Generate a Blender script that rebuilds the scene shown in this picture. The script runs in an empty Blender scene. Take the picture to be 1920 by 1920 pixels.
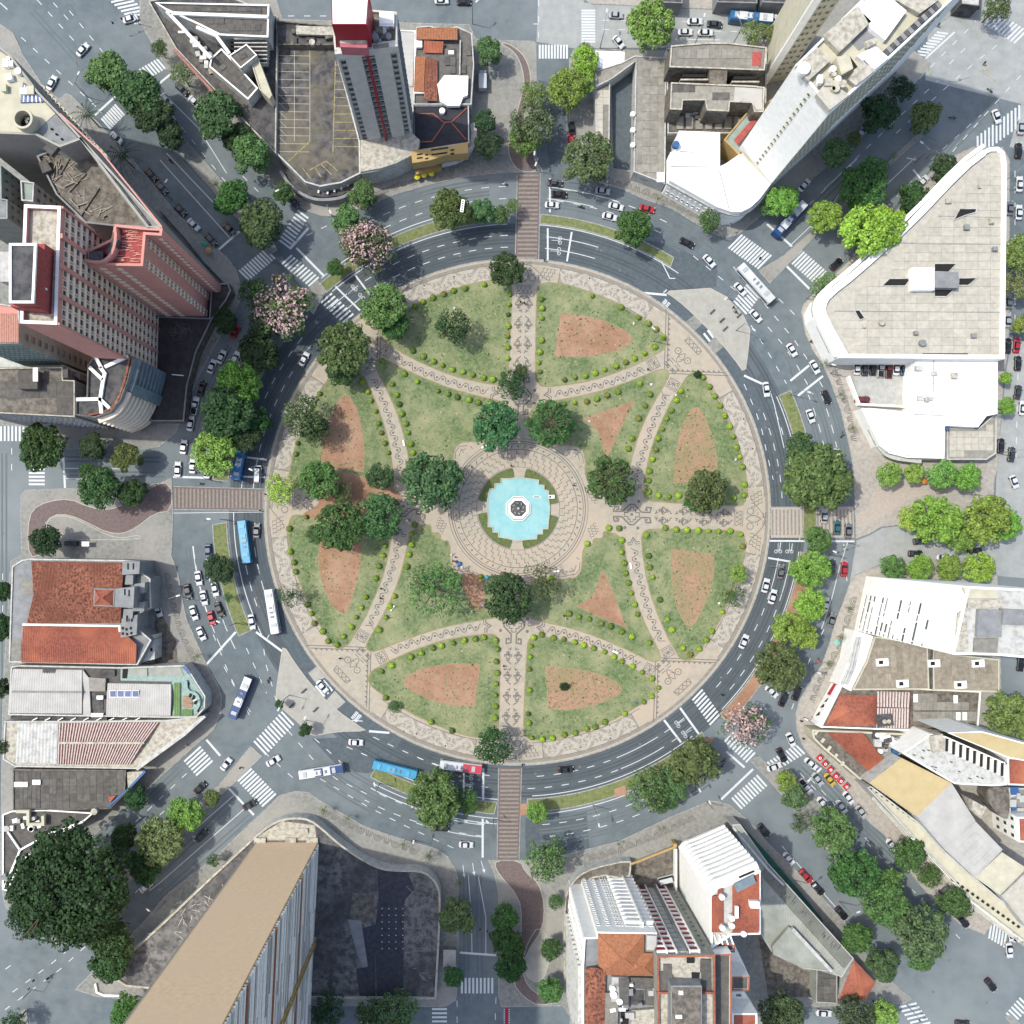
import bpy, bmesh, math, random
import numpy as np
from mathutils import Vector
R = random.Random(7)
sc = bpy.context.scene
# ------------------------------------------------------------- camera, sky, sun, exposure
H = 270.0            # metres above ground
S = 0.15             # metres per photo pixel on the ground
NX, NY = 895.0, 1008.0   # the photo pixel straight below the drone = world origin
cd = bpy.data.cameras.new('camera'); cam = bpy.data.objects.new('camera', cd)
sc.collection.objects.link(cam); sc.camera = cam
cam.location = (0, 0, H); cam.rotation_euler = (0, 0, 0)
cd.sensor_width = 36; cd.lens = 36 * H / (1920 * S)
cd.shift_x = (960 - NX) / 1920; cd.shift_y = (NY - 960) / 1920
cd.clip_start = 1; cd.clip_end = 6000
w = bpy.data.worlds.new('World'); sc.world = w; w.use_nodes = True
nt = w.node_tree; bg = nt.nodes['Background']
sky = nt.nodes.new('ShaderNodeTexSky'); sky.sky_type = 'NISHITA'; sky.sun_disc = False
SUN_EL, SUN_DIR = 61.0, (-0.972, 0.235)     # sun stands in the west, a little to the north
sky.sun_elevation = math.radians(SUN_EL)
sky.sun_rotation = math.atan2(SUN_DIR[0], SUN_DIR[1])
sky.air_density = 1.0; sky.dust_density = 2.5; sky.ozone_density = 0.4
nt.links.new(sky.outputs[0], bg.inputs[0]); bg.inputs[1].default_value = 0.15
sd = bpy.data.lights.new('sun', 'SUN'); sd.energy = 2.15; sd.angle = math.radians(1.0); sd.color = (1, .985, .9)
so = bpy.data.objects.new('sun', sd); sc.collection.objects.link(so)
_e = math.radians(SUN_EL)
so.rotation_euler = Vector((SUN_DIR[0] * math.cos(_e), SUN_DIR[1] * math.cos(_e), math.sin(_e))).to_track_quat('Z', 'Y').to_euler()
sc.view_settings.view_transform = 'Standard'; sc.view_settings.look = 'None'
sc.view_settings.exposure = 0.84; sc.view_settings.gamma = 1; sc.view_settings.use_curve_mapping = False
sc.cycles.max_bounces = 5; sc.cycles.diffuse_bounces = 3

# ------------------------------------------------------------- helpers
col = sc.collection
def W(x, y, z=0.0):
    k = S * (H - z) / H
    return ((x - NX) * k, (NY - y) * k, z)
def W2(x, y, z=0.0): return W(x, y, z)[:2]
def lin(v):
    v /= 255.0
    return v / 12.92 if v <= .04045 else ((v + .055) / 1.055) ** 2.4
GAIN = 1.75
def c3(r, g, b): return tuple(min(.85, lin(v) / GAIN) for v in (r, g, b))
MC = {}
def mat(name, a, b=None, sc_=.5, rough=.9, detail=6, bump=.0, bscale=3, lo=.35, hi=.65, objcol=False, orand=0.0, island=0.0, third=None, sc3=.05, hue=False, metal=0, spec=.3, transl=0):
    if name in MC: return MC[name]
    m = bpy.data.materials.new(name); m.use_nodes = True; MC[name] = m
    n = m.node_tree; N = n.nodes; L = n.links; p = N['Principled BSDF']
    p.inputs['Roughness'].default_value = rough; p.inputs['Metallic'].default_value = metal
    p.inputs['Specular IOR Level'].default_value = spec
    a = c3(*a); b = c3(*(b)) if b else None
    geo = N.new('ShaderNodeNewGeometry'); oi = N.new('ShaderNodeObjectInfo')
    def mix(f, c1, c2, typ='MIX'):
        x = N.new('ShaderNodeMix'); x.data_type = 'RGBA'; x.blend_type = typ
        for s, v in ((x.inputs[0], f), (x.inputs[6], c1), (x.inputs[7], c2)):
            if hasattr(v, 'links'): L.new(v, s)
            elif isinstance(v, tuple): s.default_value = (*v[:3], 1)
            else: s.default_value = v
        return x.outputs[2]
    def noise(s, d=6):
        x = N.new('ShaderNodeTexNoise'); x.inputs['Scale'].default_value = s; x.inputs['Detail'].default_value = d
        x.inputs['Roughness'].default_value = .65
        L.new(geo.outputs['Position'], x.inputs['Vector']); return x.outputs['Fac']
    def ramp(f, l, h):
        x = N.new('ShaderNodeMapRange'); L.new(f, x.inputs[0]); x.inputs[1].default_value = l; x.inputs[2].default_value = h
        return x.outputs[0]
    cur = oi.outputs['Color'] if objcol else a
    if hue:
        cur = mix(ramp(noise(.9, 3), .35, .7), cur, mix(1.0, cur, (1.25, 1.16, .9), 'MULTIPLY'))
    if b: cur = mix(ramp(noise(sc_, detail), lo, hi), cur, b)
    if third: cur = mix(ramp(noise(sc3, 4), .42, .68), cur, c3(*third))
    if orand:
        x = N.new('ShaderNodeMapRange'); L.new(oi.outputs['Random'], x.inputs[0]); x.inputs[3].default_value = 1 - orand; x.inputs[4].default_value = 1 + orand
        y = N.new('ShaderNodeCombineColor'); [L.new(x.outputs[0], y.inputs[i]) for i in range(3)]
        cur = mix(1.0, cur, y.outputs[0], 'MULTIPLY')
    if island:
        x = N.new('ShaderNodeMapRange'); L.new(geo.outputs['Random Per Island'], x.inputs[0]); x.inputs[3].default_value = 1 - island; x.inputs[4].default_value = 1 + island
        y = N.new('ShaderNodeCombineColor'); [L.new(x.outputs[0], y.inputs[i]) for i in range(3)]
        cur = mix(1.0, cur, y.outputs[0], 'MULTIPLY')
    if hasattr(cur, 'links'): L.new(cur, p.inputs['Base Color'])
    else: p.inputs['Base Color'].default_value = (*cur, 1)
    if bump:
        bn = N.new('ShaderNodeBump'); bn.inputs['Strength'].default_value = bump; bn.inputs['Distance'].default_value = .1
        L.new(noise(bscale, 5), bn.inputs['Height']); L.new(bn.outputs[0], p.inputs['Normal'])
    if transl:
        t = N.new('ShaderNodeBsdfTranslucent'); ms = N.new('ShaderNodeMixShader'); ms.inputs[0].default_value = transl
        L.new(cur, t.inputs[0]); L.new(p.outputs[0], ms.inputs[1]); L.new(t.outputs[0], ms.inputs[2])
        L.new(ms.outputs[0], N['Material Output'].inputs[0])
    return m

def area(p): return sum(p[i][0] * p[(i + 1) % len(p)][1] - p[(i + 1) % len(p)][0] * p[i][1] for i in range(len(p))) / 2
def ccw(p): return list(p) if area(p) > 0 else list(reversed(p))
def link(name, me, parent=None, loc=None, rot=0.0, scale=None, color=None):
    o = bpy.data.objects.new(name, me); col.objects.link(o)
    if parent is not None: o.parent = parent
    if loc is not None: o.location = loc
    if rot: o.rotation_euler = (0, 0, rot)
    if scale is not None: o.scale = scale
    if color is not None: o.color = (*color, 1)
    return o
def thing(name, label, cat, group=None, loc=(0, 0, 0), rot=0.0):
    o = link(name, None, None, loc, rot); o.empty_display_size = .5
    o['label'] = label; o['category'] = cat
    if group: o['group'] = group
    return o
def tag(o, label, cat, group=None):
    o['label'] = label; o['category'] = cat
    if group: o['group'] = group
    return o
def struct(o, kind='structure'): o['kind'] = kind; return o
class MB:
    def __init__(s): s.v = []; s.f = []; s.m = []
    def face(s, pts, m=0):
        b = len(s.v); s.v += [tuple(p) for p in pts]; s.f.append(tuple(range(b, b + len(pts)))); s.m.append(m)
    def box(s, c, d, rot=0.0, m=0, bottom=False):
        cx, cy, z0 = c; dx, dy, dz = d[0] / 2, d[1] / 2, d[2]; co, si = math.cos(rot), math.sin(rot)
        q = [(cx + x * co - y * si, cy + x * si + y * co) for x, y in ((-dx, -dy), (dx, -dy), (dx, dy), (-dx, dy))]
        s.prism(q, z0, z0 + dz, m, bottom=bottom)
    def prism(s, q, z0, z1, m=0, top=True, bottom=False, mt=None):
        q = ccw(q); n = len(q); b = len(s.v)
        s.v += [(x, y, z0) for x, y in q] + [(x, y, z1) for x, y in q]
        for i in range(n):
            j = (i + 1) % n; s.f.append((b + i, b + j, b + n + j, b + n + i)); s.m.append(m)
        if top: s.f.append(tuple(range(b + n, b + 2 * n))); s.m.append(m if mt is None else mt)
        if bottom: s.f.append(tuple(range(b + n - 1, b - 1, -1))); s.m.append(m)
    def ribbon(s, pts, wd, z, closed=False, m=0, zs=None):
        s.k = (getattr(s, 'k', 0) + 1) % 11; z += .00045 * s.k
        P = []
        for p in pts:
            p = Vector(p[:2])
            if not P or (p - P[-1]).length > 1e-4: P.append(p)
        if closed and len(P) > 1 and (P[0] - P[-1]).length < 1e-4: P.pop()
        n = len(P)
        if n < 2: return
        lr = []
        for i in range(n):
            a = P[i - 1] if (i > 0 or closed) else None; c = P[(i + 1) % n] if (i < n - 1 or closed) else None
            d1 = (P[i] - a).normalized() if a is not None else None; d2 = (c - P[i]).normalized() if c is not None else None
            d = (d2 if d1 is None else d1) if (d1 is None or d2 is None) else (d1 + d2)
            if d.length < 1e-5: d = d2
            d = d.normalized(); nn = Vector((-d.y, d.x)); ref = d1 if d1 is not None else d2
            k = min(1.8, 1 / max(.3, abs(d.dot(ref))))
            lr.append((P[i] + nn * wd / 2 * k, P[i] - nn * wd / 2 * k))
        b = len(s.v)
        for i, (l, r) in enumerate(lr): s.v += [(l.x, l.y, z), (r.x, r.y, z)]
        for i in range(n if closed else n - 1):
            j = (i + 1) % n; s.f.append((b + 2 * i, b + 2 * i + 1, b + 2 * j + 1, b + 2 * j)); s.m.append(m)
    def wallstrip(s, pts, wd, z0, z1, closed=False, m=0):
        b = len(s.v); s.ribbon(pts, wd, z1, closed, m)
        n = (len(s.v) - b) // 2; lo = len(s.v)
        s.v += [(x, y, z0) for x, y, _ in s.v[b:]]
        for i in range(n if closed else n - 1):
            j = (i + 1) % n
            s.f.append((lo + 2 * i, b + 2 * i, b + 2 * j, lo + 2 * j)); s.m.append(m)
            s.f.append((lo + 2 * i + 1, lo + 2 * j + 1, b + 2 * j + 1, b + 2 * i + 1)); s.m.append(m)
        if not closed:
            for i in (0, n - 1): s.f.append((lo + 2 * i, lo + 2 * i + 1, b + 2 * i + 1, b + 2 * i)); s.m.append(m)
    def disc(s, c, r, z, n=12, m=0): s.face([(c[0] + r * math.cos(2 * math.pi * i / n), c[1] + r * math.sin(2 * math.pi * i / n), z) for i in range(n)], m)
    def ring(s, c, r, wd, z, n=24, m=0, a0=0, a1=2 * math.pi):
        full = abs(a1 - a0 - 2 * math.pi) < 1e-6; k = n if full else n + 1
        s.ribbon([(c[0] + r * math.cos(a0 + (a1 - a0) * i / n), c[1] + r * math.sin(a0 + (a1 - a0) * i / n)) for i in range(k)], wd, z, full, m)
    def cyl(s, c, r, z0, z1, n=10, m=0, r1=None):
        r1 = r if r1 is None else r1; b = len(s.v)
        for rr, z in ((r, z0), (r1, z1)): s.v += [(c[0] + rr * math.cos(2 * math.pi * i / n), c[1] + rr * math.sin(2 * math.pi * i / n), z) for i in range(n)]
        for i in range(n): j = (i + 1) % n; s.f.append((b + i, b + j, b + n + j, b + n + i)); s.m.append(m)
        s.f.append(tuple(range(b + n, b + 2 * n))); s.m.append(m)
    def tube(s, p, q, r, n=6, m=0):
        p = Vector(p); q = Vector(q); d = (q - p).normalized(); a = d.orthogonal().normalized(); c = d.cross(a); b = len(s.v)
        for o in (p, q):
            for i in range(n):
                t = 2 * math.pi * i / n; v = o + a * r * math.cos(t) + c * r * math.sin(t); s.v.append(tuple(v))
        for i in range(n): j = (i + 1) % n; s.f.append((b + i, b + j, b + n + j, b + n + i)); s.m.append(m)
        s.f.append(tuple(range(b + n, b + 2 * n))); s.m.append(m); s.f.append(tuple(range(b + n - 1, b - 1, -1))); s.m.append(m)
    def mesh(s, name, mats, smooth=False):
        me = bpy.data.meshes.new(name); me.from_pydata(s.v, [], s.f)
        for m in (mats if isinstance(mats, (list, tuple)) else [mats]): me.materials.append(m)
        if any(s.m): me.polygons.foreach_set('material_index', s.m)
        if smooth: me.polygons.foreach_set('use_smooth', [True] * len(s.f))
        me.update(); return me
    def obj(s, name, mats, parent=None, **k): return link(name, s.mesh(name, mats), parent, **k)
def pw(pts, z=0.0): return [W2(x, y, z) for x, y in pts]
def inset(p, d):
    p = [Vector(q) for q in ccw(p)]; n = len(p); out = []
    for i in range(n):
        a = (p[i] - p[i - 1]).normalized(); b = (p[(i + 1) % n] - p[i]).normalized()
        na = Vector((-a.y, a.x)); nb = Vector((-b.y, b.x)); m = (na + nb); m = m.normalized() if m.length > 1e-4 else na
        out.append(tuple(p[i] + m * d / max(.45, m.dot(na))))
    return out
def smooth(pts, closed=False, it=2):
    for _ in range(it):
        o = []; n = len(pts)
        if not closed: o.append(pts[0])
        for i in range(n if closed else n - 1):
            a = pts[i]; b = pts[(i + 1) % n]
            o += [(a[0] * .75 + b[0] * .25, a[1] * .75 + b[1] * .25), (a[0] * .25 + b[0] * .75, a[1] * .25 + b[1] * .75)]
        if not closed: o.append(pts[-1])
        pts = o
    return pts
def inside(p, poly):
    x, y = p; r = False; j = len(poly) - 1
    for i in range(len(poly)):
        if (poly[i][1] > y) != (poly[j][1] > y) and x < (poly[j][0] - poly[i][0]) * (y - poly[i][1]) / (poly[j][1] - poly[i][1]) + poly[i][0]: r = not r
        j = i
    return r
def lerp(a, b, t): return tuple(a[i] * (1 - t) + b[i] * t for i in range(len(a)))
def resample(pts, step):
    out = [pts[0]]; acc = 0.0
    for a, b in zip(pts, pts[1:]):
        d = math.dist(a, b); t = step - acc
        while t <= d: out.append(lerp(a, b, t / d)); t += step
        acc = d - (t - step)
    return out

# ------------------------------------------------------------- materials
ASPH = mat('asphalt', (126, 137, 141), (108, 119, 124), .35, detail=12, bump=.3, third=(152, 160, 161), sc3=.018)
ASPD = mat('asphalt_new', (100, 110, 113), (86, 96, 100), .4, bump=.3, third=(112, 120, 126), sc3=.03)
ASPM = mat('asphalt_patch', (108, 119, 124), (92, 102, 108), .8, bump=.3)
PAVE = mat('pavement_grey', (172, 172, 165), (138, 138, 132), .9, bump=.4, third=(184, 180, 170), sc3=.04)
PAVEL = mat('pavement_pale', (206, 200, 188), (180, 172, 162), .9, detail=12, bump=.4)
CURB = mat('curb_stone', (196, 196, 190), (150, 150, 146), 1.2)
SAND = mat('mosaic_cream', (206, 198, 178), (186, 176, 158), .6, detail=14, bump=.2, third=(210, 192, 170), sc3=.05)
DARKM = mat('mosaic_dark', (142, 136, 128), (120, 116, 110), 2)
GREYM = mat('mosaic_mid', (172, 166, 154), (152, 146, 136), 1)
LITM = mat('mosaic_pale', (214, 207, 192), (196, 189, 174), 1)
CONC = mat('concrete_pale', (198, 196, 184), (182, 179, 168), .5, bump=.2)
GRASS = mat('lawn_grass', (144, 156, 110), (98, 124, 80), 1.1, detail=14, bump=1.0, bscale=4, lo=.38, hi=.62, third=(176, 176, 134), sc3=.11)
GRAS2 = mat('median_grass', (152, 156, 104), (112, 128, 78), .9, detail=10, bump=.8)
BED = mat('bed_plants', (124, 136, 84), (92, 112, 62), 1.3, detail=10, bump=.9)
DIRT = mat('bare_red_soil', (184, 144, 116), (168, 126, 98), 1.0, detail=12, bump=.2, third=(198, 162, 134), sc3=.12)
DIRTG = mat('half_grown_soil', (198, 154, 130), (146, 142, 98), 1.3, detail=15, bump=.5, lo=.46, hi=.66, third=(160, 150, 108), sc3=.1)
SOILE = mat('soil_edge', (186, 168, 128), (150, 142, 100), 1.6)
BRICK = mat('brick_paving', (146, 130, 124), (120, 104, 102), 2.2, bump=.3)
BRICKL = mat('brick_paving_pale', (212, 200, 186), (194, 180, 168), 1.6, bump=.3)
PAINT = mat('road_paint', (240, 244, 244), (196, 204, 206), 2.0, lo=.5, hi=.8, rough=.6)
PAINTY = mat('yellow_paint', (204, 190, 120), (134, 128, 106), 1.6, detail=12, lo=.45, hi=.6)
WATER = mat('pool_water', (168, 224, 224), (148, 210, 212), .5, detail=10, rough=.1, bump=.14, bscale=2.5, spec=.5, third=(184, 228, 224), sc3=.2)
WHITE = mat('white_render', (298, 297, 290), (282, 280, 272), .6)
WROOF = mat('white_roof_coating', (300, 300, 298), (290, 290, 286), .3)
WDIRT = mat('weathered_white', (226, 226, 220), (170, 170, 162), .7, lo=.45, hi=.75)
CREAM = mat('cream_render', (232, 226, 200), (212, 206, 180), .4)
GREYC = mat('grey_concrete', (170, 172, 172), (146, 148, 148), .5, bump=.2)
DGREY = mat('stained_dark_roof', (112, 110, 108), (78, 78, 80), .5, detail=12, lo=.4, hi=.6, bump=.3)
MOSS = mat('mossy_concrete_roof', (150, 142, 130), (104, 98, 90), .7, detail=12, lo=.38, hi=.6, bump=.4)
LIGHTC = mat('light_stained_slab', (222, 216, 200), (176, 168, 150), .9, detail=12, lo=.42, hi=.62)
TAR = mat('black_tar', (64, 66, 76), (88, 90, 98), 1.2, detail=14)
PINK = mat('pink_render', (246, 178, 164), (230, 164, 150), .5, detail=12)
PINKD = mat('red_pink_wall', (204, 104, 98), (172, 84, 80), 1.2, detail=12)
RED = mat('red_painted_metal', (176, 34, 56), rough=.5)
GLASS = mat('window_glass', (66, 72, 78), (110, 118, 122), .4, rough=.15, spec=.6, orand=.35)
BLUEG = mat('blue_glass', (70, 92, 150), (96, 120, 170), .8, rough=.2, spec=.6)
DARK = mat('dark_recess', (48, 46, 44))
TILE = mat('clay_tiles', (194, 118, 96), (146, 86, 72), 1.6, detail=12, bump=.5, third=(210, 130, 98), sc3=.12)
TILEO = mat('old_clay_tiles', (200, 134, 106), (112, 72, 62), 1.5, detail=15, lo=.44, hi=.6, third=(150, 96, 78), sc3=.1, bump=.6)
TILEB = mat('brown_clay_tiles', (200, 138, 100), (168, 108, 78), 1.8, detail=12, bump=.5)
SHEET = mat('fibre_cement_sheet', (176, 172, 160), (148, 144, 134), .8, detail=10, orand=.14)
SHEETD = mat('dark_fibre_cement_sheet', (124, 120, 114), (98, 95, 90), .8, detail=10, orand=.2)
SHEETL = mat('pale_fibre_cement_sheet', (222, 216, 200), (200, 194, 178), .8, detail=10, orand=.07)
SHEETB = mat('brown_fibre_cement_sheet', (186, 176, 158), (156, 144, 126), .8, detail=10, orand=.13)
METAL = mat('pale_metal_sheet', (218, 215, 208), (200, 198, 192), .3, rough=.7, spec=.15)
METALG = mat('grey_green_metal_sheet', (190, 192, 180), (166, 168, 156), .3, rough=.7, spec=.15)
RUST = mat('rusty_metal_sheet', (170, 120, 108), (120, 76, 70), 1.1, lo=.4, hi=.6)
STRIPE = mat('pale_corrugation', (222, 214, 208), (180, 150, 140), 1.4, lo=.5, hi=.75)
TAN = mat('tan_cladding', (304, 264, 216), (282, 243, 197), .9, detail=15, third=(290, 252, 208), sc3=.04)
YELLOW = mat('yellow_render', (220, 186, 124), (200, 168, 110), .6)
OCHRE = mat('ochre_roof', (224, 204, 156), (214, 192, 142), .3)
MINT = mat('mint_render', (186, 208, 198), (150, 178, 170), 1.2)
GREENR = mat('green_metal_sheet', (130, 160, 104), (112, 142, 90), .6)
SAGE = mat('sage_render', (176, 190, 178), (156, 170, 160), .4)
BLUER = mat('blue_grey_cladding', (146, 162, 168), (124, 140, 148), .5)
TURF = mat('green_strip', (60, 118, 96), (48, 98, 80), 1)
BARK = mat('tree_bark', (120, 104, 88), (92, 80, 68), 3)
LEAF = mat('leaves', (90, 120, 60), None, island=.5, hue=True, objcol=True, rough=.65, spec=.25, transl=.18)
PALM = mat('palm_leaves', (70, 96, 60), None, island=.3, objcol=True, rough=.6, transl=.15)
CARP = mat('car_paint', (200, 200, 200), None, objcol=True, rough=.35, spec=.5)
FABR = mat('coloured_cloth', (200, 200, 200), None, objcol=True, rough=.8)
TYRE = mat('tyre_rubber', (34, 34, 36)); CARG = mat('car_glass', (30, 34, 40), rough=.12, spec=.7)
LAMPG = mat('lamp_glass', (235, 235, 230), rough=.3); POLE = mat('galvanised_steel', (150, 154, 156), rough=.5)
SKIN = mat('skin', (170, 120, 92)); HAIR = mat('hair', (40, 32, 28))
PALEG = mat('pale_grey_render', (240, 234, 224), (222, 217, 208), .5)
LOUV = mat('louvre_white', (304, 296, 282), (276, 270, 258), 1.5)
LOUVD = mat('louvre_grey', (226, 222, 212), (200, 197, 188), 1.5)
WARM = mat('warm_cream_render', (292, 268, 240), (270, 248, 222), .6)
DEBRIS = mat('timber_debris', (206, 200, 188), (160, 140, 120), 2)

# ------------------------------------------------------------- ground and road sheets
g = MB(); g.face([(x, y, 0) for x, y in ((-1500, -1500), (1500, -1500), (1500, 1500), (-1500, 1500))])
struct(g.obj('road', ASPH))
CX, CY = 970.0, 960.0
def polar(r, a): return (CX + r * math.cos(a), CY - r * math.sin(a))
def arc(r, a0, a1, n=None):
    a0, a1 = math.radians(a0), math.radians(a1); n = n or max(3, int(abs(a1 - a0) * r / 7))
    return [polar(r, a0 + (a1 - a0) * i / n) for i in range(n + 1)]
g = MB(); g.ribbon(pw(arc(508, 0, 360, 160)[:-1]), 66 * S, .002, True); struct(g.obj('ring_road', ASPD))
# darker and lighter repair patches
g = MB()
for q in [[(1250, 455), (1345, 500), (1343, 538), (1290, 545), (1240, 540), (1120, 505), (1100, 440)],
          [(630, 500), (700, 540), (600, 640), (560, 600)], [(330, 1175), (350, 1160), (372, 1210), (360, 1230)],
          [(585, 1385), (700, 1380), (760, 1420), (690, 1450), (640, 1445)], [(985, 1535), (1100, 1520), (1105, 1590), (985, 1605)],
          [(1395, 720), (1440, 830), (1445, 940), (1475, 940), (1470, 800), (1440, 690)], [(1010, 150), (1062, 160), (1060, 300), (1030, 310)]]:
    g.face([(*p, .0053) for p in ccw(pw(q))])
struct(g.obj('asphalt_patches', ASPM))

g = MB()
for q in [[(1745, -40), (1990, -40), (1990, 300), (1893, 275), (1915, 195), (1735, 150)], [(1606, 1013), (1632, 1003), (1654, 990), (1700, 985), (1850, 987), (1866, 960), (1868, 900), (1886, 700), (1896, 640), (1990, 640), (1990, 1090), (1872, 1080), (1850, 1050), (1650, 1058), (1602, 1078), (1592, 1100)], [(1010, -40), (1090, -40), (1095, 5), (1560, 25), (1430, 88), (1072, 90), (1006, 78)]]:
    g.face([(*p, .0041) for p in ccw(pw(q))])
struct(g.obj('sunlit_pale_road', mat('sunlit_pale_asphalt', (192, 194, 190), (172, 176, 174), .35, detail=12, bump=.3)))  # paler sheets paint the harder sun on these streets into the asphalt
WEAR = mat('tyre_worn_asphalt', (112, 122, 126), (122, 132, 135), .3, detail=12); WEAD = mat('oil_dark_asphalt', (84, 93, 98), (94, 103, 107), .3, detail=12)
g = MB()
for r_ in (486, 508, 530): g.ribbon(pw(arc(r_ - 3.2, 0, 360, 160)[:-1]), .55, .0062, True); g.ribbon(pw(arc(r_ + 3.2, 0, 360, 160)[:-1]), .55, .0062, True)
struct(g.obj('tyre_tracks', WEAD))
g = MB()
for r_ in (579, 600, 622):
    for a0, a1 in ((95, 125), (58, 84), (28, -5), (-55, -86), (-95, -125), (186, 215), (150, 174)):
        for o_ in (-3.2, 3.2): g.ribbon(pw(arc(r_ + o_, a0, a1)), .55, .0066)
for p, q in [((60, 20), (240, 220)), ((240, 180), (440, 400)), ((310, 280), (430, 410)), ((1460, 450), (1600, 315)), ((1480, 470), (1640, 300)), ((1560, 520), (1720, 350)), ((1640, 440), (1850, 210)), ((1420, 1570), (1620, 1790)), ((1500, 1440), (1700, 1640)), ((1525, 1440), (1720, 1640)), ((340, 1440), (180, 1590)), ((440, 1500), (270, 1665)), ((470, 1530), (290, 1690)), ((873, 1640), (875, 1880)), ((898, 1640), (900, 1880)), ((60, 860), (300, 862)), ((130, 888), (310, 890)), ((8, 850), (8, 1500))]:
    v = (Vector(q) - Vector(p)).normalized(); n_ = Vector((-v.y, v.x))
    for o_ in (-4, 4): g.ribbon(pw([tuple(Vector(p) + n_ * o_), tuple(Vector(q) + n_ * o_)]), .5, .0066)
struct(g.obj('tyre_tracks', WEAR))
g = MB(); rc_ = random.Random(21)
for k in range(150):      # sealed cracks
    x, y = rc_.uniform(0, 1920), rc_.uniform(0, 1920); a = rc_.uniform(0, 6.3); pts = [(x, y)]
    for i in range(rc_.randint(3, 8)): a += rc_.uniform(-.5, .5); x += 7 * math.cos(a); y += 7 * math.sin(a); pts.append((x, y))
    g.ribbon(pw(pts), .12, .0118)
struct(g.obj('sealed_cracks', ASPD))
g = MB(); g2 = MB()
for k in range(70):
    rr_, a = rc_.choice((492, 515, 585, 607, 628, 640)), rc_.uniform(0, 6.28); g.disc(W2(*polar(rr_, a)), .38, .0185, 10)
for x, y in [(150, 150), (250, 300), (380, 300), (1600, 380), (1700, 420), (1800, 150), (1450, 600), (1780, 1800), (1850, 1880), (1500, 1560), (200, 1640), (60, 1800), (330, 1480), (880, 1760), (900, 1900), (5, 1000), (1905, 960), (760, 40), (950, 40), (1200, 45), (1750, 1860), (100, 1900), (230, 1740)]: g.disc(W2(x, y), .38, .0185, 10)
struct(g.obj('manhole_covers', DARKM))
BLOCKS = {
 'n': [(262, -60), (262, 42), (310, 125), (375, 205), (430, 262), (497, 335), (547, 378), (575, 396), (605, 406), (640, 404), (690, 385), (745, 364), (800, 348), (870, 332), (950, 324), (1020, 323), (1010, 308), (1006, 290), (1006, 82), (1000, 77), (893, 74), (880, 46), (530, 36), (500, -60)],
 'nne': [(1067, 110), (1075, 92), (1115, 92), (1250, 95), (1430, 90), (1500, -60), (1830, -60), (1795, 20), (1738, 62), (1712, 95), (1738, 112), (1745, 120), (1738, 132), (1712, 160), (1680, 200), (1610, 260), (1560, 305), (1500, 355), (1440, 398), (1427, 405), (1385, 440), (1365, 446), (1345, 442), (1305, 420), (1260, 392), (1210, 375), (1165, 355), (1120, 342), (1080, 334), (1066, 300)],
 'top': [(1090, -60), (1095, 0), (1110, 8), (1185, 11), (1335, 18), (1500, 22), (1520, -60)],
 'ene': [(1502, 587), (1510, 627), (1522, 655), (1540, 680), (1557, 717), (1575, 767), (1590, 830), (1598, 870), (1602, 940), (1604, 1011), (1630, 1001), (1652, 988), (1700, 983), (1850, 985), (1862, 960), (1864, 900), (1872, 870), (1882, 700), (1892, 650), (1893, 300), (1880, 276), (1825, 275), (1760, 305), (1700, 370), (1640, 445), (1580, 500), (1520, 555), (1505, 572)],
 'ese': [(1600, 1080), (1590, 1100), (1580, 1130), (1565, 1167), (1555, 1205), (1540, 1247), (1522, 1272), (1497, 1315), (1491, 1340), (1494, 1372), (1505, 1400), (1522, 1422), (1550, 1443), (1580, 1482), (1600, 1510), (1632, 1545), (1657, 1565), (1700, 1630), (1750, 1690), (1798, 1732), (1845, 1753), (1862, 1730), (1990, 1830), (1990, 1330), (1880, 1330), (1878, 1300), (1870, 1080), (1850, 1052), (1700, 1052), (1650, 1060), (1625, 1068)],
 's': [(915, 1612), (927, 1640), (934, 1677), (934, 1865), (940, 1888), (1055, 1886), (1068, 1905), (1070, 1990), (1430, 1990), (1435, 1890), (1692, 1882), (1710, 1873), (1665, 1835), (1625, 1790), (1582, 1727), (1522, 1660), (1440, 1580), (1417, 1552), (1390, 1527), (1370, 1510), (1350, 1502), (1330, 1501), (1260, 1530), (1160, 1577), (1067, 1600), (985, 1612)],
 'sw': [(480, 1533), (525, 1490), (555, 1483), (580, 1485), (600, 1500), (635, 1520), (680, 1547), (730, 1565), (780, 1580), (817, 1590), (840, 1605), (855, 1630), (860, 1652), (860, 1840), (855, 1875), (835, 1888), (640, 1886), (300, 1880), (180, 1868), (140, 1855), (165, 1830), (230, 1765), (265, 1732), (312, 1677), (410, 1600)],
 'w': [(322, 1042), (335, 1077), (342, 1120), (350, 1160), (370, 1205), (390, 1250), (410, 1285), (417, 1310), (415, 1340), (400, 1370), (370, 1395), (320, 1440), (282, 1475), (200, 1545), (100, 1640), (25, 1712), (10, 1700), (0, 1650), (5, 1300), (20, 1052), (40, 1040), (38, 930), (48, 918), (150, 915), (280, 915), (322, 895), (325, 960)],
 'nw': [(-60, 5), (0, 45), (25, 62), (45, 105), (87, 170), (112, 185), (125, 175), (135, 180), (180, 225), (250, 300), (332, 400), (425, 482), (443, 505), (453, 537), (450, 565), (432, 600), (400, 655), (370, 715), (357, 742), (347, 780), (330, 812), (300, 838), (270, 843), (65, 843), (52, 830), (50, 800), (-60, 795)],
 'far_s': [(-60, 1990), (-60, 2100), (1980, 2100), (1980, 1990)],
}
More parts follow.
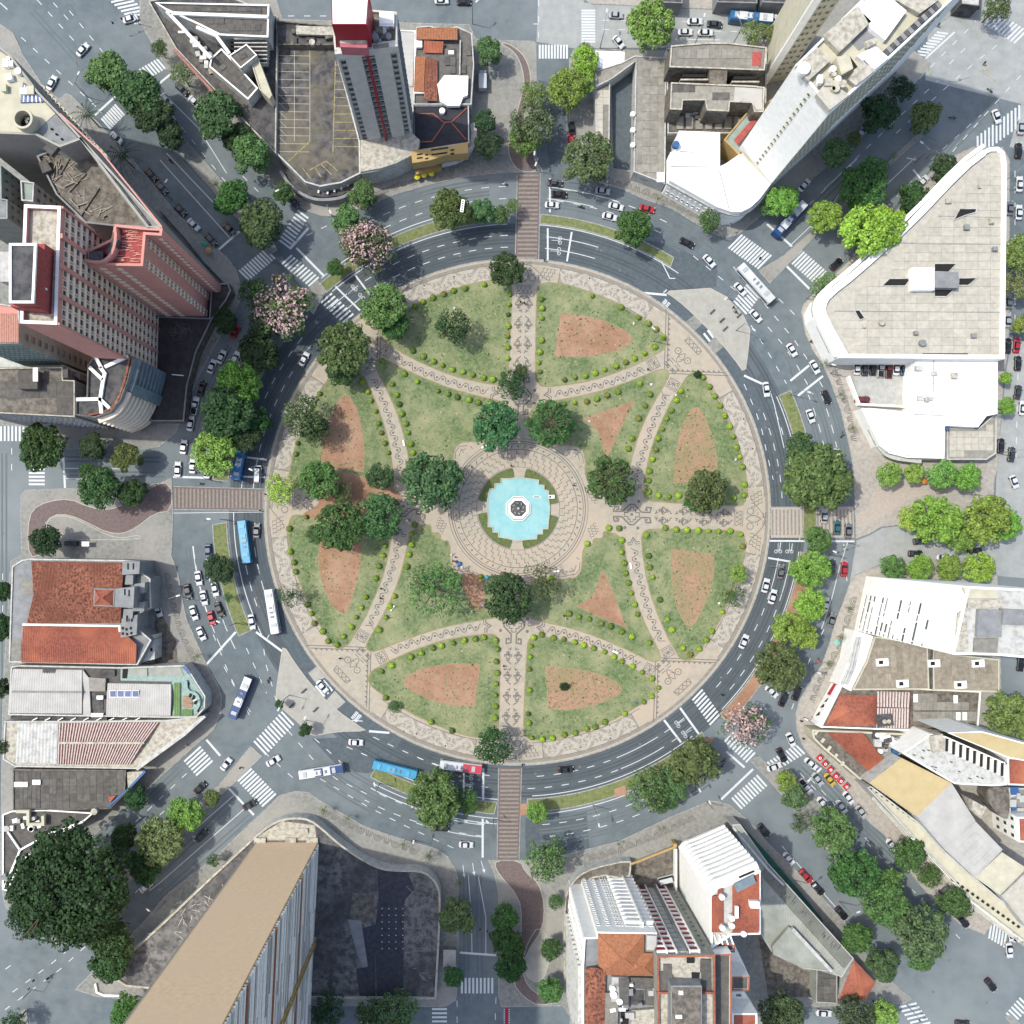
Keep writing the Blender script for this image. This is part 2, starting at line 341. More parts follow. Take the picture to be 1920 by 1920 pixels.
for k, q in BLOCKS.items():
    P = pw(q); m = MB(); m.prism(P, -.3, .12); struct(m.obj('pavement', PAVEL if k in ('ene', 'ese', 'top') else PAVE))  # paler paving on right and top blocks has their stronger sun painted in
    m = MB(); m.wallstrip(inset(P, .12), .26, 0, .135, True); struct(m.obj('kerb', CURB))
ISL = {
 'ne': [(1243, 546), (1290, 543), (1345, 539), (1408, 605), (1403, 660), (1397, 703), (1375, 672), (1340, 630), (1300, 590), (1270, 563)],
 'sw': [(531, 1207), (526, 1235), (515, 1315), (530, 1330), (565, 1360), (580, 1382), (630, 1372), (690, 1371), (675, 1362), (630, 1330), (587, 1287), (555, 1245)]}
for k, q in ISL.items():
    P = pw(smooth(q, True, 1)); m = MB(); m.prism(P, -.2, .13); struct(m.obj('traffic_island', CONC))
    m = MB(); m.wallstrip(inset(P, .1), .24, 0, .145, True); struct(m.obj('kerb', LITM))
for q, mt in [([(178, 120), (200, 112), (300, 215), (355, 270), (425, 350), (500, 420), (520, 470), (505, 478), (470, 440), (410, 370), (340, 290), (290, 240)], PAVE),
          ([(1722, 250), (1730, 256), (1660, 318), (1560, 408), (1482, 492), (1443, 532), (1422, 508), (1470, 478), (1560, 400)], PAVE),
          ([(1405, 1425), (1425, 1418), (1448, 1445), (1480, 1440), (1530, 1500), (1600, 1590), (1700, 1690), (1765, 1765), (1750, 1785), (1690, 1760), (1600, 1660), (1540, 1580), (1460, 1485), (1440, 1462)], PAVE),
          ([(470, 1398), (492, 1418), (425, 1482), (330, 1570), (240, 1655), (110, 1775), (95, 1762), (230, 1635), (320, 1548), (408, 1474)], PAVE),
          ([(1883, 1905), (1895, 1903), (1960, 1965), (1940, 1980)], PAVE), ([(562, 560), (595, 525), (612, 545), (588, 590)], PAVE),
          ([(40, 1895), (50, 1890), (60, 1990), (30, 1990)], PAVE)]:
    P = pw(q); m = MB(); m.prism(P, -.2, .12); struct(m.obj('median', mt))
    m = MB(); m.wallstrip(inset(P, .1), .22, 0, .135, True); struct(m.obj('kerb', CURB))
# green medians of the ring
for r0, r1, a0, a1, mt in [(545, 566, 91.5, 131, GRAS2), (542, 560, 58, 85.5, GRAS2), (536, 561, -5, 24, GRAS2), (536, 560, -8, -45, DIRT), (538, 563, -50, -88, GRAS2), (545, 568, -94, -119, GRAS2), (545, 572, 182, 204, GRAS2), (545, 574, 147, 174, GRAS2)]:
    q = arc(r0, a0, a1) + list(reversed(arc(r1, a0 + (1 if a0 < a1 else -1) * .4, a1)))
    P = pw(q); m = MB(); m.prism(P, -.2, .10); struct(m.obj('median_grass', mt))
    m = MB(); m.wallstrip(inset(P, .05), .32, 0, .14, True); struct(m.obj('kerb', CURB))
g = MB()
for r, a0, a1 in [(586, -92, -118), (540, 56, 86), (540, 92, 130), (572, 92, 130), (532, 180, 206), (540, -93, -116), (576, -93, -118), (532, -6, 24), (533, -52, -87), (568, -52, -87), (533, -8, -44)]:
    g.ribbon(pw(arc(r, a0, a1)), .22, .019)
struct(g.obj('kerb_side_lines', PAINT))
# red soil beds beside the pedestrian crossings, end of medians
for q in [[(975, 1507), (990, 1506), (990, 1528), (975, 1529)], [(1150, 1480), (1172, 1472), (1175, 1490), (1155, 1494)], [(1312, 1395), (1330, 1380), (1338, 1388), (1322, 1404)]]:
    m = MB(); m.prism(pw(q), 0, .16); struct(m.obj('soil_bed', DIRT))

# ------------------------------------------------------------- brick crossings and paths
def quadgrid(q, n, f0, f1, z, wd, zt, along=True):
    m = MB()
    for i in range(n):
        t = (i + .5) / n
        a = lerp(lerp(q[0], q[3], t), lerp(q[1], q[2], t), f0); b = lerp(lerp(q[0], q[3], t), lerp(q[1], q[2], t), f1)
        m.ribbon(pw([a, b]), wd, zt)
    return m
for q, n in [([(970, 325), (1013, 325), (1010, 487), (966, 487)], 20), ([(935, 1440), (978, 1440), (973, 1610), (932, 1610)], 22)]:
    m = MB(); m.prism(pw(q), 0, .05); struct(m.obj('brick_crossing', BRICK))
    struct(quadgrid(q, n, .08, .92, 0, .5, .056).obj('raised_bands', GREYM))
    m = MB(); m.wallstrip(pw([q[0], q[3]]), .25, 0, .07); m.wallstrip(pw([q[1], q[2]]), .25, 0, .07); struct(m.obj('crossing_edge', CURB))
for q, n in [([(325, 955), (325, 912), (497, 917), (497, 957)], 24), ([(1445, 1008), (1445, 951), (1600, 950), (1602, 1008)], 22)]:
    m = MB(); m.prism(pw(q), 0, .05); struct(m.obj('brick_crossing', BRICK if q[0][0] < 400 else BRICKL))
    struct(quadgrid([q[0], q[1], q[2], q[3]], n, .08, .92, 0, .5, .056).obj('raised_bands', GREYM))
    m = MB(); m.wallstrip(pw([q[0], q[3]]), .25, 0, .07); m.wallstrip(pw([q[1], q[2]]), .25, 0, .07); struct(m.obj('crossing_edge', CURB))
def sheet(name, q, m_, z=.13, edge=None, kind='structure', sm=0):
    if sm: q = smooth(q, True, sm)
    g = MB(); g.face([(*p, z) for p in ccw(pw(q))]); o = struct(g.obj(name, m_), kind)
    if edge:
        g = MB(); g.ribbon(pw(q), .22, z + .004, True); struct(g.obj(name + '_edge', edge))
    return o
sheet('brick_path', [(935, 80), (970, 100), (985, 150), (975, 190), (962, 240), (950, 280), (968, 322), (1012, 322), (1000, 290), (985, 262), (982, 200), (998, 150), (985, 105), (955, 82)][:], BRICK, .128, LITM, sm=2)
sheet('brick_path', [(928, 1613), (975, 1613), (985, 1635), (1010, 1655), (1021, 1695), (1018, 1740), (985, 1790), (979, 1820), (990, 1850), (1015, 1868), (1055, 1878), (1010, 1885), (985, 1872), (962, 1845), (965, 1800), (977, 1760), (978, 1700), (965, 1672), (945, 1650), (930, 1630)], BRICK, .128, LITM, sm=1)
sheet('brick_path', [(52, 990), (60, 955), (90, 940), (130, 935), (165, 950), (200, 958), (250, 940), (278, 908), (322, 905), (322, 958), (290, 962), (255, 990), (230, 1001), (200, 998), (165, 980), (130, 965), (100, 965), (85, 985), (78, 1040), (55, 1045)], BRICK, .128, LITM, sm=1)
sheet('brick_path', [(1604, 992), (1640, 975), (1680, 950), (1710, 930), (1760, 925), (1790, 912), (1740, 905), (1650, 905), (1636, 925), (1628, 960), (1604, 964)], BRICKL, .128, LITM, sm=1)
sheet('cobbled_area', [(82, 985), (98, 967), (130, 968), (165, 984), (200, 1003), (230, 1010), (262, 1002), (262, 1012), (130, 1012), (120, 1000), (84, 995)], PAVE, .127, LITM, sm=1)
sheet('cobbled_area', [(990, 1765), (1010, 1735), (1030, 1760), (1028, 1820), (1010, 1845), (985, 1830), (980, 1800)], CONC, .127, LITM, sm=1)
sheet('car_park_floor', [(1592, 672), (1718, 672), (1716, 763), (1612, 761)], mat('car_park_concrete', (214, 214, 208), (188, 188, 184), .6), .16)
sheet('yard_floor', [(292, 1130), (330, 1200), (335, 1250), (290, 1245), (290, 1180)], MOSS, .135)

# slip lanes with raised crossings between plaza and islands
g = MB(); g.ribbon(pw(arc(489, 18, 63, 40)), 24 * S, .0125); g.ribbon(pw(arc(489, -162, -117, 40)), 24 * S, .0125); struct(g.obj('slip_lane', ASPM))
for (a, b) in [((1298, 606), (1312, 594)), ]: pass
for q in [[(1284, 604), (1303, 590), (1317, 607), (1299, 624)], [(1323, 648), (1341, 630), (1357, 650), (1338, 665)]]:
    m = MB(); m.prism(pw(q), 0, .09); struct(m.obj('raised_pad', PAVE))
for q in [[(578, 1262), (596, 1248), (612, 1268), (593, 1282)], [(612, 1313), (628, 1295), (648, 1316), (632, 1330)]]:
    m = MB(); m.prism(pw(q), 0, .09); struct(m.obj('raised_pad', CONC))

# ------------------------------------------------------------- the round plaza
m = MB(); m.prism(pw(arc(474, 0, 360, 180)[:-1]), -.2, .15); struct(m.obj('plaza_paving', SAND))
m = MB(); m.wallstrip(pw(arc(474.5, 0, 360, 180)[:-1]), .35, 0, .165, True); struct(m.obj('kerb', CURB))
m = MB(); m.ribbon(pw(arc(467.5, 0, 360, 180)[:-1]), 5.5 * S, .1545, True); struct(m.obj('mosaic_border', GREYM))
# plaza grid frame: u along the east path, v along the north path (photo pixels)
C0 = (970.5, 957.0)
def uv(u, v): return (C0[0] + u + .0307 * v, C0[1] + .036 * u - v)
def unuv(x, y):
    a = x - C0[0]; b = y - C0[1]; v = (.036 * a - b) / (1 + .0307 * .036); return (a - .0307 * v, v)
QA = [(1006, 545), (1010, 534), (1035, 529), (1072, 536), (1110, 549), (1147, 565), (1185, 585), (1215, 605), (1237, 621), (1248, 631), (1251, 642), (1246, 655), (1230, 664), (1197, 682), (1160, 697), (1110, 714), (1060, 722), (1022, 726), (1010, 722), (1003, 708)]
QD = [(1050, 590), (1085, 590), (1110, 595), (1140, 605), (1172, 620), (1184, 630), (1185, 642), (1160, 657), (1122, 666), (1090, 670), (1041, 669)]
QB = [(1237, 692), (1252, 694), (1255, 703), (1247, 720), (1230, 747), (1210, 785), (1195, 822), (1185, 855), (1177, 892), (1173, 912), (1160, 925), (1140, 930), (1133, 929), (1133, 915), (1115, 915), (1115, 900), (1097, 900), (1097, 855), (1090, 842), (1078, 835), (1020, 834), (1014, 834), (1000, 815), (988, 800), (990, 780), (1003, 758), (1022, 754), (1085, 744), (1135, 731), (1197, 709)]
QT = [(1189, 751), (1139, 857), (1133, 850), (1126, 820), (1118, 805), (1106, 795), (1091, 785)]
A_ = [unuv(*p) for p in QA]; D_ = [unuv(*p) for p in QD]; B_ = [unuv(*p) for p in QB]; T_ = [unuv(*p) for p in QT]
mir = lambda P: [(v, u) for u, v in P]
def q4(P, sx, sy): return [uv(u * sx, v * sy) for u, v in P]
quads = {'north-east': (1, 1), 'south-east': (1, -1), 'north-west': (-1, 1), 'south-west': (-1, -1)}
for qn, (sx, sy) in quads.items():
    for P, kind in ((A_, 'n'), (mir(A_), 'e'), (B_, 'i')):
        q = smooth(q4(P, sx, sy), True, 1)
        m = MB(); m.prism(pw(q), .1, .19); struct(m.obj('lawn', GRASS))
        m = MB(); m.ribbon(pw(q), .3, .196, True); struct(m.obj('lawn_edge', SOILE))
    for P, kind in ((D_, 'n'), (mir(D_), 'e')):
        if qn == 'north-west' and kind == 'n': continue
        if qn == 'south-west' and kind == 'e': P = [(u * 1.0 - 8 if v > 200 else u, v) for u, v in P]
        mt = DIRTG if (qn == 'south-east' or (qn == 'north-east' and kind == 'e')) else DIRT
        q_ = []
        for a_, c_ in zip(q4(P, sx, sy), q4(P, sx, sy)[1:] + q4(P, sx, sy)[:1]): q_ += [a_] + [(lerp(a_, c_, t)[0] + R.uniform(-.7, .7), lerp(a_, c_, t)[1] + R.uniform(-.7, .7)) for t in (.2, .4, .6, .8)]
        sheet('bare_soil', q_, mt, .2, SOILE)
    if sx > 0: sheet('bare_soil', q4(T_, sx, sy), DIRT, .2, SOILE)
# worn soil under the trees of the west path
sheet('bare_soil', [(600, 905), (640, 880), (700, 900), (740, 915), (760, 940), (720, 930), (700, 960), (720, 1000), (690, 990), (660, 980), (590, 975), (560, 965), (600, 950)], DIRT, .204, sm=2)
sheet('bare_soil', [(855, 1075), (900, 1075), (912, 1110), (905, 1150), (880, 1130), (865, 1090)], DIRT, .204, sm=2)

mk = MB(); ZM = .158; LW = .22     # dark mosaic lines
def ln(pts, wd=LW, z=ZM, b=None): (b or mk).ribbon(pw(pts), wd, z)
# serpentine lines and dots of the eight curved paths
SP = [unuv(*p) for p in [(1038, 739), (1065, 736), (1087, 731), (1110, 726), (1132, 720), (1154, 714), (1176, 706), (1196, 697), (1219, 685)]]
mk2 = MB()
for sx, sy in quads.values():
    for P in (SP, mir(SP)):
        c = resample(smooth(q4(P, sx, sy), False, 2), 11.2)
        tot = (len(c) - 1); cc = resample(c, 1.4); pts = []
        cc = [p for i, p in enumerate(cc) if i == 0 or math.dist(p, cc[i - 1]) > .7]; L_ = 0
        for i in range(1, len(cc) - 1):
            L_ += math.dist(cc[i], cc[i - 1]); d = Vector((cc[i + 1][0] - cc[i - 1][0], cc[i + 1][1] - cc[i - 1][1])).normalized()
            ph = L_ / 11.2 * math.pi; s_ = math.cos(ph); 
            s_ = math.copysign(abs(s_) ** .7, s_); pts.append((cc[i][0] - d.y * 6.2 * s_, cc[i][1] + d.x * 6.2 * s_))
        ln(pts, .24)
        for i in range(1, len(c) - 1): mk2.disc(W2(*c[i]), .36, ZM + .002, 10)
        # hatched square and end chevron
        for e, nb in ((0, 1), (len(c) - 1, len(c) - 2)):
            p = Vector(c[e]); d = (Vector(c[e]) - Vector(c[nb])).normalized(); n_ = Vector((-d.y, d.x))
            f = lambda a, b: tuple(p + d * a + n_ * b)
            if e == 0:
                ln([f(5, -12), f(5, -4), f(13, 0), f(5, 4), f(5, 12)]); ln([f(9, -12), f(9, -6), f(18, 0), f(9, 6), f(9, 12)], .3)
            else:
                for q in ([f(8, -12), f(8, 12)], [f(11, -10), f(11, 10), f(27, 10), f(27, -10), f(11, -10)], [f(13, -8), f(25, 8)], [f(13, 8), f(25, -8)], [f(13, 0), f(25, 0)], [f(19, -9), f(19, 9)], [f(13, -5), f(18, -9)], [f(20, 9), f(25, 5)]): ln(q, .18)
# node patterns on the four axes
def loc(ax):   # local frame of a path: a along the axis outwards, b across
    du = {'n': (0, 1), 's': (0, -1), 'e': (1, 0), 'w': (-1, 0)}[ax]
    return lambda a, b: uv(du[0] * a + du[1] * b, du[1] * a - du[0] * b)
for ax in 'nsew':
    F = loc(ax); c = 214
    for sb in (1, -1):
        ln([F(c - 37, 12 * sb), F(c - 24, 12 * sb)] and [F(c - 30, 8 * sb), F(c - 25, 9 * sb), F(c - 25, 13 * sb), F(c - 32, 14 * sb), F(c - 34, 8 * sb), F(c - 34, 5 * sb), F(c - 18, 5 * sb), F(c - 4, 19 * sb), F(c + 4, 19 * sb), F(c + 18, 5 * sb), F(c + 34, 5 * sb), F(c + 36, 14 * sb), F(c + 27, 14 * sb), F(c + 26, 9 * sb), F(c + 30, 9 * sb)], .42)
        for a in (-12, 12): mk2.disc(W2(*F(c + a, 25 * sb)), .45, ZM + .002)
    st = [(0, 14), (3, 14), (3, 8), (6, 8), (6, 4), (10, 4), (14, 4)]
    cr = [(a, b) for a, b in [(3, 14), (3, 9), (7, 9), (7, 4), (14, 4), (14, -4), (7, -4), (7, -9), (3, -9), (3, -14), (-3, -14), (-3, -9), (-7, -9), (-7, -4), (-14, -4), (-14, 4), (-7, 4), (-7, 9), (-3, 9), (-3, 14), (3, 14)]]
    ln([F(c + a, b) for a, b in cr], .26); mk2.disc(W2(*F(c, 0)), .42, ZM + .002)
    for k in range(4):       # paired indigenous motifs along the axis
        a0 = c + 40 + 38 * k
        for sb in (1, -1):
            b0 = 9.5 * sb
            for q in ([(3, 3), (5, 5)], [(5, 5), (9, 5)], [(6, 9.5), (6, 4), ], [(9, 9.5), (15, 9.5)], [(12, 6), (12, 13)], [(15, 6), (15, 13)], [(15, 6), (19, 6)], [(15, 13), (19, 13)], [(17, 3), (17, 16)], [(16, 3), (21, 3)], [(16, 16), (21, 16)], [(19, 9.5), (19, 6)], [(20, 6), (24, 6)], [(20, 13), (24, 13)], [(24, 6), (24, 13)], [(24, 9.5), (30, 9.5)], [(27, 6), (27, 13)], [(30, 9.5), (33, 4)], [(33, 4), (35, 4)]):
                ln([F(a0 + a, b * sb) for a, b in q], .3)
    e = c + 192
    for a in (0, 3, 13, 16):
        ln([F(e + a, -15), F(e + a, 15)], .16)
    ln([F(e + (4 if i % 2 else 12), -14 + i * 4) for i in range(8)], .22)
    e += 22
    eye = [(a, 6.5 * math.sin(math.pi * a / 28)) for a in range(0, 29, 2)]
    for s_ in (1, -1):
        ln([F(e + a, b * s_) for a, b in eye], .22)
        mk.ring(W2(*F(e + 8, 14 * s_)), 6 * S, .2, ZM)
        for q in ([(32, 2), (32, 12)], [(36, 2), (36, 12)], [(36, 12), (39, 12)], [(22, 7), (22, 13)]): ln([F(e + a, b * s_) for a, b in q], .2)
# corner fields with circles and rows of triangles
for sx, sy in quads.values():
    G = lambda u, v: uv(u * sx, v * sy)
    D = lambda a, b: G(a / math.sqrt(2) - b / math.sqrt(2), a / math.sqrt(2) + b / math.sqrt(2))   # a outwards on the diagonal
    V = D(376, 0)
    for s_ in (1, -1):
        q0, q1 = D(387, 3 * s_), D(460, 76 * s_)
        ln([D(380, 3 * s_), D(462, 85 * s_)], .24); ln([q0, q1], .24)
        for i in range(10):
            t = .04 + i * .094; a = lerp((387, 3 * s_), (460, 76 * s_), t); b = lerp((387, 3 * s_), (460, 76 * s_), t + .055)
            nv = (3.5, -3.0 * s_)
            mk2.face([(*W2(*D(*p)), ZM + .002) for p in (a, b, (a[0] + nv[0], a[1] + nv[1]))])
        mk.ring(W2(*D(425, 13 * s_)), 5.8 * S, .22, ZM); mk2.disc(W2(*D(425, 13 * s_)), .2, ZM + .002, 8)
        ln([D(417, 2 * s_), D(422, 8 * s_)], .2)
        for q in ([(407, 3), (407, 12)], [(402, 2), (402, 15)]): ln([D(a, b * s_) for a, b in q], .22)
        for a, b in ((390, 0), (394, 0)):
            ln([D(a, 2 * s_), D(a, 15 * s_)], .32); 
    eye = [(a, 5.5 * math.sin(math.pi * a / 24)) for a in range(0, 25, 2)]
    for s_ in (1, -1): ln([D(407 + a, b * s_) for a, b in eye], .2)
    bx = [(447, -19), (447, 19), (457, 17), (457, -17), (447, -19)]
    ln([D(*p) for p in bx], .2); ln([D(448 if i % 2 else 456, -17 + i * 5) for i in range(8)], .2)
    # inner dividing lines between curved paths
    ln([D(376, 0), D(352, 14), D(345, 40)], .16); ln([D(376, 0), D(352, -14), D(345, -40)], .16)
# ring band ornament
mp = MB(); BANDM = mat('mosaic_band', (184, 174, 160), (168, 158, 145), 1)
for k in range(8):
    a0 = 45 * k + (9.5 if k % 2 == 0 else 13.5); a1 = a0 + 22
    if k % 2 == 0: a0, a1 = 90 * (k // 2) + 8.5 - 2, 90 * (k // 2) + 31 - 2
    else: a0, a1 = 90 * (k // 2) + 59 - 2, 90 * (k // 2) + 81.5 - 2
    n = 180; amp = 12.0; rc = 449
    per = (a1 - a0) / 3.0
    mb_ = MB(); mb_.ribbon(pw(arc(448.5, a0 - .4, a1 + .4)), 30 * S, .1546); struct(mb_.obj('mosaic_band', BANDM))
    for off in (-1.7, 1.7):
        ln([polar(rc + (amp) * math.sin(2 * math.pi * (i / n * 3)) + off, math.radians(a0 + (a1 - a0) * i / n)) for i in range(n + 1)], .34, b=mp)
    for a in (a0 - .4, a1 + .4): ln([polar(434, math.radians(a)), polar(464, math.radians(a))], .2)
    for r in (433.5, 464): ln(arc(r, a0 - 3, a1 + 3), .16)
    for i in range(6):
        am = math.radians(a0 + per * (i + .5) / 2); s_ = 1 if i % 2 == 0 else -1
        Q = lambda r, t: polar(rc + r * s_, am + t / rc)
        for q in ([(-12, -14), (-12, 14)], [(-9, -11), (-9, 9)], [(-9, 0), (2, 0)], [(2, -5), (2, 5)], [(-3, -12), (3, -7)], [(-5, -15), (1, -19)], [(-8, -18), (-2, -23)], [(-6, 13), (0, 9)], [(-9, 18), (-2, 13)], [(5, -3), (7, 0)], [(7, 0), (5, 3)], [(12.5, -18), (12.5, -28)], [(9, -22), (14, -30)], [(10, 20), (14, 30)], [(-12, 20), (-6, 24)], [(-5, 5), (-5, 10)], [(-5, -5), (-5, -9)]):
            ln([Q(r, t) for r, t in q], .42, b=mp)
    # stepped ends near the axis crossings
for k in range(4):
    for s_ in (1, -1):
        for j in range(4):
            aa = 90 * k - 2 + s_ * (3.2 + j * .9); pts = []
            for i in range(7): pts.append(polar(438 + (i + 1) // 2 * 7, math.radians(aa + s_ * (i // 2) * .45)))
            ln(pts, .18)
    ln([polar(464 - 26 * (1 - math.cos(math.radians(t * 30))) / 2, math.radians(90 * k - 2 + t)) for t in [x * .4 for x in range(-15, 16)]], .2)
# fountain court: paved square with rounded corners, rings and stepped rays
FC = (971.5, 953.5)
def fp(r, a): return (FC[0] + r * math.cos(a), FC[1] - r * math.sin(a))
for r, wd in ((78, .14), (111, .2), (122, .18), (126, .26), (131, .16)): mk.ring(W2(*FC), r * S, wd, ZM, 96)
for k in range(40):
    a = 2 * math.pi * k / 40; pts = []; r = 79; st = 0
    for i in range(9):
        pts.append(fp(r, a + st * .062))
        if i % 2 == 0: r += 8
        else: st += 1
    ln(pts[:8] + [fp(111, a + 3 * .062)], .17)
for k in range(60):
    a = 2 * math.pi * k / 60
    if k % 2: mk2.disc(W2(*fp(116.5, a)), .3, ZM + .002, 8)
    else: ln([fp(119, a - .022), fp(117.5, a), fp(115, a), fp(113.5, a + .022)], .24)
for sx, sy in quads.values():
    for q in ([(98, 118), (112, 116), (119, 106), (120, 92)], [(100, 112), (110, 108), (113, 98)], [(92, 118), (88, 112)], [(118, 88), (113, 84)], [(104, 104), (110, 112)]): ln([uv(u * sx, v * sy) for u, v in q], .2)
    for j in range(4):     # stepped entrances east and west
        b = 20 + j * 5
        ln([uv(sx * (133 + i // 2 * 5 + j * 2), sy * (b + 14 - (i + 1) // 2 * 5)) for i in range(7)], .16)
struct(mp.obj('mosaic_pale_lines', LITM)); struct(mk.obj('mosaic_lines', DARKM)); struct(mk2.obj('mosaic_dots', DARKM))
# planted beds, pool and fountain
for k in range(4):
    a0, a1 = math.radians(90 * k + 9.5 - 2), math.radians(90 * k + 80.5 - 2)
    q = [fp(76, a0 + (a1 - a0) * i / 16) for i in range(17)] + [fp(48, a1 - (a1 - a0) * i / 8) for i in range(9)]
    q = smooth(q, True, 1); m = MB(); m.prism(pw(q), .1, .26); struct(m.obj('planted_bed', BED)); 
    m = MB(); m.wallstrip(pw(q), .14, .1, .32, True); struct(m.obj('bed_edge', MOSS))
PO = [(765, 497), (870, 497), (970, 482), (1080, 495), (1215, 515), (1212, 572), (1280, 578), (1278, 630), (1335, 648), (1333, 740), (1348, 850), (1338, 960), (1325, 1098), (1262, 1098), (1262, 1160), (1195, 1160), (1190, 1218), (1080, 1225), (960, 1242), (850, 1215), (735, 1195), (733, 1140), (668, 1137), (665, 1075), (608, 1072), (612, 960), (598, 850), (605, 740), (628, 620), (688, 620), (692, 560), (762, 555)]
PO = pw([(820 + x / 6.4, 820 + y / 6.4) for x, y in PO])
fo = thing('fountain', 'round pale blue pool with stepped rim and octagonal basin at the plaza centre', 'fountain')
m = MB(); m.wallstrip(PO, .3, .1, .62, True); m.obj('rim', LITM, fo)
m = MB(); m.face([(*p, .45) for p in ccw(PO)]); m.obj('water', WATER, fo)
oc = lambda r, n=8, ph=math.pi / 8: [(W2(*FC)[0] + r * math.cos(2 * math.pi * i / n + ph), W2(*FC)[1] + r * math.sin(2 * math.pi * i / n + ph)) for i in range(n)]
m = MB(); m.wallstrip(oc(3.55), .25, .2, .9, True); m.obj('outer_kerb', WHITE, fo)
m = MB(); m.wallstrip(oc(3.32), .2, .2, .95, True); m.obj('dark_band', DARK, fo)
m = MB(); m.wallstrip(oc(2.8), .8, .2, 1.1, True); m.obj('basin_wall', WHITE, fo)
m = MB(); m.face([(*p, .8) for p in ccw(oc(2.45))]); m.obj('basin_floor', DGREY, fo)
for i in range(8):
    a = 2 * math.pi * i / 8; c = W2(*FC)
    m = MB(); m.tube((c[0] + 1.3 * math.cos(a), c[1] + 1.3 * math.sin(a), .8), (c[0] + 1.7 * math.cos(a + .3), c[1] + 1.7 * math.sin(a + .3), 1.3), .12); m.obj('jet_nozzle', METAL, fo)
m = MB(); m.cyl(W2(*FC), .35, .8, 1.5); m.obj('centre_jet', METAL, fo)
m = MB(); m.box((*W2(1006, 932), .46), (2.1, .6, .03)); m.box((*W2(1006, 932), .49), (1.8, .3, .02), m=1); m.obj('grille', [WHITE, DARK], fo)
m = MB(); m.box((*W2(1034, 931.5), .2), (1.6, 1.0, .5)); m.box((*W2(1031, 931.5), .7), (.5, .5, .3), m=1); tag(m.obj('pump_box', [WHITE, DARK]), 'small white pump box at the east rim of the pool', 'box')

# ------------------------------------------------------------- painted road markings
pm = MB(); ZP = .022
def zebra(p0, p1, v, n, wd=.55):
    m = MB()
    for i in range(n):
        c = lerp(p0, p1, i / (n - 1)); a = (c[0] - v[0] / 2, c[1] - v[1] / 2); b = (c[0] + v[0] / 2, c[1] + v[1] / 2)
        m.ribbon(pw([a, b]), wd, ZP)
    struct(m.obj('crosswalk', PAINT))
for z in [((1379, 453), (1433, 491), (26, -26), 12), ((1492, 480), (1538, 520), (23, -23), 11), ((1388, 576), (1411, 546), (24, 25), 7),
          ((458, 516), (506, 476), (19, 19), 11), ((533, 457), (568, 402), (20, 15), 10), ((538, 487), (588, 528), (19, -17), 10), ((612, 559), (652, 597), (21, -18), 8),
          ((488, 1402), (539, 1347), (23, 25), 11), ((361, 1414), (383, 1440), (31, -28), 6), ((459, 1453), (504, 1500), (26, -24), 11),
          ((1308, 1303), (1340, 1349), (19, -20), 9), ((1367, 1382), (1407, 1420), (17, -18), 9), ((1382, 1506), (1428, 1464), (19, 21), 10), ((1447, 1437), (1500, 1405), (17, 17), 10),
          ((1716, 113), (1767, 62), (21, 3), 11), ((1858, 34), (1913, 69), (24, -24), 10), ((1833, 275), (1911, 217), (0, 40), 12),
          ((1702, 1885), (1728, 1921), (33, -8), 6), ((1857, 1744), (1885, 1760), (-5, 32), 6), ((1896, 1908), (1920, 1880), (18, 18), 6),
          ((264, 142), (302, 120), (16, 19), 8), ((199, 232), (224, 206), (18, 20), 8), ((227, 0), (270, 40), (37, -8), 8),
          ((866, 1848), (923, 1848), (0, 29), 9), ((824, 1892), (824, 1915), (28, 0), 4), ((69, 852), (69, 908), (30, 0), 9), ((2, 813), (44, 813), (0, 28), 7),
          ((1103, 20), (1103, 78), (26, 0), 12), ((1012, 97), (1063, 97), (0, 26), 10)]: zebra(*z)
for z in [((1328, 636), (1350, 618), (17, 22), 4), ((600, 1296), (622, 1280), (17, 20), 4)]: zebra(*z, wd=.6)
g = MB()
for i in range(14):
    for s_ in (0, 1):
        if i % 1 == 0: g.box((*W2(945.5 + s_ * 9, 1893 + i * 4), ZP), (.3, .3, .004))
struct(g.obj('cycle_crossing_dots', PAINT))
sheet('cycle_crossing', [(947, 1890), (954, 1890), (954, 1990), (947, 1990)], RED, .0175)
def dash(pts, on=13, off=17, wd=.2, start=0):
    c = resample(pts, 1.0); i = start
    while i < len(c) - 1:
        j = min(i + on, len(c) - 1); s_ = c[i:j + 1]
        if len(s_) > 2: pm.ribbon(pw(s_[::4] + ([s_[-1]] if (len(s_) - 1) % 4 else [])), wd, ZP)
        i += on + off
def solid(pts, wd=.2): pm.ribbon(pw(pts), wd, ZP)
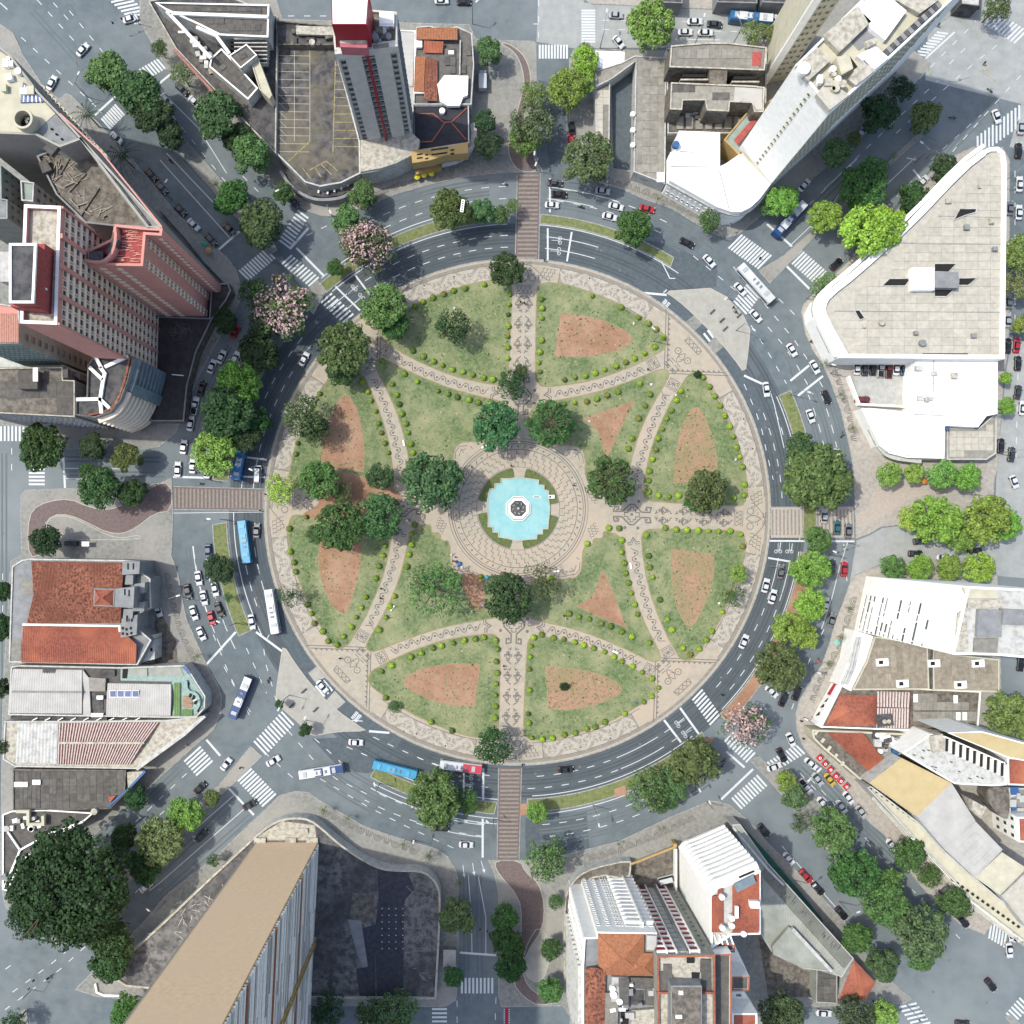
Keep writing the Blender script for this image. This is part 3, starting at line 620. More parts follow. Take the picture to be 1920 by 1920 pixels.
# inner carriageway lanes
for r in (497, 519):
    dash(arc(r, 92, 132), 14, 16); dash(arc(r, 141, 176), 14, 16); dash(arc(r, 184, 200), 18, 14); dash(arc(r, -51, -88), 14, 18); dash(arc(r, -6, -42), 14, 18, start=5)
    dash(arc(r, 3, 22), 14, 16); dash(arc(r, -96, -112), 14, 18); solid(arc(r, 86 - 2, 73)); solid(arc(r, -10, -17)); solid(arc(r, -58, -68)); solid(arc(r, 133, 128)); solid(arc(r, 176, 170))
for r in (588, 611):
    dash(arc(r, 92, 118), 14, 18); dash(arc(r, 62, 84), 14, 18, start=8); dash(arc(r, -4, 22), 16, 16); dash(arc(r, -56, -86), 14, 18); dash(arc(r, -96, -118), 14, 18); dash(arc(r, 186, 206), 24, 12); dash(arc(r, 152, 172), 14, 18)
solid(arc(590, 84.5, 76)); solid(arc(612, 84.5, 72)); solid(arc(590, -96, -107)); solid(arc(613, -96, -108)); solid(arc(588, 186, 196)); solid(arc(612, 186, 198)); solid(arc(581, -5, -9)); 
# stop lines
for a, b, wd in [((1027, 428), (1027, 489), .5), ((1072, 435), (1063, 490), .5), ((1031, 334), (1031, 398), .5), ((1440, 1014), (1602, 1015), .5), ((1440, 1046), (1482, 1053), .5), ((629, 537), (675, 582), .5), ((664, 513), (693, 552), .5),
              ((556, 465), (608, 518), .6), ((543, 467), (578, 428), .7), ((1275, 1327), (1313, 1380), .6), ((1245, 1350), (1277, 1392), .6), ((387, 1387), (413, 1417), .6), ((426, 1475), (476, 1528), .6),
              ((1362, 1409), (1396, 1439), .6), ((1352, 1499), (1412, 1442), .6), ((1474, 498), (1519, 543), .6), ((1438, 420), (1485, 462), .6), ((1395, 704), (1436, 723), .6), ((1482, 714), (1522, 681), .6), ((1496, 742), (1543, 705), .6),
              ((1510, 1470), (1540, 1440), .6), ((497, 960), (325, 962), .15), ((325, 894), (394, 896), .6), ((431, 893), (497, 895), .5), ((458, 857), (500, 862), .5), ((905, 1535), (905, 1608), .6), ((906, 1440), (906, 1500), .6), ((870, 1450), (869, 1500), .5),
              ((291, 163), (320, 139), .6), ((178, 216), (228, 170), .6), ((410, 468), (449, 434), .6), ((119, 857), (122, 915), .6), ((862, 1786), (930, 1791), .6), ((377, 1257), (442, 1185), .6), ((394, 1256), (443, 1187), .0001), ((1730, 1340 - 1000), (1712, 318), .5), ((1700, 296), (1718, 300), .3),
              ((1724, 120), (1790, 60), .5), ((1244, 549), (1250, 543), .3), ((1205, 549), (1250, 553), .6), ((692, 1371), (730, 1374), .6), ((530, 1222), (480, 1185), .6), ((1540, 575), (1530, 560), .2)]:
    if wd > .01: solid([a, b], wd)
for a, b in [((1240, 490), (1256, 522)), ((1256, 522), (1266, 522)), ((640, 1350), (680, 1352)), ((0, 5), (14, 18)), ((1110, 700), (1110, 700.1))]: 
    if math.dist(a, b) > 1: solid([a, b], .25)
# avenue lanes
for pts, a in [([(295, 163), (372, 240), (425, 325)], 0), ([(322, 215), (430, 350)], 1), ([(300, 300), (430, 445)], 0), ([(312, 287), (400, 380)], 0), ([(130, 20), (300, 230)], 1), ([(100, 5), (135, 45)], 1), ([(70, 0), (250, 200)], 1), ([(40, 70), (180, 200)], 1), ([(455, 330), (540, 415)], 1), ([(145, 300 - 140), (215, 240)], 1),
               ([(1452, 445), (1530, 372), (1640, 262), (1760, 150)], 1), ([(1480, 462), (1560, 385), (1600, 320)], 0), ([(1545, 355), (1605, 298)], 0), ([(1600, 480), (1720, 360), (1860, 200), (1915, 140)], 1), ([(1648, 360), (1716, 295)], 0), ([(1660, 390), (1715, 335)], 1), ([(1680, 250), (1800, 140), (1900, 60)], 1), ([(1640, 235), (1760, 110), (1830, 40)], 1), ([(1745, 300), (1840, 215)], 1), ([(1780, 120), (1820, 80)], 1),
               ([(1415, 1590), (1470, 1640)], 1), ([(1400, 1560), (1640, 1800)], 1), ([(1500, 1450), (1620, 1575), (1800, 1760)], 1), ([(1466, 1586), (1610, 1750)], 0), ([(1520, 1460), (1640, 1590)], 1),
               ([(350, 1450), (150, 1640), (60, 1720)], 1), ([(330, 1500), (200, 1620)], 1), ([(460, 1515), (300, 1655), (280, 1670)], 0), ([(440, 1490), (360, 1560)], 0), ([(262, 1665), (150, 1790), (0, 1900)], 1), ([(20, 1810), (0, 1825)], 1), ([(240, 1680), (120, 1790), (10, 1870)], 1),
               ([(124, 878), (230, 879)], 0), ([(124, 897), (228, 901)], 0), ([(5, 1075), (5, 1200)], 1), ([(22, 840), (22, 900)], 1),
               ([(878, 1640), (884, 1720), (885, 1786)], 0), ([(897, 1645), (911, 1720), (911, 1788)], 0), ([(857, 1876), (857, 1920)], 1), ([(930, 1870), (928, 1930)], 1), ([(1010, 0), (1010, 72)], 1), ([(480, 30), (620, 30)], 1), ([(1010, 45), (1000, 45)], 1),
               ([(1130, 55), (1560, 62)], 1), ([(1130, 38), (1380, 42)], 1), ([(1350, 75), (1290, 74)], 0), ([(1865, 560), (1905, 560)], 1), ([(1903, 320), (1903, 620)], 1), ([(1910, 640), (1905, 860)], 1),
               ([(640, 405), (700, 480)], 9), ([(548, 455), (640, 410)], 1), ([(1545, 1180), (1520, 1230), (1500, 1290), (1480, 1340)], 1), ([(1590, 1015), (1575, 1060), (1560, 1120), (1540, 1180)], 0), ([(1582, 1020), (1588, 1090)], 1),
               ([(1375, 500), (1450, 590), (1500, 650), (1545, 730)], 1), ([(1300, 480), (1380, 545)], 1), ([(1420, 590), (1480, 660), (1525, 740)], 1), ([(1460, 560), (1500, 600)], 1), ([(1408, 610), (1440, 660), (1475, 720)], 1), ([(1440, 720), (1452, 760), (1470, 840)], 0), ([(1395, 720), (1425, 790), (1440, 860), (1450, 900)], 1),
               ([(505, 1190), (490, 1215), (520, 1320)], 1), ([(462, 1215), (500, 1300)], 1), ([(420, 1250), (470, 1345)], 1), ([(400, 1190), (440, 1290), (480, 1350)], 1), ([(495, 1410), (560, 1468)], 1), ([(590, 1385), (640, 1430)], 1), ([(540, 1370), (610, 1450), (690, 1490)], 1), ([(600, 1460), (720, 1530), (850, 1590)], 1),
               ([(700, 1382), (760, 1410), (830, 1440)], 1), ([(650, 1400), (740, 1440)], 1)]:
    if a == 0: solid(pts)
    elif a == 1: dash(smooth(pts, False, 1) if len(pts) > 2 else pts, 12, 18)
def arrow(p, d, l=24, wd=.18):
    v = Vector(d).normalized(); n_ = Vector((-v.y, v.x)); p = Vector(p)
    pm.ribbon(pw([tuple(p), tuple(p + v * l * .7)]), wd, ZP)
    pm.face([(*W2(*q), ZP) for q in (p + v * l * .7 + n_ * 3, p + v * l * .7 - n_ * 3, p + v * l)])
for p, d in [((868, 1622), (.12, 1)), ((886, 1618), (.15, 1)), ((902, 1614), (.3, 1)), ((1608, 298), (-.8, .7))]: arrow(p, d)
def bike(p, d):
    v = Vector(d).normalized(); n_ = Vector((-v.y, v.x)); p = Vector(p)
    for k in (-4, 4): pm.ring(W2(*(p + n_ * k)), .45, .14, ZP, 10)
    solid([tuple(p - n_ * 4), tuple(p - v * 4)], .12); solid([tuple(p + n_ * 4), tuple(p - v * 4)], .12); solid([tuple(p - v * 4), tuple(p - v * 16)], .12)
for p, d in [((1050, 451), (1, .03)), ((1048, 471), (1, .03)), ((664, 540), (.7, -.7)), ((678, 556), (.7, -.7)), ((1459, 1034), (0, 1)), ((1480, 1034), (0, 1)), ((1270, 1358), (-.8, .5)), ((1283, 1377), (-.8, .5)), ((884, 1456), (1, .1)), ((884, 1474), (1, .1)), ((478, 878), (0, -1))]: bike(p, d)
def letters(txt, p, right, up, hgt, me=pm, z=ZP):   # block lettering, p = lower left in pixels
    FT = {'S': [[(1, 1), (0, 1), (0, .5), (1, .5), (1, 0), (0, 0)]], 'L': [[(0, 1), (0, 0), (1, 0)]], 'O': [[(0, 0), (0, 1), (1, 1), (1, 0), (0, 0)]], 'W': [[(0, 1), (.2, 0), (.5, .7), (.8, 0), (1, 1)]],
          'B': [[(0, 0), (0, 1), (.8, 1), (.8, .5), (0, .5)], [(.8, .5), (1, .25), (.9, 0), (0, 0)]], 'U': [[(0, 1), (0, 0), (1, 0), (1, 1)]]}
    r_ = Vector(right).normalized(); u_ = Vector(up).normalized(); x = 0
    for ch in txt:
        for pl in FT.get(ch, []): me.ribbon(pw([tuple(Vector(p) + r_ * (x + a * hgt * .55) + u_ * b * hgt) for a, b in pl]), .16, z)
        x += hgt * .8
# slow marking at the two slip lanes
for c, d in (((1247, 571), (.75, .66)), ((668, 1344), (-.75, -.66))):
    v = Vector(d).normalized(); n_ = Vector((-v.y, v.x)); c = Vector(c)
    for i in range(5):
        q = c + n_ * (i - 2) * 3.4
        pm.ribbon(pw([tuple(q - v * 7), tuple(q - v * 1)]), .33, ZP); pm.ribbon(pw([tuple(q + v * 1), tuple(q + v * 7)]), .33, ZP)
        if i < 4: pm.ribbon(pw([tuple(q - v * 1.2 + n_ * 1.1), tuple(q - v * 1.2 + n_ * 2.9)]), .3, ZP + .004)
struct(pm.obj('lane_lines', PAINT))
g = MB()
for q in [[(1735, 120), (1748, 145)], [(1735, 131), (1742, 128)], [(1845, 115), (1855, 135)], [(1838, 133), (1852, 132)], [(1848, 140), (1866, 152)]]: g.ribbon(pw(q), .2, ZP)
struct(g.obj('yellow_marks', PAINTY))
# sidewalk mosaics: fans and bars
fm = MB(); fd = MB()
def fans(pts, step=36, z=.126, rr=9, flip=1):
    c = resample(pts, step / 2)
    for i in range(1, len(c) - 1):
        d = (Vector(c[i + 1]) - Vector(c[i - 1])).normalized(); n_ = Vector((-d.y, d.x)) * flip; p = Vector(c[i])
        f = lambda a, b: tuple(p + d * a + n_ * b)
        if i % 2:
            for r in (rr, rr * .72, rr * .42): fm.ribbon(pw([f(r * math.cos(t * math.pi / 8), -5 + 1.3 * r * math.sin(t * math.pi / 8)) for t in range(9)]), .2, z)
            fd.disc(W2(*f(0, -3.5)), .3, z + .004, 8)
        else:
            for a in (-5.5, -2, 2, 5.5): fm.ribbon(pw([f(a * 1.3, -6), f(a * .55, 5)]), .26, z)
fans([(1125, 335), (1180, 350), (1240, 372), (1300, 400), (1345, 425)], 36, flip=-1); fans([(690, 372), (740, 350), (800, 334), (870, 318)], 36, flip=1)
fans([(1545, 650), (1570, 710), (1590, 770), (1605, 850)], 36, flip=1); fans([(1605, 1110), (1590, 1160), (1573, 1215), (1540, 1270), (1515, 1330)], 36, flip=1)
fans([(1095, 1612), (1160, 1594), (1240, 1562), (1325, 1520)], 36, flip=-1); fans([(595, 1515), (650, 1545), (720, 1575), (800, 1604)], 36, flip=1)
fans([(310, 1065), (322, 1120), (338, 1180), (360, 1230), (385, 1290)], 36, flip=-1)
fans([(375, 690), (395, 650), (415, 610)], 30, flip=1)
struct(fm.obj('fan_mosaic_lines', DARKM)); struct(fd.obj('fan_mosaic_dots', DARKM))

# ------------------------------------------------------------- buildings
def walls(parent, name, px, h, z0, m_, par=.9, roof=None, th=.3, cap=None, world=False):
    """walls with a parapet and a roof slab; px = roof outline in photo pixels at roof height"""
    P = ccw(px if world else pw(px, h)); I = inset(P, th); n = len(P); b = MB()
    v = [(x, y, z0) for x, y in P] + [(x, y, h) for x, y in P] + [(x, y, h) for x, y in I] + [(x, y, h - par) for x, y in I]
    b.v = v
    for i in range(n):
        j = (i + 1) % n
        b.f.append((i, j, n + j, n + i)); b.f.append((n + i, n + j, 2 * n + j, 2 * n + i)); b.f.append((2 * n + i, 2 * n + j, 3 * n + j, 3 * n + i)); b.m += [0, 1 if cap else 0, 0]
    b.obj(name, [m_, cap] if cap else m_, parent)
    r = MB(); r.face([(x, y, h - par) for x, y in I]); r.obj('roof', roof or GREYC, parent)
    return P
BOX = {}
def unit(name, m_):
    k = (name, m_.name if not isinstance(m_, list) else '+'.join(x.name for x in m_))
    if k not in BOX:
        b = MB(); b.box((0, 0, 0), (1, 1, 1), bottom=True)
        BOX[k] = b.mesh(name, m_)
    return BOX[k]
def rbox(parent, name, x, y, wx, wy, h0, dz, m_, deg=0, zref=None):
    """box whose centre is seen at pixel x,y; wx, wy in pixels on that level"""
    z = h0 + dz; k = S * (H - z) / H
    return link(name, unit(name, m_), parent, (*W2(x, y, z), h0), math.radians(deg), (wx * k, wy * k, dz))
def rpoly(parent, name, px, h0, dz, m_):
    b = MB(); b.prism(pw(px, h0 + dz), h0, h0 + dz); return b.obj(name, m_, parent)
def rline(parent, name, px, h, wd, dz, m_, closed=False, sm=0):
    b = MB(); q = pw(px, h); q = smooth(q, closed, sm) if sm else q; b.wallstrip(q, wd, h - dz, h, closed); return b.obj(name, m_, parent)
def panels(parent, px, h, cw, ch, deg, m_, name='roof_panel', lim=290, jit=.03, gap=.06):
    P = pw(px, h); a = math.radians(deg); ca, sa = math.cos(a), math.sin(a)
    Q = [(x * ca + y * sa, -x * sa + y * ca) for x, y in P]
    x0, x1 = min(q[0] for q in Q), max(q[0] for q in Q); y0, y1 = min(q[1] for q in Q), max(q[1] for q in Q)
    cw *= S; ch *= S; me = unit(name, m_); k = 0; cells = []
    nx, ny = max(1, round((x1 - x0) / cw)), max(1, round((y1 - y0) / ch)); cw, ch = (x1 - x0) / nx, (y1 - y0) / ny
    for i in range(nx):
        for j in range(ny):
            c = (x0 + (i + .5) * cw, y0 + (j + .5) * ch)
            if all(inside((c[0] + dx * cw * .44, c[1] + dy * ch * .44), Q) for dx in (-1, 1) for dy in (-1, 1)): cells.append(c)
    for c in cells[:lim]:
        o = link(name, me, parent, (c[0] * ca - c[1] * sa, c[0] * sa + c[1] * ca, h + R.uniform(0, jit)), a, (cw - gap, ch - gap, .06))
    return len(cells)
def ribbed(parent, name, q, n, m_, zs, depth=.12, world=False, alt=None):
    """corrugated surface between edge q0-q1 and edge q3-q2 with heights zs; ribs run q0->q3"""
    P = [(*(W2(x, y, z) if not world else (x, y)), z) for (x, y), z in zip(q, zs)]; b = MB()
    for i in range(2 * n + 1):
        t = i / (2 * n); dz = depth if i % 2 else 0
        p, r = lerp(P[0], P[1], t), lerp(P[3], P[2], t); b.v += [(p[0], p[1], p[2] + dz), (r[0], r[1], r[2] + dz)]
        if i: k = 2 * i; b.f.append((k - 2, k, k + 1, k - 1)); b.m.append(i % 2 if alt else 0)
    o = b.obj(name, [m_, alt] if alt else m_, parent); return o
def hip(parent, name, px, h, rise, m_, z=None, ridge=None, over=0.0):
    """hipped roof over a quad px (4 corners)"""
    P = pw(px, h); 
    if ridge is None:
        l01 = math.dist(P[0], P[1]); l12 = math.dist(P[1], P[2])
        if l01 >= l12: a, b_ = lerp(P[0], P[3], .5), lerp(P[1], P[2], .5)
        else: a, b_ = lerp(P[0], P[1], .5), lerp(P[3], P[2], .5)
        L_ = math.dist(a, b_); f = min(.48, min(l01, l12) / 2 / L_); r0, r1 = lerp(a, b_, f), lerp(b_, a, f)
    P3 = [(*p, h) for p in P]; r0 = (*r0, h + rise); r1 = (*r1, h + rise); m = MB()
    if l01 >= l12: fs = [(P3[0], P3[1], r1, r0), (P3[1], P3[2], r1), (P3[2], P3[3], r0, r1), (P3[3], P3[0], r0)]
    else: fs = [(P3[0], P3[1], r0), (P3[1], P3[2], r1, r0), (P3[2], P3[3], r1), (P3[3], P3[0], r0, r1)]
    for f in fs: m.face(f)
    o = m.obj(name, m_, parent)
    c = MB(); c.tube(r0, r1, .16)
    for i in range(4):
        rr = r0 if math.dist(P3[i][:2], r0[:2]) < math.dist(P3[i][:2], r1[:2]) else r1; c.tube(P3[i], rr, .12)
    c.obj('ridge_tiles', m_, parent); return o
WIN = {}
def winmesh(name, fr, gl, sill=True):
    k = (name, fr.name, gl.name)
    if k not in WIN:
        b = MB(); b.box((0, -.04, -.5), (.84, .1, 1), m=1, bottom=True)
        for c, d in (((-.45, 0, -.5), (.1, .22, 1)), ((.45, 0, -.5), (.1, .22, 1)), ((0, 0, .42), (.8, .22, .08)), ((0, .06, -.5), (.8, .34, .08))): b.box(c, d, bottom=True)
        WIN[k] = b.mesh(name, [fr, gl])
    return WIN[k]
def windows(parent, A, B, z0, z1, fl, bays, ww, wh, fr=WHITE, gl=GLASS, name='window', f0=0.0, f1=1.0, lim=290, skip=(), top=0.0):
    """rows of windows on the outer face of the wall A->B (world xy; outside on the right-hand side)"""
    A = Vector(A); B = Vector(B); d = (B - A); L_ = d.length; d.normalize(); nn = Vector((d.y, -d.x)); rot = math.atan2(d.y, d.x)
    me = winmesh(name, fr, gl); bw = L_ * (f1 - f0) / bays; fh = (z1 - z0) / fl; k = 0
    for i in range(fl):
        for j in range(bays):
            if (i, j) in skip or j in skip: continue
            p = A + d * (L_ * f0 + (j + .5) * bw) + nn * .03
            link(name, me, parent, (p.x, p.y, z0 + (i + .55) * fh), rot + math.pi, (bw * ww, 1, fh * wh)); k += 1
            if k >= lim: return
def band(parent, name, A, B, z0, z1, f0, f1, out, m_):
    """flat element standing `out` metres proud of wall A->B"""
    A = Vector(A); B = Vector(B); d = (B - A).normalized(); nn = Vector((d.y, -d.x)); L_ = (B - A).length
    p = A + d * L_ * (f0 + f1) / 2 + nn * out / 2
    return link(name, unit(name, m_), parent, (p.x, p.y, z0), math.atan2(d.y, d.x), (L_ * (f1 - f0), out, z1 - z0))
def bld(name, label, cat='building', group=None): return thing(name, label, cat, group)
def junk(parent, px, h, n, seed=1, mats=(WHITE, GREYC, METAL), s0=.8, s1=2.4):
    r = random.Random(seed); P = [p for p in px]; xs = [p[0] for p in P]; ys = [p[1] for p in P]; k = 0
    while k < n:
        x, y = r.uniform(min(xs), max(xs)), r.uniform(min(ys), max(ys))
        if inside((x, y), P):
            t = r.random(); m_ = r.choice(mats)
            if t < .25:
                b = MB(); b.cyl(W2(x, y, h + 1.2), r.uniform(.5, .9), h, h + 1.2, 12); b.obj('water_tank', m_, parent)
            else: rbox(parent, r.choice(['vent_box', 'cooling_unit', 'roof_hatch']), x, y, r.uniform(s0, s1) / S, r.uniform(s0, s1) / S, h, r.uniform(.4, 1.3), m_, r.choice([0, 0, 90, 15]))
            k += 1
# window helper: wall given by roof-edge pixels at height h
def wpx(parent, a, b, h, *args, **k): windows(parent, W2(*a, h), W2(*b, h), *args, **k)
def bpx(parent, name, a, b, h, *args): return band(parent, name, W2(*a, h), W2(*b, h), *args)

# north-west corner block --------------------------------------------------
b = bld('apartment_block', 'long grey flat roofed block with cream terrace and round roof stair, top left')
h = 54
walls(b, 'wall', [(-60, 40), (20, 103), (72, 172), (112, 213), (305, 427), (277, 428), (150, 262), (112, 276), (66, 253), (-60, 248)], h, .1, PAVE, 1.0, GREYC, .5, CONC)
rpoly(b, 'terrace_floor', [(-55, 60), (18, 108), (70, 177), (104, 213), (62, 250), (-55, 245)], h - 1, .12, CREAM)
rpoly(b, 'skylight', [(43, 153), (83, 190), (38, 192)], h - .9, .5, BLUEG)
for i in range(5): rline(b, 'glazing_bar', [(46 + i * 7, 160 + i * 5.5), (44 + i * 8, 191)], h - .35, .25, .3, WHITE)
m = MB(); m.wallstrip(pw([(42 + 17 * math.cos(t * math.pi / 12), 222 + 17 * math.sin(t * math.pi / 12)) for t in range(24)], h + 2.5), .5, h - 1, h + 2.5, True); m.obj('stair_drum', CREAM, b)
m = MB(); m.disc(W2(42, 222, h - .6), 2.3, h - .6, 20); m.obj('stair_opening', DARK, b)
for t in (0, 60, 120): rbox(b, 'stair_step', 42 + 9 * math.cos(t), 222 + 9 * math.sin(t), 8, 5, h - .6, .8, GREYC, t)
for i in range(17):
    t = i / 16; p = lerp((76, 160), (192, 287), t); q = pw([p, (p[0] + 6, p[1] + 2), (p[0] + 8, p[1] + 9)], h - 3)
    m = MB(); m.wallstrip(smooth(q, False, 1), .4, h - 5, h - 3); m.obj('arched_fin', CREAM, b)
rline(b, 'outer_edge', [(112, 213), (190, 285), (303, 425)], h + .1, .35, .3, PINK)
rline(b, 'inner_gutter', [(150, 258), (278, 422)], h - .4, .8, .6, MOSS)
rpoly(b, 'ledge', [(112, 272), (97, 262), (80, 278), (96, 292)], h - 2, 1.4, SHEETD)
for x, y in ((96, 241), (105, 251), (115, 260)): rbox(b, 'vent_box', x, y, 3, 3, h - 1, .5, DARK)
junk(b, [(2, 100), (20, 112), (60, 170), (30, 180), (2, 170)], h - .9, 8, 3, (CREAM, WHITE))
walls(b, 'lower_wall', [(68, 292), (112, 274), (150, 260), (277, 426), (215, 424), (160, 418), (105, 365)], 46, .1, GREYC, .8, MOSS, .4)
for i in range(130):
    x, y = R.uniform(75, 225), R.uniform(280, 412)
    if inside((x, y), [(78, 295), (112, 280), (210, 405), (200, 415), (165, 412), (108, 360)]): rbox(b, 'timber_beam', x, y, R.uniform(6, 28), 1.3, 45.2, R.uniform(.1, .7), DEBRIS, R.choice([35, -50, 20, -35, 80, -15]) + R.uniform(-12, 12))
for q in ([(150, 405), (185, 352)], [(110, 330), (130, 295)], [(128, 360), (160, 325)]): rline(b, 'cross_wall', q, 45.6, .35, .4, MOSS)
rpoly(b, 'shed_roof', [(72, 305), (85, 298), (97, 318), (80, 325)], 46, .9, SHEETD)

b = bld('apartment_tower', 'tall pink tower with long glazed east face, white rimmed terrace and dark penthouse')
h = 67; P1 = [(45, 383), (114, 386), (107, 609), (37, 606)]
walls(b, 'wall', P1, h, .1, PINK, 1.3, LIGHTC, .7, WHITE)
E0, E1 = (107, 609), (114, 386)
wpx(b, E0, E1, h, 4, 65.5, 20, 12, .74, .6, WARM, GLASS, lim=240)
for k in range(13):
    if k % 3 == 0: bpx(b, 'pink_pier', E0, E1, h, .1, 66.9, max(0, k / 12 - .02), min(1, k / 12 + .02), .5, PINK)
for k in range(20): bpx(b, 'floor_band', E0, E1, h, 4 + k * 3.075 - .2, 4 + k * 3.075 + .9, 0, 1, .25, WARM)
rpoly(b, 'penthouse_wall', [(20, 457), (84, 457), (78, 580), (20, 575)], h - 1.3, 4.5, PINKD)
rpoly(b, 'penthouse_roof', [(18, 457), (67, 457), (62, 567), (18, 567)], h + 3.3, 4, PINKD)
rpoly(b, 'penthouse_top', [(20, 459), (65, 459), (60, 565), (20, 565)], h + 7.3, .1, DGREY)
rline(b, 'penthouse_rim', [(19, 458), (66, 458), (61, 566), (19, 566)], h + 7.7, .5, .6, WHITE, True)
rpoly(b, 'lift_room', [(0, 472), (18, 472), (18, 528), (0, 528)], h - 1, 5, WDIRT)
for y in (520, 530, 540): rbox(b, 'cooling_unit', 82, y, 6, 5, h + 1, 1, WHITE)
b = bld('apartment_tower', 'shorter pink tower with red roof terrace and three pink faces beside the glazed pink tower')
h = 54; W_ = [(165, 497), (268, 499), (273, 440), (303, 442), (305, 428), (272, 426), (215, 420), (208, 448), (165, 468)]
walls(b, 'wall', W_, h, .1, PINK, 1.5, PINKD, .6, PINK)
for i in range(60):
    rbox(b, 'roof_tile_ridge', R.uniform(219, 264), R.uniform(430, 492), R.uniform(5, 16), 1.3, h - 1.5, R.uniform(.15, .4), PINK, R.uniform(-8, 8))
rpoly(b, 'curved_tank', [(200, 470), (212, 446), (222, 448), (214, 468), (205, 478)], h - 1, 2.2, DGREY)
rline(b, 'curved_wall', [(160, 488), (185, 492), (200, 486), (212, 470), (217, 445), (215, 425)], h + 1.2, .6, 2.5, PINK, False, 1)
rbox(b, 'plant_room', 180, 480, 26, 18, h - 1.5, 2.2, DGREY)
a, c = (268, 499), (273, 440)
for f0, f1 in ((.04, .30), (.70, .97)):
    wpx(b, a, c, h, 3, 53, 17, 2, .6, .6, WARM, GLASS, f0=f0, f1=f1)
    for k in range(17): bpx(b, 'floor_band', a, c, h, 3 + k * 2.94, 3.9 + k * 2.94, f0, f1, .12, WARM)
a, c = (165, 497), (268, 499)
for f0, f1 in ((.14, .26), (.46, .56)):
    for k in range(18): bpx(b, 'cream_panel', a, c, h, 2 + k * 2.85, 3.7 + k * 2.85, f0, f1, .15, WARM)
for k in range(20): bpx(b, 'cream_panel', (273, 440), (303, 442), h, 2 + k * 2.55, 3.3 + k * 2.55, .6, .85, .12, WARM)
b = bld('terrace_deck', 'dark empty roof terrace with swirling stains at the foot of the pink towers', 'terrace')
walls(b, 'wall', [(280, 592), (392, 596), (396, 532), (428, 530), (433, 545), (425, 562), (398, 598), (368, 660), (351, 725), (345, 790), (280, 790)], 5, .1, MOSS, .5, mat('brown_tar', (92, 84, 82), (70, 64, 64), .6, detail=10), .4, GREYC)
rline(b, 'rail', [(322, 702), (344, 704)], 5.2, .25, .3, WHITE); 
m = MB()
for k in range(16):
    t = k * .9; c = W2(335 + 13 * math.cos(t), 620 + 8 * math.sin(t * 1.7), 5); m.ring(c, R.uniform(.6, 1.6), .18, 4.52 + k * .003, 12, a0=t, a1=t + 4)
m.obj('swirl_stains', SHEETD, b)
rline(b, 'fence', [(300, 396), (340, 440), (380, 490), (417, 528), (420, 545)], 2.2, .3, 2, DGREY)
b = bld('apartment_block', 'pale green block with small dark windows behind the pink tower, left edge')
walls(b, 'wall', [(-60, 300), (2, 310), (3, 372), (14, 374), (14, 410), (-60, 412)], 45, .1, SAGE, .8, GREYC)
wpx(b, (3, 372), (2, 310), 45, 8, 44, 12, 4, .35, .45, SAGE, GLASS); wpx(b, (14, 410), (14, 374), 45, 8, 44, 12, 2, .4, .45, SAGE, GLASS)
b = bld('service_tower', 'narrow pale service tower with few windows between green block and pink tower')
walls(b, 'wall', [(38, 338), (64, 342), (62, 378), (40, 376)], 43, .1, WDIRT, .6, SAGE)
wpx(b, (62, 378), (64, 342), 43, 3, 42, 12, 2, .35, .45, SAGE, GLASS)
b = bld('apartment_block', 'grey green block with square dark windows and pinkish tile roof left of the pink tower')
walls(b, 'wall', [(-60, 560), (36, 575), (36, 644), (-60, 646)], 47, .1, SAGE, .5, PINK, .3, WDIRT)
wpx(b, (36, 644), (36, 575), 47, 4, 45, 12, 2, .45, .5, SAGE, GLASS); wpx(b, (-60, 646), (36, 644), 47, 24, 45, 8, 10, .45, .5, SAGE, GLASS)
ribbed(b, 'tile_roof', [(-60, 588), (35, 588), (35, 642), (-60, 643)], 22, mat('pale_clay', (214, 166, 146), (196, 140, 122), 1.5), (46.8, 46.8, 47.6, 47.6))
b = bld('low_building', 'low pale roofed building squeezed between pink tower and balconied corner building')
walls(b, 'wall', [(-60, 655), (100, 672), (150, 700), (150, 712), (118, 690), (-60, 690)], 20, .1, SAGE, .6, WDIRT)
rpoly(b, 'roof_bump', [(10, 660), (60, 668), (55, 680), (12, 674)], 19.5, .5, METAL)
b = bld('apartment_block', 'stained flat roofed corner building with curved balconied facade and white roof beams')
h = 28; CB = [(141, 778), (141, 745), (162, 744), (164, 684), (178, 665), (240, 663), (250, 672), (240, 712), (226, 750), (208, 772), (178, 783)]
walls(b, 'wall', CB, h, .1, GREYC, .7, DGREY, .3, MOSS)
for q in ([(187, 688), (196, 700), (193, 712), (187, 750)], [(240, 667), (196, 688)], [(179, 670), (190, 690)], [(167, 688), (192, 712)], [(143, 749), (187, 748), (205, 765)], [(187, 748), (190, 775)]): rline(b, 'roof_beam', q, h + .1, .85, .7, WHITE)
rline(b, 'tile_edge', [(243, 668), (236, 705), (220, 752), (204, 770), (165, 778)], h + .05, .5, .2, TILEO, False, 1)
walls(b, 'west_wall', [(-60, 690), (-20, 690), (117, 688), (118, 712), (140, 713), (140, 782), (-20, 774), (-60, 772)], h - 1, .1, GREYC, .6, MOSS, .3, LIGHTC)
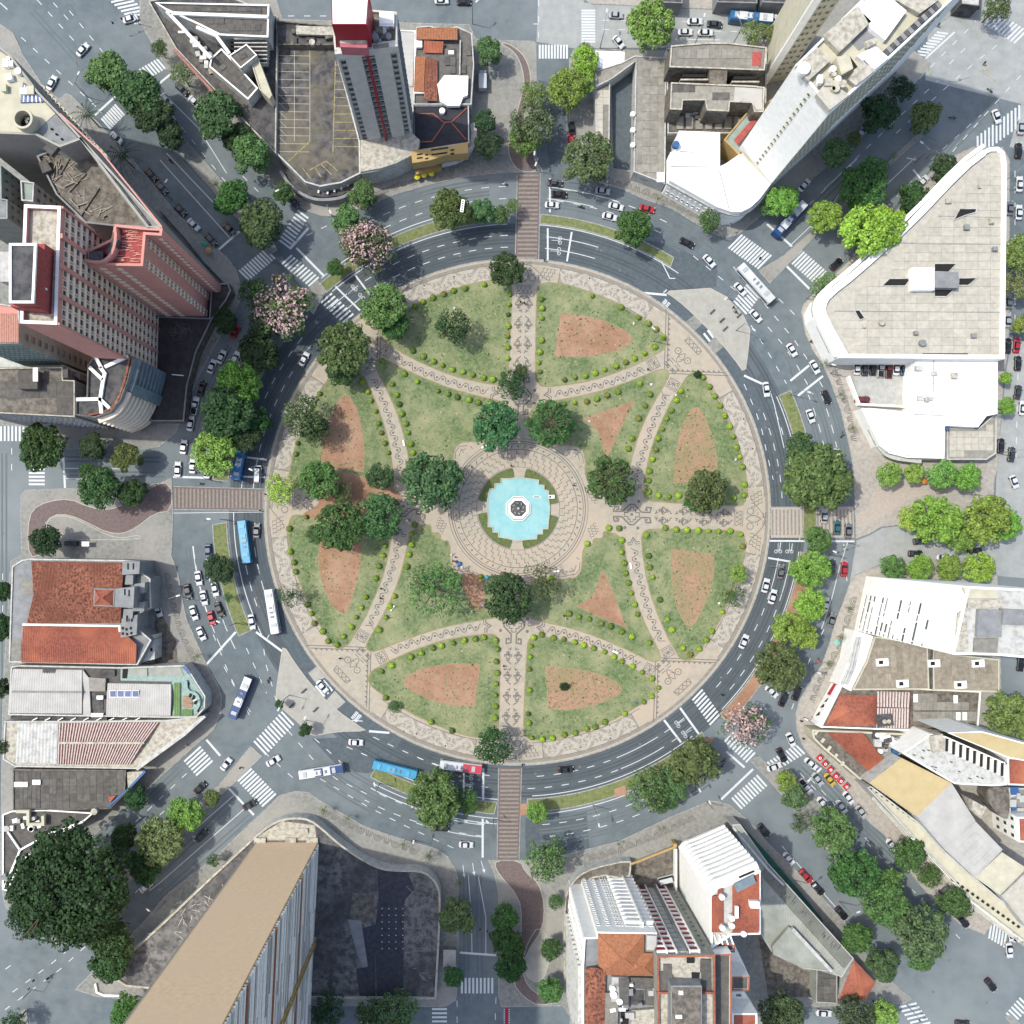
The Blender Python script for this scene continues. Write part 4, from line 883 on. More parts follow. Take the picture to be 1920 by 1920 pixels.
panels(b, [(-20, 715), (138, 716), (138, 778), (-20, 770)], h - 1.55, 26, 24, 0, SHEETD); rbox(b, 'stair_block', 52, 712, 36, 34, h - 1.6, 2.6, SHEETD); rbox(b, 'white_hatch', 66, 702, 9, 26, h + 1, .4, WHITE); rbox(b, 'plant_room', 122, 700, 10, 16, h - 1, 1.5, SHEETD)
for k in range(9):
    z = 3 + k * 2.75; out = [(.9 if k < 9 else .2)]
    up = inset(pw([(250, 672), (240, 712), (226, 750), (208, 772), (178, 783)], h) + pw([(178, 700), (240, 664)], h), -1.6)
    arc_ = smooth(pw([(253, 672), (243, 712)], h), False, 0)
    m = MB(); m.wallstrip(pw([(252, 670), (247, 692), (241, 714), (235, 730)], h), 1.8, z, z + 1.15); m.obj('balcony', BLUER, b)
    m = MB(); m.wallstrip(smooth(pw([(234, 732), (226, 752), (210, 774), (178, 786)], h), False, 2), 1.6, z, z + 1.0); m.obj('balcony', WARM, b)
m = MB(); q = pw([(240, 715), (233, 735)], h); m.wallstrip(q, 2.4, .1, h - 3); m.obj('corner_pier', BLUER, b)
wpx(b, (-20, 774), (140, 782), h - 1, 3, 26, 8, 16, .6, .5, WDIRT, GLASS)

# north block between the avenues ------------------------------------------
b = bld('commercial_building', 'wedge shaped stained building with white roof beams pointing to the top left avenue')
walls(b, 'wall', [(277, 1), (400, -20), (521, 30), (517, 288), (470, 240), (415, 182), (330, 92)], 8, .1, WDIRT, .7, DGREY, .35, LIGHTC)
panels(b, [(290, 14), (330, 30), (470, 195), (512, 270), (505, 275), (440, 200), (335, 90)], 7.35, 11, 16, 48, SHEETD)
walls(b, 'north_hall', [(290, 4), (505, 8), (503, 70), (412, 66), (372, 46), (310, 18)], 14.5, .1, WDIRT, .6, SHEETD, .45, WHITE)
panels(b, [(330, 14), (500, 14), (498, 30), (372, 28)], 14, 9, 8, 0, SHEETD); panels(b, [(372, 32), (499, 34), (498, 58), (410, 57)], 14, 9, 13, 0, SHEETD)
for q in ([(312, 20), (395, 108)], [(318, 24), (502, 31)], [(368, 50), (405, 66), (430, 100)]): rline(b, 'roof_beam', q, 14.9, .8, .9, WHITE)
walls(b, 'grey_hall', [(395, 109), (415, 90), (451, 128), (484, 165), (465, 187), (392, 125)], 12, .1, WDIRT, .5, SHEETD, .4, WHITE); panels(b, [(397, 112), (415, 95), (480, 165), (464, 183)], 11.6, 9, 13, -48, SHEETD)
walls(b, 'lift_room', [(429, 104), (462, 82), (482, 103), (451, 128)], 15, .1, WDIRT, .4, SHEETD, .3, WHITE); panels(b, [(432, 104), (461, 86), (478, 103), (451, 124)], 14.7, 11, 8, 30, SHEETD)
walls(b, 'beige_wing', [(470, 116), (483, 106), (510, 178), (505, 185), (486, 167)], 13, .1, CREAM, .3, CREAM)
for k in range(6): rbox(b, 'dark_slot', 465, 76 + k * 7.5, 66, 4, 9, 4 - k * .4, DARK)
for k in range(7): rbox(b, 'facade_ledge', 470, 72.5 + k * 7.5, 62, 2, 9, 4.4 - k * .4, WDIRT)
rline(b, 'red_parapet', [(326, 92), (368, 138), (412, 186)], 8.3, .7, .6, mat('faded_red', (196, 140, 132), (170, 120, 112), 1.5))
junk(b, [(330, 60), (350, 50), (420, 130), (400, 140)], 7.4, 18, 11, (WHITE, WDIRT, DEBRIS), .6, 2)
b = bld('parking_deck', 'stained rooftop car park with faded yellow bays next to the red fin tower', 'car park')
PD = [(519, 84), (628, 86), (634, 110), (675, 265), (676, 325), (640, 343), (600, 350), (572, 342), (516, 286)]
walls(b, 'wall', PD, 7, .1, WDIRT, .5, mat('deck_floor', (122, 119, 116), (66, 66, 70), .45, detail=15, lo=.4, hi=.62, third=(136, 128, 106), sc3=.08), .4, WDIRT)
m = MB(); y_ = MB()
for k in range(13): m.ribbon(pw([(522, 104 + k * 15), (580, 105 + k * 15)], 6.5), .12, 6.512)
for x in (552, 581): m.ribbon(pw([(x, 95), (x, 265)], 6.5), .14, 6.517)
for k in range(7): m.ribbon(pw([(522, 160 + k * 16), (538, 175 + k * 16)], 6.5), .1, 6.522)
for k in range(11):
    x1 = 640 + k * 3; y_.ribbon(pw([(627, 122 + k * 15.3), (x1 + 4, 122 + k * 15.3)], 6.5), .16, 6.512)
y_.ribbon(pw([(629, 115), (624, 290)], 6.5), .2, 6.517); y_.ribbon(pw([(581, 265), (541, 302)], 6.5), .2, 6.53)
for a, c in [((578, 320), (612, 302)), ((612, 302), (635, 322)), ((590, 313), (602, 332)), ((602, 308), (622, 328)), ((568, 316), (583, 336))]: y_.ribbon(pw([a, c], 6.5), .22, 6.54)
m.obj('bay_lines', SHEETL, b); y_.obj('yellow_bay_lines', PAINTY, b)
m = MB(); q = smooth([(525, 320), (545, 350), (580, 372), (610, 375), (645, 370), (668, 352), (678, 330)], False, 2); m.wallstrip(pw(q, 4), .8, .1, 4); m.obj('curved_terrace_wall', GREYC, b)
m = MB(); m.prism(pw([(530, 310), (570, 340), (600, 350), (640, 345), (674, 327), (676, 335), (664, 352), (640, 366), (608, 370), (578, 366), (545, 345)], 3), .1, 3); m.obj('lower_terrace', DGREY, b)
for x, y in ((597, 359), (614, 361), (627, 357), (640, 352), (652, 345)): rbox(b, 'bollard', x, y, 3, 5, 3, 1, WHITE, -10)
walls(b, 'rear_wall', [(517, 38), (625, 48), (627, 84), (519, 84)], 9, .1, MOSS, .8, DGREY)
rpoly(b, 'slab', [(555, 48), (624, 50), (624, 66), (555, 64)], 9, .8, LIGHTC); junk(b, [(520, 45), (620, 50), (620, 82), (522, 80)], 8.2, 9, 5, (MOSS, LIGHTC, DGREY))
b = bld('office_tower', 'grey tower with a red vertical fin and red rooftop boxes', 'tower')
h = 57; TW = [(627, 93), (745, 78), (744, 22), (695, 18), (622, 30)]
walls(b, 'wall', TW, h, .1, PALEG, .6, MOSS, .4)
m = MB(); q = ccw(pw([(676, 322), (676, 262), (768, 246), (787, 262), (783, 285), (745, 305), (715, 315)], 10)); m.prism(q, .1, 10, mt=1); m.obj('podium', [WDIRT, LIGHTC], b)
for k, z in enumerate((9.2, 6.8, 4.4, 2.0)):
    m = MB(); m.wallstrip(smooth(pw([(677, 322 - k), (712, 316 + k * 3), (745, 303 + k * 4), (782, 284 + k * 3)], z), False, 2), 1.1, z - 1.0, z); m.obj('curved_band', METAL, b)
a, c = (627, 93), (745, 78)
bpx(b, 'pier', a, c, h, 10, 57, .14, .40, 1.0, PALEG); bpx(b, 'pier', a, c, h, 10, 57, .61, .86, 1.0, PALEG); bpx(b, 'pier', a, c, h, 10, 57, .0, .04, .5, PALEG); bpx(b, 'pier', a, c, h, 10, 57, .96, 1, .5, PALEG)
bpx(b, 'red_fin', a, c, h, 10, 56, .475, .515, 1.7, RED); bpx(b, 'top_band', a, c, h, 54.5, 57, 0, 1, 1.05, PALEG)
wpx(b, a, c, h, 10, 55, 17, 1, .9, .68, WDIRT, GLASS, f0=.40, f1=.475); wpx(b, a, c, h, 10, 55, 17, 1, .9, .68, WDIRT, GLASS, f0=.515, f1=.61); wpx(b, a, c, h, 10, 55, 17, 1, .8, .4, GREYC, GLASS, f0=.04, f1=.14); wpx(b, a, c, h, 10, 55, 17, 1, .8, .4, GREYC, GLASS, f0=.86, f1=.96)
for k in range(17):
    bpx(b, 'slab_edge', a, c, h, 10 + k * 2.65 - .15, 10 + k * 2.65 + .3, .40, .475, .6, WDIRT); bpx(b, 'slab_edge', a, c, h, 10 + k * 2.65 - .15, 10 + k * 2.65 + .3, .515, .61, .6, WDIRT)
wpx(b, (745, 78), (744, 22), h, 10, 55, 17, 3, .6, .5, GREYC, GLASS)
rpoly(b, 'red_box', [(621, -10), (692, -12), (688, 46), (622, 46)], h - .6, 10, RED); rpoly(b, 'white_roof', [(623, -9), (690, -11), (686, 44), (624, 44)], h + 9.4, .15, WROOF)
rpoly(b, 'lower_red_box', [(634, 56), (690, 59), (688, 90), (638, 88)], h - .6, 3.4, mat('faded_rose', (216, 130, 140), (200, 116, 124), .6)); rpoly(b, 'pale_slab', [(635, 57), (688, 60), (687, 82), (638, 81)], h + 2.8, .2, LIGHTC)
rbox(b, 'white_tank', 725, 33, 28, 22, h - .6, 1.6, WHITE); rbox(b, 'white_tank', 725, 44, 28, 10, h - .6, 1.3, WHITE); junk(b, [(698, 40), (740, 45), (738, 72), (700, 80)], h - .6, 10, 8, (GREYC, WDIRT, MOSS))
b = bld('passage_roof', 'narrow pale ribbed metal roof between the grey tower and the tiled houses', 'roof')
walls(b, 'wall', [(748, 56), (779, 57), (776, 280), (769, 270)], 7.5, .1, WHITE, .3, METAL); ribbed(b, 'metal_sheets', [(752, 60), (777, 60), (775, 165), (768, 165)][0:1] + [(752, 150), (776, 152), (777, 62)][0:0] + [(752, 62), (766, 162), (774, 162), (777, 62)][1:], 12, METAL, (7.4, 7.4, 7.6, 7.6), .08)
b = bld('tiled_house', 'cluster of old orange clay roofs and grey sheets with a white corner roof')
h = 8; HP = [(780, 50), (805, 48), (833, 55), (856, 49), (885, 62), (889, 120), (884, 196), (775, 196)]
walls(b, 'wall', HP, h, .1, WDIRT, .4, SHEETD)
for q, n, zs, mt in [([(781, 52), (858, 52), (858, 75), (781, 74)], 26, (8.2, 8.2, 9.4, 9.4), TILEB), ([(795, 76), (832, 78), (830, 100), (794, 99)], 13, (9.2, 9.2, 8.2, 8.2), TILE), ([(778, 106), (798, 106), (795, 172), (776, 172)], 7, (8.6, 9, 9, 8.6), TILEB), ([(799, 108), (821, 112), (820, 190), (795, 188)], 8, (9.3, 8.3, 8.3, 9.3), TILEO)]: ribbed(b, 'clay_roof', q, n, mt, zs)
for q, d in (([(833, 80), (865, 76), (863, 138), (823, 136)], 0), ([(867, 70), (884, 80), (883, 138), (865, 138)], 0)): panels(b, q, h - .1, 10, 15, d, SHEETD)
rpoly(b, 'white_roof', [(820, 158), (833, 141), (878, 142), (877, 178), (868, 182), (862, 198), (840, 198), (825, 190)], h - .3, 1.3, WHITE); rbox(b, 'white_hatch', 846, 98, 10, 7, h - .2, .4, WHITE); rbox(b, 'white_box', 786, 82, 11, 13, h, .8, WHITE); rbox(b, 'white_ledge', 787, 173, 22, 4, h, .6, WHITE)
rline(b, 'ridge_beam', [(863, 75), (862, 140)], h + .5, .3, .5, WDIRT)
b = bld('dark_roofed_building', 'dark flat roof with thin orange pipes and a mustard yellow facade on the ring road')
walls(b, 'wall', [(775, 197), (879, 196), (880, 268), (775, 284)], 7.5, .1, WDIRT, .4, mat('slate_roof', (74, 74, 80), (58, 58, 64), .5), .3, WDIRT)
for q in ([(785, 213), (812, 213), (832, 229), (846, 229), (876, 202)], [(846, 229), (874, 262)], [(834, 230), (810, 265), (788, 266)]): rline(b, 'roof_pipe', q, 7.35, .28, .3, TILE)
m = MB(); m.cyl(W2(829, 207, 8.2), .8, 7, 8.2, 14); m.obj('satellite_dish', WHITE, b)
rpoly(b, 'yellow_parapet', [(770, 283), (794, 280), (845, 273), (877, 266), (878, 287), (838, 290), (808, 300), (773, 306)], 6, 4.5, YELLOW)
for x, y, ww in ((787, 289, 11), (787, 296, 11), (824, 279, 32), (824, 288, 30), (800, 290, 6), (800, 297, 6), (848, 281, 7), (848, 288, 7)): rbox(b, 'dark_slot', x, y, ww, 2.6, 10.4, .2, DARK, 8)
rpoly(b, 'lower_yellow_wall', [(778, 320), (826, 307), (828, 313), (780, 327)], .1, 3.4, YELLOW)
rline(b, 'white_canopy', [(885, 231), (889, 240), (888, 265), (878, 286), (858, 300), (828, 307)], 5, 1.6, .8, WDIRT, False, 2)

# north-north-east block ---------------------------------------------------
b = bld('pavilion', 'small white flat roofed pavilion beside tree at the north street')
walls(b, 'wall', [(1116, 95), (1171, 97), (1170, 128), (1122, 127)], 5.5, .1, WHITE, .2, WROOF)
b = bld('covered_yard', 'long grey sheeted sheds either side of a narrow open yard', 'shed')
walls(b, 'wall', [(1116, 165), (1144, 150), (1142, 325), (1118, 315)], 4.5, .1, WDIRT, .3, SHEET); panels(b, [(1118, 168), (1143, 155), (1140, 322), (1119, 314)], 4.25, 13, 14, 0, SHEETL)
walls(b, 'wall', [(1116, 132), (1165, 117), (1190, 104), (1250, 108), (1247, 345), (1188, 322), (1192, 115), (1147, 148), (1117, 163)], 6, .1, WDIRT, .3, SHEET); panels(b, [(1194, 114), (1249, 112), (1246, 340), (1188, 318)], 5.75, 13.5, 16, 0, SHEET)
rpoly(b, 'yard_floor', [(1147, 152), (1190, 120), (1187, 320), (1150, 315)], .12, .04, ASPM)
for y in (212, 242, 270): m = MB(); m.cyl(W2(1187, y, 7), .7, 5.7, 6.6, 12); m.obj('roof_tank', WHITE, b)
rbox(b, 'white_end_roof', 1239, 332, 14, 18, 6, .6, WHITE)
b = bld('apartment_block', 'two long grey sheeted roofs with dark light wells between them north of the white roofs')
walls(b, 'base_wall', [(1250, 90), (1438, 90), (1436, 250), (1252, 250)], 6, .1, WDIRT, .5, MOSS)
for q in ([(1258, 85), (1330, 79), (1369, 80), (1438, 88), (1434, 132), (1255, 126)], [(1258, 154), (1410, 160), (1434, 163), (1432, 210), (1414, 210), (1410, 193), (1369, 191), (1367, 209), (1325, 207), (1322, 188), (1281, 188), (1279, 206), (1256, 205)]):
    walls(b, 'wall', q, 14, .1, MOSS, .4, SHEET, .4, LIGHTC)
panels(b, [(1262, 92), (1434, 92), (1430, 128), (1260, 122)], 13.65, 11, 15, 0, SHEET); panels(b, [(1260, 158), (1368, 160), (1368, 188), (1260, 185)], 13.65, 10, 14, 0, SHEETD)
rpoly(b, 'pale_sheet', [(1378, 163), (1430, 166), (1429, 206), (1418, 206), (1412, 192), (1376, 190)], 13.6, .2, METAL); rpoly(b, 'red_patch', [(1411, 97), (1428, 98), (1426, 124), (1410, 123)], 13.6, .18, PINKD)
rpoly(b, 'stair_block', [(1330, 128), (1364, 130), (1362, 158), (1331, 156)], 6, 7.4, MOSS)
for x, y in ((1302, 142), (1398, 146)): rbox(b, 'light_well', x, y, 44, 6, 6, 6, DARK); rbox(b, 'well_ledge', x, y + 7, 52, 3, 6, 6.6, LIGHTC)
for x in range(1275, 1400, 18): rbox(b, 'sheet_panel', x, 230, 13, 24, 5.5, .5, SHEET)
junk(b, [(1285, 195), (1400, 212), (1400, 222), (1285, 220)], 5.6, 16, 4, (DGREY, WDIRT, LIGHTC))
b = bld('corner_building', 'low white roofed building with rounded ring road corner below the slab tower')
WC = [(1273, 245), (1350, 248), (1350, 312), (1362, 306), (1388, 288), (1445, 345), (1425, 372), (1408, 388), (1390, 397), (1372, 397), (1345, 388), (1256, 338), (1257, 285), (1272, 283)]
walls(b, 'wall', WC, 11, .1, WHITE, .15, WROOF, .3)
for q in ([(1257, 312), (1350, 313)], [(1349, 320), (1368, 395)], [(1274, 284), (1300, 285)]): rline(b, 'roof_seam', q, 11.0, .2, .1, GREYC)
wpx(b, (1256, 338), (1345, 388), 11, 1, 10, 2, 9, .5, .35, WHITE, GLASS)
q = smooth([(1440, 350), (1425, 374), (1408, 391), (1390, 400), (1372, 400), (1345, 391), (1252, 340)], False, 1)
for z in (9.0, 5.2): m = MB(); m.wallstrip(pw(q, z), 1.2, z - 1, z); m.obj('curved_canopy', WDIRT, b)
m = MB(); m.cyl(W2(1268, 270, 12.4), .9, 10.9, 12.4, 14); m.obj('blue_tank', mat('blue_plastic', (66, 112, 168), rough=.5), b)
b = bld('slab_tower', 'very long white slab tower with blank end wall and one column of small windows', 'tower')
h = 55; ST = [(1491, 122), (1559, 208), (1670, 107), (1790, -5), (1880, -90), (1750, -130), (1606, 8)]
walls(b, 'wall', ST, h, .1, WHITE, .8, CREAM, .5, WROOF)
a, c = (1491, 122), (1559, 208)
wpx(b, a, c, h, 11, 53, 17, 1, .9, .42, CREAM, GLASS, f0=.47, f1=.54)
rpoly(b, 'cream_panel', [(1389, 291), (1392, 286), (1440, 335), (1446, 348)], 10, .1, CREAM)
wpx(b, (1559, 208), (1670, 107), h, 11, 53, 13, 12, .6, .5, CREAM, GLASS); wpx(b, (1670, 107), (1790, -5), h, 20, 53, 5, 12, .6, .5, CREAM, GLASS)
for q, mt in [([(1494, 122), (1532, 88), (1558, 113), (1515, 152)], LIGHTC), ([(1544, 66), (1606, 12), (1634, 40), (1574, 98)], LIGHTC), ([(1531, 176), (1553, 148), (1592, 178), (1556, 206)], SHEETL), ([(1590, 148), (1620, 112), (1641, 132), (1605, 160)], LIGHTC), ([(1607, 105), (1640, 85), (1667, 108), (1640, 130)], WROOF), ([(1610, 10), (1650, -20), (1700, 20), (1660, 75), (1635, 55)], WROOF), ([(1680, 0), (1720, -40), (1760, 0), (1725, 25)], LIGHTC)]: rpoly(b, 'roof_slab', q, h - .8, 1.6, mt)
rpoly(b, 'light_court', [(1559, 120), (1590, 100), (1608, 125), (1580, 145)], h - .78, .1, DARK); rpoly(b, 'light_court', [(1590, 70), (1630, 50), (1642, 70), (1610, 95)], h - .78, .12, GREYC)
rpoly(b, 'stair_wall', [(1568, 108), (1592, 100), (1600, 128), (1578, 140)], h - .7, 2.5, CREAM); rpoly(b, 'tank', [(1622, 78), (1640, 70), (1645, 80), (1628, 88)], h + .8, 1, LIGHTC)
m = MB(); m.cyl(W2(1508, 127, h + 1.8), 1.4, h, h + 1.8, 18); m.obj('water_tank', WHITE, b)
junk(b, [(1560, 120), (1600, 160), (1560, 170), (1535, 150)], h + .6, 10, 9, (WHITE, LIGHTC, CREAM))
for k in range(16):
    p = lerp((1662, 98), (1760, 8), k / 15); rbox(b, 'pergola_bay', p[0], p[1], 8, 12, h - .8, 1.2, GREYC if k % 2 else DGREY, 42)
b = bld('apartment_tower', 'cream tower face with paired small windows rising behind the white slab tower', 'tower')
FB = [W2(1424, 158), W2(1473, 150), W2(1500, 60), W2(1440, 60)]
walls(b, 'wall', FB, 62, .1, CREAM, .5, WROOF, .4, None, True)
wpx2 = lambda *a_, **k_: windows(b, FB[0], FB[1], *a_, **k_)
wpx2(3, 61, 19, 1, .8, .4, CREAM, GLASS, f0=.36, f1=.52); wpx2(3, 61, 19, 1, .8, .4, CREAM, GLASS, f0=.54, f1=.66); wpx2(3, 61, 19, 1, .8, .35, CREAM, GLASS, f0=.76, f1=.94)
band(b, 'white_pier', FB[0], FB[1], .1, 61.9, 0, .3, .4, WHITE)
b = bld('courtyard_house', 'small cream walled building with reddish sloping roof against the white slab tower')
walls(b, 'wall', [(1357, 262), (1402, 208), (1425, 215), (1440, 190), (1470, 170), (1385, 290)], 9, .1, YELLOW, .4, SAGE, .4)
ribbed(b, 'red_roof', [(1376, 262), (1412, 222), (1425, 220), (1384, 272)], 10, PINKD, (9, 9, 9.6, 9.6))
b = bld('shop_row', 'dark roofed shop with red and white awning at the top right corner', 'shop')
walls(b, 'wall', [(1800, -40), (1842, -40), (1838, 12), (1802, 8)], 6, .1, DGREY, .4, WDIRT); rpoly(b, 'red_awning', [(1798, 8), (1838, 12), (1836, 18), (1800, 14)], 2.6, .3, RED)
for k, (x0, x1) in enumerate(((1225, 1280), (1345, 1420), (1430, 1475))):
    b = bld('street_building', ['small dark roofed building cut by the top edge left of the blue and white bus', 'dark roofed building directly behind the blue and white bus at the top edge', 'low grey building right of the blue and white bus at the top edge'][k])
    walls(b, 'wall', [(x0, -40), (x1, -40), (x1, 6), (x0, 4)], 6, .1, GREYC, .4, DGREY)

# east block ---------------------------------------------------------------
b = bld('commercial_building', 'wedge shaped building with pale slab roof, rooftop openings and wide white rounded rim')
h = 11; TR = smooth([(1856, 276), (1872, 275), (1884, 285), (1888, 310), (1886, 480), (1884, 673), (1573, 671), (1535, 592), (1533, 572), (1545, 550), (1600, 508), (1700, 418), (1800, 312), (1840, 284)], True, 0)
walls(b, 'wall', TR, h, .1, WHITE, .8, SHEETL, 1.1, WHITE)
rline(b, 'outer_rim', smooth([(1845, 286), (1806, 316), (1704, 424), (1604, 514), (1552, 554), (1542, 574), (1546, 596), (1585, 666)], False, 1), h + .1, 1.6, .5, WROOF)
panels(b, [(1557, 575), (1640, 510), (1740, 405), (1838, 320), (1880, 300), (1880, 664), (1590, 664)], h - .75, 22, 15, 0, SHEETL)
for y in (405, 455, 583): rline(b, 'roof_seam', [(1760 if y == 405 else (1665 if y == 455 else 1565), y), (1878, y + 3)], h - .62, .15, .1, GREYC)
for q in ([(1752, 510), (1752, 494), (1794, 494), (1779, 510)], [(1752, 556), (1752, 540), (1792, 540), (1775, 556)], [(1654, 536), (1668, 522), (1708, 522), (1698, 536)], [(1797, 535), (1798, 521), (1832, 521), (1816, 535)], [(1789, 412), (1800, 391), (1832, 391), (1830, 398), (1812, 403)], [(1602, 582), (1612, 581), (1622, 596), (1612, 600)]):
    rpoly(b, 'roof_opening', q, h - .7, .12, DARK); rline(b, 'opening_rim', q, h - .35, .25, .4, WDIRT, True)
rpoly(b, 'white_box', [(1709, 502), (1752, 502), (1752, 544), (1710, 544)], h - .7, 2, WROOF); rpoly(b, 'stair_block', [(1754, 508), (1797, 510), (1797, 540), (1754, 539)], h - .7, 2.6, GREYC)
rline(b, 'canopy', smooth([(1845, 272), (1800, 305), (1700, 410), (1598, 502), (1540, 548), (1528, 572), (1531, 594), (1568, 668)], False, 1), 10.5, 1.1, .6, WHITE)
rline(b, 'canopy_top', smooth([(1566, 530), (1538, 550), (1526, 574), (1530, 598), (1560, 660)], False, 1), 7, 1.4, .6, WDIRT)
rbox(b, 'roof_gap', 1752, 665, 125, 5, h - .7, .15, DARK); rbox(b, 'gutter_slab', 1700, 664, 60, 3, h - .5, .3, METAL)
b = bld('market_hall', 'glaring white flat roofs with rounded corner beside the car park of eight cars')
walls(b, 'wall', [(1717, 673), (1871, 674), (1870, 776), (1850, 780), (1834, 801), (1776, 798), (1775, 778), (1716, 776)], 8, .1, WHITE, .15, WROOF, .3)
rline(b, 'roof_seam', [(1751, 674), (1749, 774)], 8.03, .18, .06, GREYC)
WQ = [(1615, 766), (1630, 765), (1700, 772), (1773, 779), (1771, 860), (1700, 858), (1668, 850), (1650, 836), (1632, 800)]
walls(b, 'wall', WQ, 6, .1, WHITE, .3, WHITE, .5); rpoly(b, 'white_roof', smooth([(1643, 777), (1771, 778), (1770, 856), (1690, 853), (1668, 845), (1658, 832)], True, 0), 5.7, .9, WROOF)
rline(b, 'curved_canopy', smooth([(1615, 766), (1632, 802), (1650, 840), (1672, 858), (1728, 864)], False, 2), 4, 1.4, .7, WDIRT)
walls(b, 'wall', [(1776, 802), (1834, 804), (1864, 778), (1869, 780), (1868, 850), (1850, 862), (1776, 862)], 5, .1, WDIRT, .3, SHEET); panels(b, [(1780, 804), (1835, 806), (1862, 784), (1862, 855), (1780, 857)], 4.75, 14, 13, 0, SHEETL)
rline(b, 'boundary_wall', [(1717, 763), (1612, 758), (1592, 705)], 2.2, .6, 2, WHITE)
rbox(b, 'blue_tank', 1777, 803, 6, 6, 6, .8, MCB if 'MCB' in globals() else BLUEG)

# east-south-east block ------------------------------------------------------
b = bld('office_tower', 'tall white building whose west face is cut by rows of long dark slots', 'tower')
h = 56; a, c = (1815, 1099), (1786, 1227)
walls(b, 'wall', [(1815, 1099), (1990, 1108), (1990, 1240), (1870, 1229), (1786, 1227)], h, .1, WHITE, .8, WDIRT, .5, WROOF)
r = random.Random(5)
for k in range(16):
    z = 3 + k * 2.7; f = .34
    while f < .99:
        l = r.uniform(.06, .3)
        if r.random() < (.75 if k in (0, 1, 2, 4, 5, 10, 12, 14) else .4): bpx(b, 'slot_window', a, c, h, z, z + (.9 if r.random() < .6 else .5), f, min(.99, f + l), .06, GLASS)
        f += l + .02
    bpx(b, 'slot_ledge', a, c, h, z - .3, z - .05, .34, 1, .2, WHITE)
for q, mt, dz in [([(1812, 1125), (1880, 1125), (1880, 1140), (1815, 1140)], LIGHTC, .5), ([(1835, 1143), (1880, 1144), (1878, 1195), (1832, 1194)], GREYC, 1.2), ([(1882, 1142), (1925, 1144), (1925, 1172), (1880, 1170)], GREYC, 2), ([(1796, 1150), (1812, 1140), (1815, 1218), (1790, 1220)], LIGHTC, .4), ([(1828, 1196), (1872, 1197), (1870, 1224), (1826, 1222)], SHEET, .6), ([(1805, 1102), (1870, 1104), (1870, 1122), (1815, 1122)], CREAM, .5)]: rpoly(b, 'roof_slab', q, h - .8, dz, mt)
b = bld('white_building', 'low white strip building with rounded ledges beside brown sheeted roofs')
walls(b, 'wall', [(1602, 1182), (1638, 1193), (1625, 1235), (1596, 1296), (1572, 1284), (1592, 1240)], 7, .1, WHITE, .3, WROOF)
for k in (0, 5, 10): rline(b, 'ledge', [(1604 + k, 1194), (1592 + k, 1250), (1578 + k, 1284)], 7.2 + k * .05, .5, .3, WDIRT)
b = bld('warehouse', 'large brown fibre cement roofs with ridge gutters south of the white slotted building', 'building')
for q in ([(1640, 1193), (1690, 1200), (1740, 1214), (1743, 1293), (1598, 1294), (1625, 1240)], [(1748, 1216), (1800, 1228), (1874, 1236), (1874, 1298), (1750, 1294)]): walls(b, 'wall', q, 8, .1, LIGHTC, .4, SHEETB, .4, CREAM)
panels(b, [(1642, 1197), (1690, 1203), (1738, 1217), (1741, 1290), (1602, 1290), (1628, 1240)], 7.65, 11, 16, 4, SHEETB, lim=200); panels(b, [(1752, 1220), (1870, 1240), (1870, 1294), (1754, 1290)], 7.65, 11, 15, 4, SHEETB, lim=120)
for x, y in ((1655, 1242), (1835, 1244), (1693, 1282), (1802, 1284), (1752, 1244)): rbox(b, 'roof_hatch', x, y, 22, 14, 7.7, .7, WHITE, 3); rbox(b, 'hatch_opening', x - 3, y, 8, 7, 8.42, .04, DARK, 3)
rline(b, 'gutter', [(1748, 1218), (1746, 1292)], 8.1, .5, .4, DGREY)
b = bld('tiled_building', 'red clay roof scorched black at one end with striped metal sheets and white front wall')
walls(b, 'wall', [(1578, 1284), (1840, 1296), (1834, 1374), (1640, 1368), (1538, 1364)], 6, .1, WHITE, .4, MOSS, .4)
hip(b, 'clay_roof', [(1576, 1302), (1645, 1304), (1643, 1361), (1546, 1362)], 6, 1.6, TILE)
ribbed(b, 'striped_roof', [(1645, 1296), (1708, 1298), (1706, 1327), (1645, 1325)], 11, RUST, (6, 6, 7.3, 7.3), .2, alt=STRIPE); ribbed(b, 'striped_roof', [(1645, 1327), (1706, 1328), (1705, 1366), (1643, 1364)], 12, RUST, (7.3, 7.3, 6.1, 6.1), .2, alt=STRIPE)
for q in ([(1712, 1300), (1832, 1302), (1831, 1332), (1712, 1332)], [(1712, 1334), (1831, 1335), (1830, 1371), (1712, 1368)]): panels(b, q, 6, 14, 15, 0, SHEET)
for x, y in ((1792, 1311), (1797, 1343), (1809, 1343), (1717, 1309)): rbox(b, 'white_patch', x, y, 8, 15, 6.1, .12, WHITE)
for x in (1659, 1667): m = MB(); m.cyl(W2(x, 1353, 7.4), .6, 6.5, 7.4, 12); m.obj('chimney_pipe', LIGHTC, b)
rpoly(b, 'soot_patch', [(1642, 1340), (1672, 1338), (1676, 1360), (1645, 1364)], 7.2, .05, DGREY)
rline(b, 'white_front', [(1576, 1288), (1536, 1362)], 5, 1.8, 4.8, WHITE); rpoly(b, 'red_sign', [(1552, 1302), (1565, 1282), (1568, 1284), (1556, 1304)], 3.2, .6, RED)
for p in ((1549, 1312), (1541, 1323), (1533, 1338), (1538, 1356)): rpoly(b, 'dark_arch', [(p[0] - 3, p[1] + 4), (p[0] + 4, p[1] - 3), (p[0] + 4, p[1] + 3)], 3.2, .4, DARK)
b = bld('corner_house', 'corner building with red clay roof triangle and cream curved front, south east avenue')
